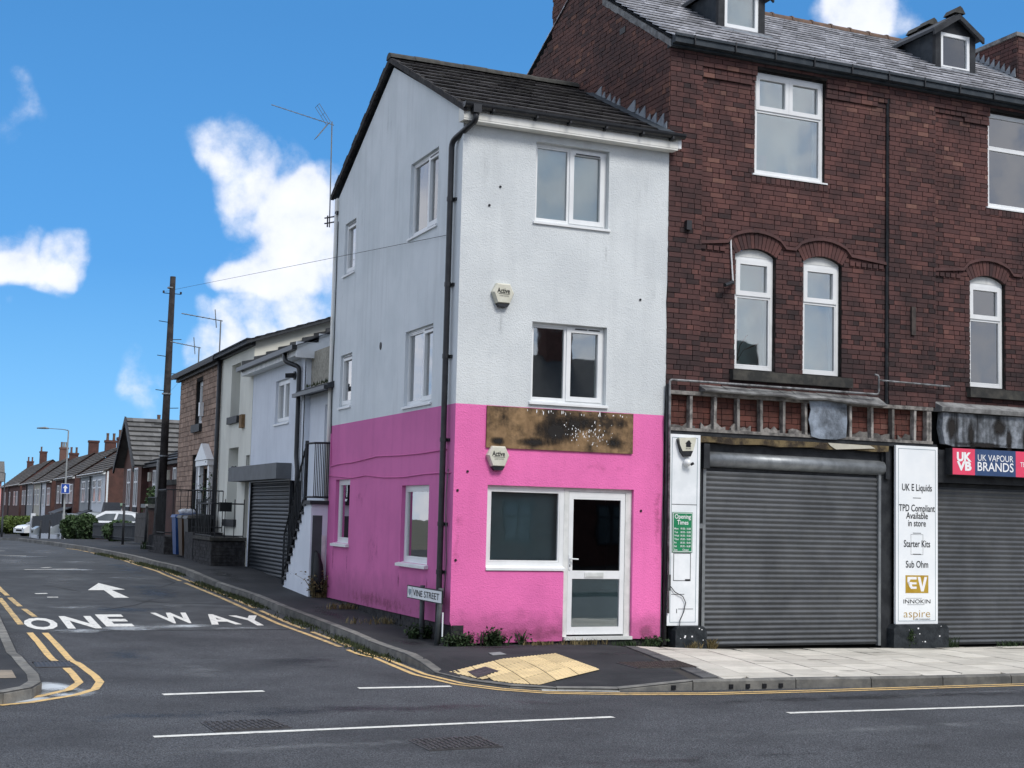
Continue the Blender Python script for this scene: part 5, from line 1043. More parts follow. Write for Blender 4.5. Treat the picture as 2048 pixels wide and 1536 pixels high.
# ------------------------------------------------ shop signs
def board(name, label, u0, u1, z0, z1, d0, d1, matn, line='ink_blue_grey', inset=.045):
    th = thing(name, label, 'sign', FRONT.pt((u0+u1)/2, z0, d0)); mb = MB(); mb.box(FRONT,u0,u1,z0,z1,d0,d1); part('board', mb, matn, th)
    if line: mb = MB(); bars(mb, FRONT, u0+inset, u1-inset, z0+inset, z1-inset, .007, d1+.001, d1+.003); part('border_line', mb, line, th)
    return th
lb = board('pilaster_sign', 'narrow worn white sign board beside the pink shop', 3.335, 3.86, .222, 2.975, .04, .075, 'sign_white_worn')
mb = MB(); mb.box(FRONT,3.385,3.81,1.955,1.962,.076,.078); bars(mb,FRONT,3.43,3.72,.86,1.26,.008,.076,.078); mb.box(FRONT,3.63,3.72,.858,.885,.076,.079); mb.box(FRONT,3.40,3.62,.665,.672,.076,.078); mb.box(FRONT,3.52,3.77,.455,.462,.076,.078); mb.box(FRONT,3.49,3.50,.40,.46,.076,.078); part('scuff_lines', mb, 'ink', lb)
cs = board('pilaster_sign', 'tall white sign board listing UK E Liquids between the two shutters', 7.437, 8.265, .212, 2.985, .04, .085, 'sign_white')
T = lambda s, z, h, w, m_='ink', u=7.85, **k: text(FRONT, s, u, z, h, .089, m_, cs, width=w, **k)
T('UK E Liquids',2.335,.105,.59,bold=.008); T('TPD Compliant',2.013,.105,.71,bold=.008); T('Available',1.895,.10,.43,bold=.008); T('in store',1.778,.10,.35,bold=.008); T('Starter Kits',1.457,.105,.52,bold=.008); T('Sub Ohm',1.137,.105,.44,bold=.008)
mb = MB()
for z in (2.17,1.621,1.293): mb.box(FRONT,7.77,7.93,z-.004,z+.004,.086,.088)
bars(mb,FRONT,7.73,7.97,1.285,1.60,.003,.086,.0875); part('divider_lines', mb, 'ink', cs)
mb = MB(); mb.box(FRONT,7.625,8.075,.69,.965,.086,.088); lg = part('logo_plate', mb, 'gold', cs)
mb = MB(); mb.prism(FRONT,[(7.66,.94),(7.84,.94),(7.84,.90),(7.72,.90),(7.70,.87),(7.70,.79),(7.73,.755),(7.84,.755),(7.84,.79),(7.76,.79),(7.75,.81),(7.75,.825),(7.84,.825),(7.84,.855),(7.75,.855),(7.75,.86),(7.66,.86)],.0885,.0895); mb.prism(FRONT,[(7.86,.94),(7.915,.94),(7.955,.79),(7.995,.94),(8.05,.94),(7.98,.715),(7.93,.715)],.0885,.0895); part('logo_letters', mb, 'lettering_white', lg)
T('INNOKIN',.561,.062,.53); mb = MB(); mb.box(FRONT,7.63,7.95,.608,.611,.086,.088); mb.box(FRONT,7.66,8.0,.508,.512,.086,.088); part('logo_lines', mb, 'ink', cs)
T('aspire',.375,.12,.52,'gold',bold=-.012); T('LIFE CHANGING',.285,.022,.30,u=7.96)
ot = board('opening_times_sign', 'green Opening Times sign on the narrow white board', 3.40, 3.74, 1.27, 1.845, .079, .086, 'sign_green', 'lettering_white', .008)
for s_, z, h, w in (('Opening',1.785,.062,.27),('Times',1.70,.062,.19)): text(FRONT, s_, 3.57, z, h, .09, 'lettering_white', ot, width=w, bold=.01)
for i, (dy, hr) in enumerate((('Mon','09.30 - 18.00'),('Tue','09.30 - 18.00'),('Wed','09.30 - 18.00'),('Thur','09.30 - 18.00'),('Fri','09.30 - 18.00'),('Sat','09.30 - 18.00'),('Sun','Closed'))):
    z = 1.61-i*.0505; text(FRONT, dy, 3.43, z, .027, .09, 'lettering_white', ot, align='LEFT', width=None, bold=.01); text(FRONT, hr, 3.62, z, .027, .09, 'lettering_white', ot, width=.17 if i < 6 else .1, bold=.01)
a3 = thing('alarm_box', 'shield-shaped cream and black alarm box on the narrow white board', 'alarm box', FRONT.pt(3.6,2.64,.08)); mb = MB(); mb.prism(FRONT,[(3.46,2.92),(3.745,2.935),(3.735,2.86),(3.70,2.74),(3.52,2.73),(3.475,2.82)],.075,.14); part('cover', mb, 'alarm_cream', a3)
mb = MB(); mb.prism(FRONT,[(3.445,2.90),(3.475,2.82),(3.52,2.728),(3.70,2.738),(3.66,2.655),(3.56,2.65),(3.50,2.72)],.075,.135); part('strobe', mb, 'black_plastic', a3)
mb = MB(); mb.prism(FRONT,[(3.575,2.79),(3.655,2.79),(3.655,2.84),(3.67,2.84),(3.64,2.87),(3.64,2.885),(3.625,2.885),(3.625,2.88),(3.615,2.89),(3.56,2.84),(3.575,2.84)],.141,.143); part('house_mark', mb, 'ink', a3); text(FRONT,'SECURE',3.615,2.768,.018,.143,'ink',a3,width=.09)
pir = thing('security_sensor', 'small round white sensor lamp under the shield alarm box', 'sensor', FRONT.pt(3.61,2.5,.08)); mb = MB(); mb.tube([FRONT.pt(3.61,2.57,.075),FRONT.pt(3.61,2.57,.10),FRONT.pt(3.615,2.555,.15),FRONT.pt(3.62,2.545,.17)],[.035,.055,.05,.02],10); part('head', mb, 'upvc', pir, smooth=True); mb = MB(); mb.tube([FRONT.pt(3.65,2.535,.15),FRONT.pt(3.69,2.56,.17)],.02,7); part('lens', mb, 'ink', pir)
part('cable', path_tube([FRONT.pt(3.33,3.5,.05),FRONT.pt(3.27,3.2,.05),FRONT.pt(3.30,2.6,.05),FRONT.pt(3.27,1.6,.05),FRONT.pt(3.30,.95,.06),FRONT.pt(3.36,.8,.09)],.008,5),'ink',bk,smooth=True)
part('cable', path_tube([FRONT.pt(3.36,.8,.09),FRONT.pt(3.45,.7,.1),FRONT.pt(3.58,.64,.1),FRONT.pt(3.63,.55,.1),FRONT.pt(3.60,.42,.1),FRONT.pt(3.54,.3,.1),FRONT.pt(3.52,.2,.12)],.007,5),'ink',bk,smooth=True)
mb = MB(); mb.box(FRONT,3.31,3.37,.72,.95,.05,.11); part('junction_box', mb, 'black_paint', bk)
us_ = thing('shop_sign', 'pink and navy UK Vapour Brands sign over the right shutter', 'sign', FRONT.pt(9.9,2.56,.1))
mb = MB(); mb.box(FRONT,8.43,11.45,2.555,2.98,.07,.24); part('sign_box', mb, 'black_paint', us_)
for q0, q1 in ((8.43,8.882),(9.735,11.45)): mb = MB(); mb.box(FRONT,q0,q1,2.56,2.975,.241,.245); part('pink_panel', mb, 'sign_pink', us_)
mb = MB(); mb.box(FRONT,8.883,9.734,2.56,2.975,.241,.245); part('navy_panel', mb, 'sign_navy', us_)
X = lambda s, u, z, h, w, **k: text(FRONT, s, u, z, h, .248, 'lettering_white', us_, width=w, **k)
X('UK',8.66,2.845,.13,.30,bold=.05); X('VB',8.66,2.70,.13,.30,bold=.05); X('UK VAPOUR',9.31,2.845,.10,.74); X('BRANDS',9.31,2.705,.14,.75,bold=.008); X('TECC',9.94,2.765,.075,.22,bold=.005); X('JAC VAPOUR',10.55,2.765,.075,.62,bold=.005); X('ASPIRE',11.15,2.765,.075,.36,bold=.005)
# ================================================================== the side street, right-hand row
def simple_wall(fr, u0, u1, z0, z1, holes, parent, matn, reveal=.18, name='wall', d=0, label=None):
    mb = MB(); mb.panel(fr, rect(u0,u1,z0,z1), [rect(*h) for h in holes], d, reveal); return part(name, mb, matn, parent, recalc=False, label=label)
def block(a0, a1, b0, b1, z0, z1, parent, matn, name='rear_block'):
    mb = MB(); mb.abox(a0,a1,b0,b1,z0,z1); return part(name, mb, matn, parent)
sash = [(0,1,0,.5,False),(0,1,.5,1,False)]
# ---------------- grey-blue garage house with outside stair
gh = thing('garage_house', 'pale blue-grey rendered house over a dark roller garage door', 'house', W(2.5,10,.3))
gwin = (9.80,11.03,3.495,4.37)
mb = MB(); mb.panel(SIDE, [(8.60,2.30),(8.60,4.78),(13.28,4.78),(13.28,.3),(13.15,.3),(13.15,2.32),(9.42,2.32)], [rect(*gwin)], 0, .14); part('wall', mb, 'bluegrey_wall', gh, recalc=False)
mb = MB(); mb.box(SIDE,8.6,9.42,.2,2.3,-.5,-.25); part('recess_wall', mb, 'shutter_dark', gh)
mb = MB(); mb.abox(0.02,.12,8.58,8.602,1.9,4.75); part('return_wall', mb, 'bluegrey_wall', gh)
window(SIDE, *gwin, gh, [(0,.5,0,1,True),(.5,1,0,1,True)], rec=.06, back='room_dark', back_d=.4, sill=(.03,.05,.03))
SB = side(.12); dw = (6.75,7.45,1.95,3.68)
simple_wall(SB, 6.4, 8.62, 1.9, 3.95, [dw], gh, 'bluegrey_wall'); simple_wall(SB, 6.4, 8.62, 3.95, 4.75, [], gh, 'pebbledash', name='pebbledash_wall')
mb = MB(); mb.box(SB,dw[0]+.02,dw[1]-.02,1.95,3.66,-.12,-.08); dd = part('upper_door', mb, 'upvc', gh); mb = MB(); mb.box(SB,dw[0]+.12,dw[1]-.12,2.2,3.5,-.08,-.074); part('pane', mb, 'glass_dark', dd)
mb = MB(); mb.hexa([SB.pt(6.4,3.92,.02),SB.pt(8.75,3.92,.02),SB.pt(8.75,3.92,.24),SB.pt(6.4,3.92,.24),SB.pt(6.4,4.08,.0),SB.pt(8.75,4.08,.0),SB.pt(8.75,3.99,.25),SB.pt(6.4,3.99,.25)]); part('porch_roof', mb, 'slate_dark', gh); mb = MB(); mb.box(SB,6.4,8.8,3.88,3.95,.24,.31); part('porch_gutter', mb, 'black_plastic', gh)
mb = MB()
for k in range(60):
    b = random.uniform(6.6,8.6); p = SB.pt(b,4.07,.04+random.uniform(0,.1)); mb.add([p,p+Vector((.02,0,.0)),p+Vector((.01,.01,random.uniform(.03,.09)))],[(0,1,2)],random.random())
part('moss', mb, 'moss', gh, kind='stuff', recalc=False)
# garage shutter
gs = shutter('dark roller garage door under a grey shutter box beside the outside stair', 9.50, 13.10, .38, 2.34, -.04, fr=SIDE, matn='shutter_dark', pitch=.078, rail='black_paint')
mb = MB(); mb.box(SIDE,9.40,14.15,2.345,2.655,.0,.3); part('shutter_box', mb, 'grey_box', gs)
# lean-to slate roof against the cream gable
lz = lambda a: 4.80+.46*(a+.3)
mb = MB(); mb.add([W(-.3,8.35,lz(-.3)-.03),W(-.3,13.35,lz(-.3)-.03),W(3.2,13.35,lz(3.2)-.03),W(3.2,8.35,lz(3.2)-.03)], [(0,1,2,3)]); lr = part('roof', mb, 'felt', gh, recalc=False)
tiles(W(-.3,13.35,lz(-.3)), W(-.3,8.35,lz(-.3)), W(3.2,8.35,lz(3.2))-W(-.3,8.35,lz(-.3)), 16, .34, lr, 'slate_dark', 40, 'slate', thick=.016)
mb = MB()
for k in range(13):
    a = -.28+k*.27; t_ = lz(a+.27)+.1; q_ = 13.24-.01*(k%2)
    mb.hexa([W(a,q_,lz(a)-.08),W(a+.27,q_,lz(a+.27)-.08),W(a+.27,13.3,lz(a+.27)-.08),W(a,13.3,lz(a)-.08),W(a,q_,t_-.065),W(a+.27,q_,t_),W(a+.27,13.3,t_),W(a,13.3,t_-.065)],random.random())
part('stepped_flashing', mb, 'slate_dark', lr)
mb = MB(); mb.box(SIDE,8.42,13.55,4.66,4.80,.0,.22); part('fascia', mb, 'upvc_aged', gh); mb = MB(); mb.box(SIDE,8.35,13.62,4.76,4.85,.23,.33); part('gutter', mb, 'black_plastic', gh)
mb = MB(); mb.box(front(8.40),-.24,.20,4.62,4.92,-.02,.02); part('eaves_end', mb, 'upvc', gh); mb = MB(); mb.box(front(8.38),.2,.9,4.80,5.1,-.02,.0); part('bargeboard', mb, 'upvc', gh)
part('downpipe', path_tube(round_path([SIDE.pt(9.15,4.76,.28),SIDE.pt(9.1,4.6,.28),SIDE.pt(8.82,4.48,.06),SIDE.pt(8.80,2.75,.06),SIDE.pt(8.68,2.5,.06),SIDE.pt(8.66,1.6,.06)],.08),.045,8),'black_plastic',gh,smooth=True)
mb = MB(); mb.tube([SIDE.pt(9.35,4.36,.0),SIDE.pt(9.35,4.36,.04)],.085,10); mb.tube([SIDE.pt(9.35,4.36,.04),SIDE.pt(9.38,4.35,.2)],[.05,.045],8); part('security_lamp', mb, 'black_plastic', gh)
block(.3,6,8.62,13.3,.3,4.7,gh,'bluegrey_wall')
# outside stair
os_ = thing('outside_stair', 'pale rendered outside stair with black railing beside the pink wall', 'stair', W(-.1,7.5,.2))
fl = side(-.3); nst = 10; bs_, be_, zs_, ze_ = 8.40, 6.95, .34, 1.86
prof = [(6.56,.0),(8.5,.0),(8.5,zs_)]
for k in range(nst): b = bs_-(bs_-be_)*k/nst; z = zs_+(ze_-zs_)*(k+1)/nst; prof += [(b, z-(ze_-zs_)/nst), (b, z)]
prof += [(6.56,ze_)]
mb = MB(); mb.prism(fl, prof, -.41, .0); part('stair_wall', mb, 'bluegrey_wall', os_)
for k in range(nst):
    b = bs_-(bs_-be_)*k/nst; z = zs_+(ze_-zs_)*(k+1)/nst; mb = MB(); mb.box(fl,b-(bs_-be_)/nst-.02,b+.03,z-.035,z+.005,-.42,.03); part('tread', mb, 'black_paint', os_)
mb = MB(); mb.box(fl,6.50,7.0,ze_-.01,ze_+.06,-.42,.04); part('landing', mb, 'black_paint', os_)
E6 = front(6.555); mb = MB(); mb.box(E6,-.27,-.03,.25,1.66,.0,.006); part('recess', mb, 'room_grey', os_); mb = MB(); mb.prism(E6,[(-.09,.35),(-.04,.35),(-.03,1.3),(-.10,1.32)],.01,.03); part('leaning_panel', mb, 'upvc_aged', os_)
mb = MB(); bm_ = [(b,z) for b,z in ((8.45,1.28),(8.30,1.45),(6.95,2.93))]
mb.tube([fl.pt(8.48,.36,.02),fl.pt(8.45,1.28,.02),fl.pt(8.25,1.5,.02),fl.pt(6.95,2.95,.02)],.02,6); mb.tube([fl.pt(8.46,.5,.02),fl.pt(6.97,2.02,.02)],.018,5)
mb.tube([fl.pt(6.95,1.9,.02),fl.pt(6.95,2.98,.02)],.035,6); mb.tube([fl.pt(6.95,2.93,.02),E6.pt(-.28,2.93,.0),E6.pt(0,2.94,.0)],.02,6); mb.tube([fl.pt(6.95,1.98,.02),E6.pt(-.28,1.98,.0),E6.pt(0,1.98,.0)],.018,5); part('handrail', mb, 'black_paint', os_)
for k in range(13):
    mb = MB(); t = (k+.7)/13.6; b = 8.46+(6.97-8.46)*t; z = .5+(2.02-.5)*t; zt = min(1.3+1.66*(t-.02)*1.08, 2.93) if t > .1 else 1.3; mb.tube([fl.pt(b,z,.02),fl.pt(b,zt,.02)],.008,4); part('baluster', mb, 'black_paint', os_)
for k in range(9): mb = MB(); u = -.27+k*.032; mb.tube([E6.pt(u,1.99,.0),E6.pt(u,2.93,.0)],.008,4); part('baluster', mb, 'black_paint', os_)
bg_ = thing('refuse_sack', 'black sack slumped in the recess under the outside stair', 'sack', E6.pt(-.17,.3,.12)); mb = MB(); mb.tube([E6.pt(-.16,.33,.1),E6.pt(-.16,.55,.1),E6.pt(-.17,.8,.09),E6.pt(-.19,.98,.07),E6.pt(-.21,1.04,.05)],[.09,.1,.085,.05,.02],8); part('sack', mb, 'bin_black', bg_, smooth=True)
# ---------------- cream house
ch = thing('cream_house', 'cream rendered house between the stone house and the garage', 'house', W(2.5,15,.5))
cu, cl_, cdr = (14.71,15.75,3.87,5.10), (14.6,15.74,1.5,3.15), (12.95+.4,13.66+.3,.75,2.92)
mb = MB(); mb.panel(SIDE, [(13.29,.3),(13.29,5.42),(17.0,5.42),(17.0,.3)], [rect(*cu), rect(*cl_), rect(13.35,13.75,.9,2.93)], 0.002, .3); part('wall', mb, 'cream_wall', ch, recalc=False)
cz = lambda a: 5.50+.34*a
mb = MB(); mb.add([W(0,13.30,4.3),W(5,13.30,4.3),W(5,13.30,cz(5)),W(0,13.30,cz(0)-.03)], [(0,1,2,3)]); part('gable_wall', mb, 'cream_wall', ch, recalc=False)
for h in (cu, cl_): window(SIDE, *h, ch, sash, rec=.28, back='room_grey', curtains=[(.1,.5,'curtain')], fw=.05); 
for h in (cu, cl_): mb = MB(); mb.box(SIDE,h[0]-.05,h[1]+.08,h[2]-.16,h[2]+.0,-.28,.07); part('stone_sill', mb, 'black_paint', ch)
mb = MB(); mb.box(SIDE,13.36,13.74,.9,2.92,-.3,-.26); part('door', mb, 'door_black', ch)
mb = MB(); mb.hexa([W(-.22,13.1,cz(-.22)-.07),W(5,13.1,cz(5)-.07),W(5,17,cz(5)-.07),W(-.22,17,cz(-.22)-.07),W(-.22,13.1,cz(-.22)),W(5,13.1,cz(5)),W(5,17,cz(5)),W(-.22,17,cz(-.22))]); cr_ = part('roof', mb, 'slate_dark', ch)
tiles(W(-.24,17,cz(-.24)+.0), W(-.24,13.08,cz(-.24)), W(3,13.08,cz(3))-W(-.24,13.08,cz(-.24)), 14, .34, cr_, 'slate_dark', 0, 'slate', thick=.016)
mb = MB(); mb.box(SIDE,13.2,17,5.33,5.44,.003,.1); part('eaves_board', mb, 'black_paint', ch); mb = MB(); mb.box(SIDE,13.1,17.05,5.38,5.48,.1,.22); part('gutter', mb, 'felt', ch)
part('downpipe', path_tube([SIDE.pt(16.92,5.4,.08),SIDE.pt(16.92,.6,.08)],.05,8),'black_plastic',ch,smooth=True)
block(.4,5,13.32,17,.3,5.3,ch,'cream_wall')
mb = MB(); mb.box(SIDE,14.02,14.30,3.56,3.86,.0,.08); al = single('alarm_box', mb, 'plywood', 'tan alarm box on the cream wall under the first floor window', 'alarm box')
lw = thing('wall_lantern', 'black wall lantern on the cream house beside the garage box', 'lantern', SIDE.pt(14.35,2.4,.1)); mb = MB(); mb.tube([SIDE.pt(14.4,2.62,0),SIDE.pt(14.4,2.7,.1),SIDE.pt(14.4,2.66,.16)],.015,5); mb.tube([SIDE.pt(14.4,2.4,.16),SIDE.pt(14.4,2.46,.16),SIDE.pt(14.4,2.62,.16),SIDE.pt(14.4,2.7,.16)],[.03,.07,.10,.02],8); part('lantern', mb, 'black_plastic', lw)
# ---------------- stone-clad house
bh = thing('stone_house', 'brown stone-clad house with white pedimented doorway at the row end', 'house', W(2.5,20,.5))
bu, bl, bd_ = (19.48,20.52,3.92,5.07), (19.70,20.62,1.72,3.13), (17.75,18.85,.75,2.75)
mb = MB(); mb.panel(SIDE, [(17.0,.3),(17.0,5.36),(23.0,5.36),(23.0,.3)], [rect(*bu), rect(*bl), rect(*bd_)], -.01, .2); sw_ = part('wall', mb, 'mortar', bh, recalc=False)
def biv(z):
    iv = [(17.06,23.0)]
    for h in (bu, bl, bd_):
        if h[2]-.02 < z < h[3]+.03: iv = cutout(iv, h[0]-.01, h[1]+.01)
    return iv
lay(courses(SIDE,.3,5.36,biv,lambda z,u:0,31,bw=.34,ch=.135,j=.012,out=.012), sw_, 'stonework', 0)
mb = MB(); mb.panel(front(23.0),[(0,.3),(6,.3),(6,cz(6)-.05),(0,5.36)],[]); part('end_wall', mb, 'stonework', bh, recalc=False)
for h in (bu, bl):
    window(SIDE, *h, bh, sash, rec=.1, back='room_dark', fw=.09); mb = MB(); mb.box(SIDE,h[0]-.1,h[1]+.12,h[2]-.2,h[2],-.1,.09); part('stone_sill', mb, 'black_paint', bh)
mb = MB(); mb.box(SIDE,17.8,18.8,.8,2.7,-.15,-.1); bdoor = part('door', mb, 'door_black', bh); mb = MB(); mb.box(SIDE,18.1,18.5,2.0,2.55,-.1,-.09); part('pane', mb, 'glass_dark', bdoor)
mb = MB(); mb.box(SIDE,17.55,17.75,.7,2.8,.02,.12); mb.box(SIDE,18.85,19.05,.7,2.8,.02,.12); mb.box(SIDE,17.48,19.12,2.8,2.93,.0,.18); mb.prism(SIDE,[(17.45,2.94),(19.15,2.94),(18.3,3.36)],.02,.2); part('door_surround', mb, 'upvc', bdoor)
mb = MB(); mb.hexa([W(-.25,17,cz(-.25)-.1),W(6,17,cz(6)-.1),W(6,23.3,cz(6)-.1),W(-.25,23.3,cz(-.25)-.1),W(-.25,17,cz(-.25)-.02),W(6,17,cz(6)-.02),W(6,23.3,cz(6)-.02),W(-.25,23.3,cz(-.25)-.02)]); part('roof', mb, 'slate_dark', bh)
mb = MB(); mb.box(SIDE,17,23.2,5.25,5.4,.02,.12); part('eaves_board', mb, 'black_paint', bh); mb = MB(); mb.box(SIDE,17,23.3,5.34,5.46,.12,.24); part('gutter', mb, 'black_paint', bh)
block(.3,6,17.02,22.9,.3,5.2,bh,'far_brick')
mb = MB(); mb.box(SIDE,19.2,19.38,4.1,4.45,.02,.12); part('alarm', mb, 'upvc', bh)
def small_aerial(label, a, b, z0, z1, ln):
    t = thing('tv_aerial', label, 'aerial', W(a,b,z0)); part('mast', path_tube([W(a,b,z0-.15),W(a,b,z1)],.018,5),'lamp_steel',t); part('boom', path_tube([W(a+.05,b,z1-.02),W(a-ln,b+.1,z1+.1)],.012,4),'lamp_steel',t)
    mb = MB()
    for k in range(6): c = W(a+.05,b,z1-.02).lerp(W(a-ln,b+.1,z1+.1),.2+k*.14); mb.tube([c-Vector((DS.x,DS.y,0))*.12,c+Vector((DS.x,DS.y,0))*.12],.006,4)
    mb.tube([W(a-.1,b,z1-.2),W(a-.15,b,z1+.25)],.012,4); part('director', mb, 'lamp_steel', t)
small_aerial('thin aerial rising where the cream and stone roofs meet', -.05, 17.2, 5.5, 6.35, .95)
small_aerial('short aerial leaning over the stone house gutter', .0, 20.4, 5.5, 6.0, .75)
# ---------------- front walls, railings and steps
def area_wall(label, b0, b1, zt, depth, name='garden_wall', cope=True):
    g = interp(b0,BK); th = thing(name, label, 'wall', W(-.4,(b0+b1)/2,g)); mb = MB(); mb.abox(-depth,-.02,b0,b1,g-.1,zt); c = part('core', mb, 'mortar_dark', th)
    it = courses(front(b0), g, zt, lambda z: [(-depth,-.02)], lambda z,u: .0, int(b0*7), out=.012) + courses(side(-depth), g, zt, lambda z: [(b0,b1)], lambda z,u: .0, int(b0*9), out=.012)
    lay(it, c, 'plinth_brick', 0)
    if cope: mb = MB(); mb.abox(-depth-.06,.0,b0-.06,b1+.05,zt,zt+.07); part('coping', mb, 'stone_sill', th)
    return th
area_wall('low dark brick wall with stone coping before the cream house', 13.4, 15.6, 1.05, .75)
area_wall('low dark brick step wall before the stone house', 19.6, 22.4, 1.0, .8, cope=False)
def railing(label, pts, zlo, zhi, n, spear=False):
    th = thing('railing', label, 'railing', pts[0]); mb = MB(); lo = [p+Vector((0,0,zlo)) for p in pts]; hi = [p+Vector((0,0,zhi)) for p in pts]; mb.tube(hi,.016,5); mb.tube(lo,.014,5); part('rail', mb, 'black_paint', th)
    L_ = [(q-p).length for p, q in zip(pts, pts[1:])]; tot_ = sum(L_)
    for k in range(n+1):
        s_ = tot_*k/n; i = 0
        while i < len(L_)-1 and s_ > L_[i]: s_ -= L_[i]; i += 1
        p = pts[i].lerp(pts[i+1], s_/L_[i]); mb = MB(); mb.tube([p+Vector((0,0,zlo-.1)),p+Vector((0,0,zhi+(.1 if spear else 0)))],[.01,.01],4); part('bar', mb, 'black_paint', th)
    return th
railing('black spiked railing on the coping before the cream house', [W(-.05,13.5,0),W(-.75,13.5,0),W(-.75,15.5,0)], 1.15, 1.85, 13, True)
railing('black handrail up the cream house steps', [W(-.1,15.7,0),W(-.8,15.7,0)], 1.3, 2.15, 7)
railing('black railing on the steps of the stone house', [W(-.05,19.7,0),W(-.8,19.7,0),W(-.8,21.0,0)], 1.1, 2.2, 11)
railing('black sloping railing at the far side of the stone house steps', [W(-.8,21.2,0),W(-.85,22.4,0)], .7, 2.0, 8)
mb = MB()
for k in range(4): mb.abox(-.75,-.05,15.75+k*.02,16.9,.5+k*.17,.67+k*.17)
single('door_steps', mb, 'plinth_brick', 'dark steps up to the cream house door beside the bins', 'steps')
pb = thing('planter', 'black planter hanging on the railing before the cream house', 'planter', W(-.5,13.46,1.6)); mb = MB(); mb.box(front(13.46),-.62,-.36,1.68,1.88,.0,.12); part('trough', mb, 'bin_black', pb)
# wheelie bins
def bin_(label, a, b, matn, lidm, grp='wheelie bins'):
    z = interp(b,BK); th = thing('wheelie_bin', label, 'bin', W(a,b,z), grp); mb = MB(); w0, w1 = .23, .29
    mb.hexa([W(a-w0,b-w0,z+.05),W(a+w0,b-w0,z+.05),W(a+w0,b+w0,z+.05),W(a-w0,b+w0,z+.05),W(a-w1,b-w1,z+.95),W(a+w1,b-w1,z+.95),W(a+w1,b+w1,z+.95),W(a-w1,b+w1,z+.95)]); part('body', mb, matn, th)
    mb = MB(); mb.hexa([W(a-w1-.03,b-w1-.03,z+.951),W(a+w1+.03,b-w1-.03,z+.951),W(a+w1+.03,b+w1+.03,z+.951),W(a-w1-.03,b+w1+.03,z+.951),W(a-w1,b-w1,z+1.02),W(a+w1,b-w1,z+1.06),W(a+w1,b+w1,z+1.06),W(a-w1,b+w1,z+1.02)]); part('lid', mb, lidm, th)
    for s_ in (-1,1): mb = MB(); mb.tube([W(a+.2,b+s_*.26,z+.1),W(a+.2,b+s_*.3,z+.1)],.1,10); part('wheel', mb, 'tyre', th)
bin_('black wheelie bin nearest the cream house steps', -.48, 16.75, 'bin_black', 'bin_black'); bin_('brown wheelie bin between the blue and black ones', -.5, 17.5, 'bin_brown', 'bin_black'); bin_('blue wheelie bin beside the stone house steps', -.52, 18.3, 'bin_blue', 'bin_blue')
bgz = thing('rubbish_bag', 'blue and white plastic bag spilling from the blue bin', 'bag', W(-.55,18.25,1.58)); mb = MB()
for k in range(5): mb.tube([W(-.62+k*.06,18.2,1.58),W(-.64+k*.07,18.18,1.66+.03*(k%2)),W(-.6+k*.06,18.2,1.7)],[.05,.09,.03],7)
part('bag', mb, 'far_render_white', bgz, smooth=True)
wr = thing('door_plant', 'leafy plant hanging beside the stone house doorway', 'plant', SIDE.pt(17.6,1.9,.2)); mb = MB(); rd = random.Random(3)
for k in range(160):
    p = SIDE.pt(17.5+rd.gauss(0,.18),2.05+rd.gauss(0,.28),.2+rd.gauss(0,.1)); d1 = Vector((rd.uniform(-1,1),rd.uniform(-1,1),rd.uniform(-1,1)))*.06; d2 = Vector((rd.uniform(-1,1),rd.uniform(-1,1),rd.uniform(-1,1)))*.06; mb.add([p,p+d1,p+d2],[(0,1,2)],rd.random())
part('foliage', mb, 'leaf_hedge', wr, recalc=False)
# ---------------- street name plate
VS = Fr(P0-DF*.17, -DS, NS); vn = thing('street_name_plate', 'white Vine Street name plate on two grey posts against the pink wall', 'sign', W(-.17,.5,-.05))
mb = MB(); mb.box(VS,-1.30,.18,.55,.71,.0,.018); part('plate', mb, 'sign_white', vn); mb = MB(); bars(mb,VS,-1.31,.19,.54,.72,.012,.0,.021); part('border', mb, 'ink', vn)
text(VS,'VINE STREET',-.48,.63,.085,.0225,'ink',vn,width=1.12,bold=.005); mb = MB(); mb.prism(VS,[(-1.25,.67),(-1.13,.67),(-1.13,.62),(-1.19,.58),(-1.25,.62)],.019,.0215); part('crest', mb, 'ink_blue_grey', vn); mb = MB(); mb.box(VS,-1.09,-1.083,.56,.70,.019,.0215); part('divider', mb, 'ink', vn)
mb = MB(); mb.tube([W(-.13,.80,-.1),W(-.13,.80,.74)],.036,10); part('post', mb, 'post_grey', vn, smooth=True); mb = MB(); mb.tube([W(-.15,.10,-.1),W(-.13,.02,.74)],.036,10); part('post', mb, 'post_grey', vn, smooth=True); mb = MB(); mb.box(front(.02),-.115,-.10,.1,.42,.02,.036); part('paint_loss', mb, 'sign_white_worn', vn)
# ---------------- telegraph pole
tp = thing('telegraph_pole', 'dark wooden telegraph pole standing past the stone house', 'pole', W(-.19,24.5,.5))
part('shaft', path_tube([W(-.19,24.5,.4),W(-.17,24.48,4.5),W(-.15,24.45,8.45)],[.135,.11,.082],12),'pole_wood',tp,smooth=True)
part('cable_guard', path_tube([W(-.36,24.4,.5),W(-.34,24.38,3.1)],.045,6),'concrete',tp,smooth=True)
for z in (3.6,4.1,4.6,5.1,5.6,6.1,6.6,7.1): mb = MB(); s_ = 1 if int(z*2) % 2 else -1; mb.tube([W(-.17,24.46,z),W(-.17+s_*.34,24.4,z+.02)],.011,4); part('step_iron', mb, 'black_paint', tp)
for z in (.75,2.2,3.2,5.0,8.1): mb = MB(); mb.tube([W(-.18,24.48,z),W(-.18,24.48,z+.04)],.165-.006*z,12); part('band', mb, 'galv', tp)
mb = MB(); mb.tube([W(-.4,24.45,7.95),W(.1,24.45,7.95)],.012,4); mb.tube([W(-.4,24.45,7.95),W(-.4,24.45,8.02)],.03,6); mb.tube([W(.1,24.45,7.95),W(.1,24.45,8.02)],.03,6); part('insulator_bracket', mb, 'black_paint', tp)
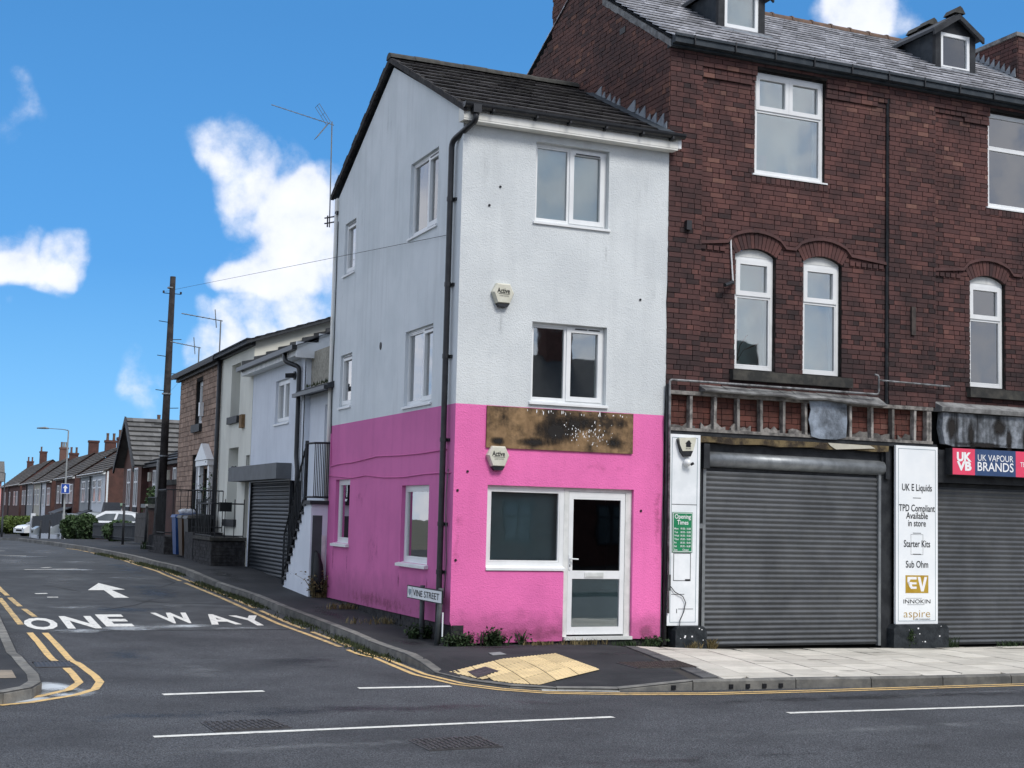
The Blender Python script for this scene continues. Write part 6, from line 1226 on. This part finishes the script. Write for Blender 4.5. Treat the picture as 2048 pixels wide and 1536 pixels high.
def wire(label, p, q, sag, r=.006):
    mb = MB(); mb.tube([p.lerp(q,t/10)-Vector((0,0,sag*4*(t/10)*(1-t/10))) for t in range(11)], r, 4); single('overhead_wire', mb, 'wire', label, 'wire', p)
wire('thin cable from the pink shop gable to the telegraph pole', SIDE.pt(.45,5.63,.04), W(-.35,24.45,8.0), .0, .004)
wire('thin wire from the telegraph pole to the stone house eaves', W(-.17,24.45,5.0), SIDE.pt(20.2,5.45,.2), .03, .003)
# ================================================================== beyond the pole
def far_window(fr, u0, u1, z0, z1, parent, n=2, frm='upvc', d=.0):
    mb = MB(); bars(mb, fr, u0, u1, z0, z1, .09, -.04+d, .04+d)
    for k in range(1,n): u = u0+(u1-u0)*k/n; mb.box(fr,u-.05,u+.05,z0+.08,z1-.08,-.04+d,.035+d)
    if z1-z0 > 1.0: mb.box(fr,u0+.08,u1-.08,z0+(z1-z0)*.62,z0+(z1-z0)*.62+.09,-.04+d,.03+d)
    w = part('window', mb, frm, parent); g = MB(); g.box(fr,u0+.08,u1-.08,z0+.08,z1-.08,-.03+d,.0+d); part('pane', g, 'glass_pane_far', w); return w
m_ = mat('glass_pane_far', (.06,.075,.085), (.12,.14,.15), rough=.12, scale=.6, spec=.6)
def chimney(a, b, z0, z1, parent, pots=2, matn='far_brick', w=.45, l=.9):
    mb = MB(); mb.abox(a-w,a+w,b-l/2,b+l/2,z0,z1); mb.abox(a-w-.06,a+w+.06,b-l/2-.06,b+l/2+.06,z1-.2,z1+.001); c = part('chimney', mb, matn, parent)
    for k in range(pots): mb = MB(); aa = a-w*.6+k*(1.2*w/max(1,pots-1)); mb.tube([W(aa,b,z1),W(aa,b,z1+.35),W(aa,b,z1+.62)],[.13,.11,.13],8); part('chimney_pot', mb, random.choice(['ridge_terracotta','far_brick_pale','concrete']), c)
def house(label, a, b0, b1, eave, ridge, walls, depth=7.5, roofm='far_roof', porch=None, chim=(), name='terrace_house', barge=None):
    g = min(interp(b0,BK), interp(b1,BK))-.2; th = thing(name, label, 'house', W(a+depth/2,(b0+b1)/2,g)); S = side(a); br = a+depth/2
    mb = MB(); F_ = front(b0); mb.panel(F_,[(a,g),(a+depth,g),(a+depth,eave),(br,ridge-.1),(a,eave)],[]); part('gable_wall', mb, 'far_brick', th, recalc=False)
    mb = MB(); F_ = front(b1); mb.panel(F_,[(a,g),(a+depth,g),(a+depth,eave),(br,ridge-.1),(a,eave)],[]); part('gable_wall', mb, 'far_brick', th, recalc=False)
    for w0, w1, zlo, zhi, mt, wins in walls:
        B_ = lambda t: b0+(b1-b0)*t; mb = MB(); z0_ = g if zlo is None else zlo; mb.box(S,B_(w0)+.004,B_(w1)-.004,z0_,zhi if zhi else eave,-.2,.0); part('wall', mb, mt, th)
        for wu0, wu1, wz0, wz1, n in wins: far_window(S, B_(wu0), B_(wu1), wz0, wz1, th, n, d=.03)
    mb = MB(); ov_ = .3; sl_ = (ridge-eave)/(depth/2)
    mb.add([W(a-ov_,b0-.15,eave-ov_*sl_),W(a-ov_,b1+.15,eave-ov_*sl_),W(br,b1+.15,ridge),W(br,b0-.15,ridge),W(a+depth+ov_,b1+.15,eave-ov_*sl_),W(a+depth+ov_,b0-.15,eave-ov_*sl_)], [(0,1,2,3),(3,2,4,5)]); rf = part('roof', mb, roofm, th, recalc=False)
    tiles(W(a-ov_,b1+.15,eave-ov_*sl_+.01), W(a-ov_,b0-.15,eave-ov_*sl_+.01), W(br,b0,ridge)-W(a-ov_,b0,eave-ov_*sl_), 12, .9, rf, roofm, 0, 'tile', thick=.05)
    mb = MB(); mb.box(S,b0-.1,b1+.1,eave-.22,eave-.02,.03,ov_-.05); part('fascia', mb, barge or 'upvc_aged', th); 
    for cb, cz0, cz1, pots, cm_ in chim: chimney(br, cb, cz0, cz1, rf, pots, cm_)
    mb = MB(); mb.tube([S.pt((b0+b1)/2,eave-.1,.1),S.pt((b0+b1)/2,g,.1)],.06,6); part('downpipe', mb, 'black_plastic', th)
    if porch:
        p0, p1, ph, mt = porch; mb = MB(); mb.hexa([W(a-1.3,p0,ph-.55),W(a,p0,ph-.05),W(a,p1,ph-.05),W(a-1.3,p1,ph-.55),W(a-1.3,p0,ph-.47),W(a,p0,ph+.03),W(a,p1,ph+.03),W(a-1.3,p1,ph-.47)]); part('porch_roof', mb, 'slate_dark', th); mb = MB(); mb.abox(a-1.15,a-.02,p0+.1,p1-.1,g,ph-.58); part('porch', mb, mt, th)
    return th
A = 5.0
# brick school-like house with gable to the street
gz = thing('gabled_house', 'brick house with steep tiled roof and tall paired windows behind the pole', 'house', W(A+3,66,-.2)); S5 = side(A)
ap, e1, e0 = (70.2,6.85), (74.0,4.4), (66.3,4.3)
mb = MB(); mb.panel(S5,[(66.3,-.6),(74.0,-.6),(74.0,4.4),ap,(66.3,4.3)],[]); part('gable_wall', mb, 'far_brick_pale', gz, recalc=False)
mb = MB(); mb.panel(side(A+.4),[(54.5,-.4),(66.3,-.4),(66.3,4.25),(54.5,4.25)],[]); part('wall', mb, 'far_brick', gz, recalc=False); mb = MB(); mb.panel(front(54.5),[(A+.4,-.4),(A+8,-.4),(A+8,4.25),(A+.4,4.25)],[]); part('end_wall', mb, 'far_brick', gz, recalc=False)
mb = MB(); mb.panel(front(66.3),[(A,-.4),(A+14,-.4),(A+14,4.3),(A,4.3)],[]); part('side_wall', mb, 'far_brick', gz, recalc=False)
mb = MB(); x0, x1 = A-.5, A+14; mb.add([W(x0,65.7,4.0),W(x1,65.7,4.0),W(x1,70.2,6.95),W(x0,70.2,6.95),W(x1,74.6,4.1),W(x0,74.6,4.1)],[(0,1,2,3),(3,2,4,5)]); r1 = part('roof', mb, 'far_roof_grey', gz, recalc=False)
tiles(W(x0,65.7,4.01),W(x1,65.7,4.01),W(x0,70.2,6.96)-W(x0,65.7,4.01),10,.7,r1,'far_roof_grey',0,'tile',thick=.09,lap=1.1)
mb = MB()
for (p,q) in (((65.6,3.98),(70.2,7.0)),((70.2,7.0),(74.7,4.05))): mb.hexa([W(x0-.1,p[0],p[1]-.28),W(x0+.0,p[0],p[1]-.28),W(x0+.0,q[0],q[1]-.28),W(x0-.1,q[0],q[1]-.28),W(x0-.1,p[0],p[1]+.05),W(x0+.0,p[0],p[1]+.05),W(x0+.0,q[0],q[1]+.05),W(x0-.1,q[0],q[1]+.05)])
part('bargeboard', mb, 'black_paint', r1)
mb = MB(); mb.add([W(A+.1,54.0,4.1),W(A+.1,66.3,4.1),W(A+4.2,66.3,6.0),W(A+4.2,58,6.0),W(A+9,54.0,4.1)],[(0,1,2,3),(0,3,4)]); r2 = part('wing_roof', mb, 'slate_dark', gz, recalc=False)
tiles(W(A+.1,66.3,4.11),W(A+.1,54.0,4.11),W(A+4.2,58,6.0)-W(A+.1,58,4.1),8,.7,r2,'slate_dark',0,'tile',thick=.07,lap=1.1,cut=lambda a_,b_,t:(a_,min(b_,12.3-t*4.0)))
mb = MB(); mb.box(side(A+.4),54.2,66.3,3.95,4.1,.0,.35); part('gutter', mb, 'black_paint', gz)
for u in (67.6,70.7): far_window(S5,u,u+1.5,1.75,4.0,gz,2); far_window(S5,u,u+1.5,-.4,1.0,gz,2); mb = MB(); mb.box(S5,u-.1,u+1.6,1.0,1.75,.0,.05); part('spandrel', mb, 'fence_grey', gz)
for u in (56.5,59.8,63.4): far_window(side(A+.4),u,u+1.0,1.6,3.8,gz,2)
for u in (58.6,65.2): mb = MB(); mb.box(side(A+.4),u,u+.4,3.2,3.7,.0,.15); part('bell_box', mb, 'alarm_cream', gz)
# rows of semi-detached houses receding
w4 = lambda z: (z+1.35, z+2.5)
house('white and grey rendered pair of houses with porches behind the parked cars', A, 83.4, 100.5, 4.12, 6.6,
      [(0,.46,1.35,None,'far_render_white',[(.10,.22,2.0,3.6,1),(.3,.42,2.0,3.6,1)]),(.46,.95,1.35,None,'far_render_grey',[(.5,.6,2.0,3.6,1),(.72,.86,2.0,3.6,2)]),(0,.95,None,1.34,'far_brick',[(.12,.26,.0,1.1,2)]),(.95,1,None,None,'far_brick',[])],
      porch=(90.5,94.5,1.45,'far_brick_pale'), chim=[(84.2,5.9,7.5,2,'far_brick'),(92,6.2,7.4,1,'far_brick')], barge='upvc')
house('brick pair of houses with white bay extension left of the white rendered pair', A, 104.3, 121.8, 4.15, 6.7,
      [(0,.45,None,None,'far_brick',[(.06,.2,1.9,3.5,2),(.28,.4,1.9,3.5,2)]),(.45,.9,None,None,'far_brick',[(.55,.65,1.9,3.5,2),(.74,.86,1.9,3.5,2)]),(.9,1,None,None,'far_brick',[])],
      porch=(105.5,112.5,1.6,'far_render_white'), chim=[(104.9,5.9,7.4,2,'far_brick'),(113.5,6.2,7.5,2,'far_brick')], barge='upvc')
house('cream and brown rendered pair of houses farther down the street', A, 126, 147.5, 4.1, 6.8,
      [(0,.3,None,None,'far_brick',[(.06,.2,1.7,3.4,2)]),(.3,.62,None,None,'far_render_white',[(.36,.46,1.7,3.4,2)]),(.62,1,None,None,'far_render_cream',[(.68,.78,1.7,3.4,2),(.86,.95,1.7,3.4,2)])],
      chim=[(127,6.0,8.0,0,'far_brick'),(146,6.2,7.4,2,'far_brick')])
house('dark rendered pair of houses beyond the cream pair', A, 149, 168, 4.2, 7.0,
      [(0,.5,None,None,'far_render_grey',[(.1,.2,1.7,3.4,2),(.3,.42,1.7,3.4,2)]),(.5,1,None,None,'far_brick',[(.6,.7,1.7,3.4,2),(.8,.92,1.7,3.4,2)])], chim=[(158,6.2,8.4,3,'far_brick_pale')])
house('plain red brick pair of houses at the far end of the row', A, 172, 215, 4.3, 7.4, [(0,1,None,None,'far_brick',[(.08,.14,1.6,3.4,2),(.2,.26,1.6,3.4,1),(.45,.52,1.6,3.4,2),(.7,.78,1.6,3.4,2)])], chim=[(188,6.7,8.9,1,'far_brick'),(212,6.7,8.2,2,'far_brick')])
# salmon house closing the view
fp = thing('salmon_house', 'salmon pink gable house closing the far end of the street', 'house', W(-2,235,-2)); mb = MB(); F2 = front(235); mb.panel(F2,[(-14,-3),(6,-3),(6,5.5),(0,8.6),(-6,5.0),(-14,5)],[]); part('gable_wall', mb, 'far_render_pink', fp, recalc=False); mb = MB(); mb.hexa([W(-14.5,234,4.9),W(6.5,234,5.4),W(6.5,245,5.4),W(-14.5,245,4.9),W(-14.5,236,8.2),W(6.5,240,8.8),W(6.5,245,8.8),W(-14.5,245,8.2)]); part('roof', mb, 'far_roof_grey', fp)
# side extension with green roof and its little porch
sx = thing('lean_to', 'white lean-to with pale green roof beside the gabled brick house', 'extension', W(A+1.5,79.5,-.4)); mb = MB(); mb.abox(A+.3,A+4,78,83.2,-.6,1.7); part('wall', mb, 'far_render_white', sx); mb = MB(); mb.hexa([W(A+.0,77.8,1.7),W(A+4,77.8,2.4),W(A+4,83.3,2.4),W(A+.0,83.3,1.7),W(A+.0,77.8,1.8),W(A+4,77.8,2.5),W(A+4,83.3,2.5),W(A+.0,83.3,1.8)]); part('roof', mb, 'green_roof', sx)
px = thing('porch_canopy', 'dark slate porch canopy on curved white brackets', 'canopy', W(A-.5,75.5,-.4)); mb = MB(); mb.prism(side(A-.9),[(74.6,1.05),(77.6,1.05),(76.1,2.0)],-1.0,.0); part('roof', mb, 'slate_dark', px); mb = MB(); mb.tube([W(A-.85,74.8,1.0),W(A-.6,74.8,.3),W(A-.05,74.8,-.1)],.06,5); mb.tube([W(A-.85,77.4,1.0),W(A-.6,77.4,.3),W(A-.05,77.4,-.1)],.06,5); part('bracket', mb, 'upvc', px)
# ---------------- lamp columns and signs
def lamp(label, a, b, h, arm, sign=False, matn='lamp_steel'):
    z = interp(b,BK); t = thing('street_lamp', label, 'street lamp', W(a,b,z)); part('column', path_tube([W(a,b,z-.1),W(a,b,z+1.3),W(a,b,z+1.32),W(a+.02,b,z+h)],[.085,.085,.055,.035],8),matn,t,smooth=True); p = W(a,b,z+h); part('arm', path_tube([p,p+Vector((-arm*.3,0,.05)),p+Vector((-arm,0,.08))],[.03,.022,.018],6),matn,t)
    mb = MB(); q = p+Vector((-arm,0,.08)); mb.tube([q+Vector((.0,0,0)),q+Vector((-.2,0,.02)),q+Vector((-.62,0,.0))],[.03,.06,.03],8); part('lantern', mb, matn, t, smooth=True)
lamp('slender pale street lamp carrying a blue one-way sign', .37, 60.7, 5.6, 1.0); lamp('dark street lamp at the left edge of the far pavement', -1.0, 92, 4.5, 1.0, matn='fence_grey')
ow = thing('one_way_sign', 'blue square one-way sign with white arrow on the slender lamp', 'sign', W(.3,60.5,2.3)); OF = Fr((W(.37,60.5).x,W(.37,60.5).y), (1,0), (0,-1)); mb = MB(); mb.box(OF,-.21,.21,2.36,2.84,.0,.03); part('plate', mb, 'sign_blue', ow); mb = MB(); mb.prism(OF,[(-.045,2.42),(.045,2.42),(.045,2.62),(.125,2.62),(0,2.78),(-.125,2.62),(-.045,2.62)],.031,.04); part('arrow', mb, 'lettering_white', ow); mb = MB(); bars(mb,OF,-.225,.225,2.345,2.855,.016,.0,.035); part('border', mb, 'lettering_white', ow)
# ---------------- boundaries, bushes and cars
def leafcloud(c, sx, sy, sz, n, leaf, seed, stretch=1):
    rd = random.Random(seed); mb = MB()
    for k in range(n):
        while True:
            x, y, z = rd.uniform(-1,1), rd.uniform(-1,1), rd.uniform(-1,1)
            if .35 < x*x+y*y+z*z*.8 < 1.0+.25*math.sin(5*x+3*z+seed)*math.sin(4*y+seed): break
        p = c + Vector((x*sx, y*sy, z*sz)); v1 = Vector((rd.gauss(0,1),rd.gauss(0,1),rd.gauss(0,1))).normalized()*leaf; v2 = Vector((rd.gauss(0,1),rd.gauss(0,1),rd.gauss(0,1))).normalized()*leaf
        mb.add([p-v1*.5, p+v2*.5, p+v1*.5, p-v2*.4], [(0,1,2,3)], rd.random()*.6+.4*(z*.5+.5))
    return mb
def bush(label, a, b, w, d, h, n, matn='leaf_hedge', leaf=.16, name='bush', cat='bush'):
    z = interp(b,BK); t = thing(name, label, cat, W(a,b,z)); part('foliage', leafcloud(W(a,b,z+h*.52), w, d, h*.52, n, leaf, int(a*7+b)), matn, t, recalc=False)
    mb = MB()
    for k in range(4): mb.tube([W(a+.1*k-.15,b,z-.05),W(a+.25*(k-1.5),b+.1*k,z+h*.6)],[.03,.015],5)
    part('stems', mb, 'bark', t)
bush('dark clipped bush right of the slender street lamp', .6, 57.5, .55, 1.2, 1.12, 2600); bush('dark rounded bush beside the garden fence', .7, 52.5, .5, 1.0, 1.12, 2200)
bush('low dark bush showing through the garden fence', 1.1, 43.5, .45, 2.2, .8, 1800); bush('climbing shrub over the gate pier by the telegraph pole', 1.5, 36.0, .55, .9, 2.0, 2600, leaf=.12)
bush('bright yellow-green hedge at the far left of the pavement', 1.6, 123, .9, 5.0, 1.5, 2200, 'leaf_bright', .3); bush('dark hedge at the left edge under the far houses', -1.6, 118, 1.3, 4, 1.6, 2000, leaf=.35)
bush('green bush beside the white car with the dark nose', 2.0, 104, .7, 2.0, 1.5, 1400, 'leaf_bright', .25)
def pickets(label, a0, b0, a1, b1, h, n, matn, w=.09, gap_base=.1):
    z0 = interp(b0,BK); t = thing('garden_fence', label, 'fence', W(a0,b0,z0)); p0, p1 = W(a0,b0), W(a1,b1); dr_ = (p1-p0).normalized(); nr = Vector((-dr_.y,dr_.x,0))*.012
    for k in range(n):
        p = p0.lerp(p1,(k+.5)/n); zz = interp(b0+(b1-b0)*(k+.5)/n,BK); e = dr_*w*.5; mb = MB(); mb.hexa([p-e-nr+Vector((0,0,zz+gap_base)),p+e-nr+Vector((0,0,zz+gap_base)),p+e+nr+Vector((0,0,zz+gap_base)),p-e+nr+Vector((0,0,zz+gap_base)),p-e-nr+Vector((0,0,zz+h)),p+e-nr+Vector((0,0,zz+h)),p+e+nr+Vector((0,0,zz+h)),p-e+nr+Vector((0,0,zz+h))]); part('picket', mb, matn, t)
    mb = MB()
    for f in (.25,.85): mb.tube([p0+Vector((0,0,interp(b0,BK)+h*f)),p1+Vector((0,0,interp(b1,BK)+h*f))],.03,4)
    part('rail', mb, matn, t); return t
pickets('dark paling fence along the garden with the parked white car', .55, 35, .65, 49.5, .74, 46, 'fence_grey', .16, .08)
pickets('grey close-boarded fence between the palings and the telegraph pole', .4, 31.0, .5, 34.7, 1.08, 14, 'fence_wood', .25, .05)
for lb_, a_, b_, h_ in (('tall thin black post in front of the paling fence',-.25,32.1,1.35),('short thin black post by the boarded fence',-.2,27.2,1.2),('thin black post before the low white wall',-.2,62,.95),('second thin black post before the low white wall',-.2,68,1.0)):
    z_ = interp(b_,BK); t_ = thing('bollard_post', lb_, 'post', W(a_,b_,z_)); part('post', path_tube([W(a_,b_,z_-.05),W(a_,b_,z_+h_)],[.045,.04],8),'black_paint',t_,smooth=True); part('cap', path_tube([W(a_,b_,z_+h_),W(a_,b_,z_+h_+.04)],[.055,.03],8),'black_paint',t_)
pr_ = thing('gate_pier', 'dark brick gate pier with pale cap beside the telegraph pole', 'pier', W(.9,34.3,.5)); mb = MB(); mb.abox(.75,1.3,33.9,34.8,.3,1.72); part('pier', mb, 'far_brick', pr_); mb = MB(); mb.abox(.68,1.37,33.8,34.9,1.72,1.85); part('cap', mb, 'concrete', pr_)
bw_ = thing('end_wall', 'dark brick wall stepping up beside the stone house', 'wall', W(.6,24.6,.5)); mb = MB(); mb.abox(.15,.5,23.3,27.3,.3,2.4); part('lower_wall', mb, 'far_brick', bw_); mb = MB(); mb.abox(.55,4,23.4,26.5,.3,4.3); part('upper_wall', mb, 'far_brick', bw_); mb = MB(); mb.abox(.1,.6,23.25,27.4,2.4,2.55); part('coping', mb, 'stone_sill', bw_)
lwf = thing('panel_fence', 'dark blue-grey panel fence on a low white wall with pale post', 'fence', W(.9,78,-.4))
for k in range(11):
    b_ = 66.3+k*2.22; gg = interp(b_+1.1,BK); mb = MB(); mb.abox(.9,1.1,b_,b_+2.22,gg-.35,gg+.33); part('low_wall', mb, 'far_render_white', lwf); mb = MB(); mb.abox(.93,1.05,b_+.03,b_+2.19,gg+.335,gg+1.5); part('panel', mb, 'fence_grey', lwf)
gg = interp(91,BK); mb = MB(); mb.abox(.85,1.15,90.8,91.5,gg-.35,gg+1.7); part('post', mb, 'far_render_white', lwf)
def car(label, a, b, ang, bodym, L_=4.2, W_=1.75, H_=1.5, grp='parked cars'):
    z = interp(b,BK)-.05; t = thing('parked_car', label, 'car', W(a,b,z), grp); fx = Vector((math.cos(ang),math.sin(ang),0)); nx = Vector((-fx.y,fx.x,0)); o = W(a,b,z)
    pt = lambda x, y, zz: o+fx*x+nx*y+Vector((0,0,zz)); h = L_/2
    prof = [(-h,.35),(-h,.75),(-h+.15,.95),(-h*.55,1.0),(h*.45,.98),(h*.85,.85),(h,.65),(h,.32)]
    mb = MB(); n = len(prof); mb.add([pt(x,-W_/2+(.06 if zz > .9 else 0),zz) for x,zz in prof]+[pt(x,W_/2-(.06 if zz > .9 else 0),zz) for x,zz in prof], [tuple(range(n)),tuple(range(n,2*n))]+[(i,(i+1)%n,n+(i+1)%n,n+i) for i in range(n)]); part('body', mb, bodym, t)
    cab_ = [(-h+.12,.97),(-h*.62,1.42),(-h*.25,H_),(h*.08,H_-.03),(h*.55,.97)]; mb = MB(); n = 5; yb = W_/2-.07; yt = W_/2-.26
    ys = [yb,yt,yt,yt,yb]; mb.add([pt(x,-y,zz) for (x,zz),y in zip(cab_,ys)]+[pt(x,y,zz) for (x,zz),y in zip(cab_,ys)], [tuple(range(n)),tuple(range(n,2*n))]+[(i,(i+1)%n,n+(i+1)%n,n+i) for i in range(n)]); cb = part('cabin', mb, bodym, t)
    for s_ in (-1,1):
        for w_ in (((-h*.72,1.04),(-h*.56,1.34),(-h*.24,1.40),(-h*.2,1.04)),((-h*.14,1.04),(-h*.18,1.40),(h*.06,1.38),(h*.38,1.04))):
            mb = MB(); mb.add([pt(x,s_*(yb-.005-(zz-.97)*.35),zz) for x,zz in w_]+[pt(x,s_*(yb+.02-(zz-.97)*.35),zz) for x,zz in w_],[(0,1,2,3),(4,5,6,7),(0,1,5,4),(1,2,6,5),(2,3,7,6),(3,0,4,7)]); part('side_window', mb, 'glass_pane_far', cb)
        for x in (-h*.62,h*.62): mb = MB(); mb.tube([pt(x,s_*(W_/2-.2),.31),pt(x,s_*(W_/2+.01),.31)],.31,14); wl = part('wheel', mb, 'tyre', t); mb = MB(); mb.tube([pt(x,s_*(W_/2+.008),.31),pt(x,s_*(W_/2+.02),.31)],.19,10); part('rim', mb, 'lamp_steel', wl)
        mb = MB(); mb.tube([pt(h-.06,s_*.62,.66),pt(h+.01,s_*.62,.64)],[.11,.09],8); part('headlight', mb, 'chrome', t); mb = MB(); mb.tube([pt(h*.42,s_*(W_/2+.02),1.02),pt(h*.42,s_*(W_/2+.16),1.05)],.07,6); part('mirror', mb, 'car_dark', t)
    for q in ([(h*.545,.985),(h*.09,H_-.05)],[(-h+.13,1.0),(-h*.60,1.41)]):
        (x0,z0_),(x1,z1_) = q; dx = .012 if x0 > 0 else -.012; mb = MB(); mb.hexa([pt(x0+dx,-yb+.08,z0_+.03),pt(x0+dx,yb-.08,z0_+.03),pt(x0+dx*3,yb-.08,z0_+.03),pt(x0+dx*3,-yb+.08,z0_+.03),pt(x1+dx,-yt+.05,z1_),pt(x1+dx,yt-.05,z1_),pt(x1+dx*3,yt-.05,z1_),pt(x1+dx*3,-yt+.05,z1_)]); part('windscreen', mb, 'glass_pane_far', cb)
    mb = MB(); mb.add([pt(h+.001,-.5,.42),pt(h+.001,.5,.42),pt(h+.012,.45,.58),pt(h+.012,-.45,.58)],[(0,1,2,3)]); part('grille', mb, 'car_dark', t)
ANG = math.atan2(-DF.y,-DF.x)
car('white hatchback parked behind the bushes and paling fence', 2.7, 59.5, ANG-.5, 'car_white', L_=4.4, H_=1.55); car('silver car half hidden behind the slender street lamp', 2.7, 69, ANG-.2, 'car_silver', L_=4.5, H_=1.65); car('white car with dark nose beside the pale fence post', 2.6, 101, ANG+.35, 'car_white'); car('silver car roof showing over the dark panel fence', 2.6, 84, ANG, 'car_silver', H_=1.75)
# ---------------- plants at the wall feet
def tuft(label, a, b, n, h, sp, matn, leafw=.012, name='weed', broad=False):
    z = G(a,b); rd = random.Random(int(a*100+b*37+n)); mb = MB()
    for k in range(n):
        an = rd.uniform(0,2*math.pi); r = rd.uniform(0,sp); x, y = r*math.cos(an), r*math.sin(an)*.6; hh = h*rd.uniform(.4,1); lean = Vector((rd.gauss(0,.4),rd.gauss(0,.4),0))*hh; p = W(a+x,b+y*.5,z); q = p+lean*.4+Vector((0,0,hh*.65)); e = p+lean+Vector((0,0,hh)); wv = Vector((rd.uniform(-1,1),rd.uniform(-1,1),0)).normalized()*leafw
        mb.add([p-wv,p+wv,q+wv,q-wv,e],[(0,1,2,3),(3,2,4)],rd.random())
        if broad:
            for m2 in range(5): c = p.lerp(e,rd.uniform(.25,1))+Vector((rd.gauss(0,.03),rd.gauss(0,.03),0)); l1 = Vector((rd.gauss(0,1),rd.gauss(0,1),rd.gauss(0,.6))).normalized()*.045; l2 = Vector((rd.gauss(0,1),rd.gauss(0,1),rd.gauss(0,.6))).normalized()*.022; mb.add([c,c+l1*.5+l2,c+l1,c+l1*.5-l2],[(0,1,2,3)],rd.random())
    single(name, mb, matn, label, 'plant', W(a,b,z), recalc=False)
tuft('leafy green weed at the chamfered corner of the pink wall', .12, -.10, 70, .20, .22, 'weed', broad=True); tuft('bushy green weed under the pink shop window', .62, -.12, 80, .24, .20, 'weed', broad=True)
tuft('thin upright weed stem on the pink wall left of the door', 1.05, -.05, 8, .26, .05, 'weed', broad=True); tuft('small dark weed against the pink wall beside the downpipe', 3.1, -.07, 40, .17, .12, 'weed', broad=True)
tuft('dry straw grass below the shop door', 2.0, -.12, 120, .10, .4, 'straw', .006); tuft('green grass fringe right of the shop door', 2.7, -.12, 130, .09, .35, 'weed', .006); tuft('straggly grass under the pink wall near the weed', 1.3, -.1, 110, .07, .3, 'straw', .006)
tuft('dry tan grass tuft beside the black plinth at the long shutter', 4.05, -.14, 130, .16, .10, 'straw', .007); tuft('thin straw grass in front of the left black plinth', 3.7, -.25, 70, .12, .16, 'straw', .005)
tuft('dark spindly weed beside the right black plinth', 8.5, -.12, 50, .22, .16, 'weed', .005); tuft('low weeds at the foot of the right shutter', 9.75, -.1, 80, .12, .3, 'weed', .006)
tuft('dead brambles in the gap between stair and pink wall', -.12, 6.45, 90, .5, .16, 'straw', .008, broad=True); tuft('dry grass along the side wall plinth', -.12, 4.6, 160, .12, .5, 'straw', .006); tuft('weeds behind the street name plate posts', -.08, .85, 150, .2, .22, 'weed', .007, broad=True); tuft('dry grass at the side plinth by the back window', -.1, 2.6, 150, .12, .7, 'straw', .006)
tuft('grass at the foot of the telegraph pole', -.5, 24.2, 80, .3, .3, 'weed', .012)
pw = MB(); rd = random.Random(8)
pw.tube([FRONT.pt(7.68,-.05,.155),FRONT.pt(7.68,.12,.17)],.006,4)
for k in range(120): p = FRONT.pt(7.68+rd.gauss(0,.035),.05+rd.gauss(0,.06),.155+rd.random()*.03); l1 = Vector((rd.gauss(0,1),rd.gauss(0,1),rd.gauss(0,1))).normalized()*.03; l2 = Vector((rd.gauss(0,1),rd.gauss(0,1),rd.gauss(0,1))).normalized()*.015; pw.add([p,p+l1*.5+l2,p+l1,p+l1*.5-l2],[(0,1,2,3)],rd.random())
single('weed', pw, 'weed', 'small green weed growing from the front of the right black plinth', 'plant', recalc=False)
# moss and grass in the side street gutter
mb = MB(); rd = random.Random(12)
def gutter_grass(pts, n, w0, w1):
    for k in range(n):
        i = rd.randrange(len(pts)-1); p = pts[i].lerp(pts[i+1], rd.random()); off_ = rd.triangular(w0,w1,w0); a, b = p.x-off_, p.y
        if math.sin(b*2.1)+math.sin(b*.9+1)+rd.gauss(0,.5) < -.4: continue
        o = W(a,b,interp(b,BK)+ROAD+.002); h = rd.uniform(.015,.06); wv = Vector((rd.uniform(-1,1),rd.uniform(-1,1),0)).normalized()*.012; mb.add([o-wv,o+wv,o+Vector((rd.gauss(0,.02),rd.gauss(0,.02),h))],[(0,1,2)],rd.random())
gutter_grass(resample(KR[10:21], .5), 7000, .02, .30)
single('gutter_grass', mb, 'moss', 'mossy grass growing along the side street gutter', 'grass', Vector((0,0,0)), kind='stuff', recalc=False)

# terrace across the main road: in the picture only as a reflection in the panes
ot_ = thing('opposite_terrace', 'dark brick terrace across the main road, mirrored in the shop windows', 'building', W(4,-34,0)); OPF = Fr(P0-DS*31, -DF, -NF)
def ou(a): return -a
mb = MB(); mb.box(OPF,-95,30,-.2,5.6,-7,0); part('wall', mb, 'far_brick', ot_)
mb = MB(); mb.add([OPF.pt(-95.3,5.5,.3),OPF.pt(30.3,5.5,.3),OPF.pt(30.3,8.2,-3.5),OPF.pt(-95.3,8.2,-3.5),OPF.pt(30.3,5.5,-7.3),OPF.pt(-95.3,5.5,-7.3)],[(0,1,2,3),(3,2,4,5)]); orf = part('roof', mb, 'slate_dark', ot_, recalc=False)
for k in range(14):
    u = -93+k*9; mb = MB(); mb.box(OPF,u,u+1.2,7.2,9.4,-3.9,-3.1); part('chimney', mb, 'far_brick', orf)
for k in range(31):
    u = -92+k*3.9
    for z0,z1 in ((.8,2.3),(3.3,4.8)): far_window(OPF,u,u+1.2,z0,z1,ot_,2,frm='fence_grey',d=.03)
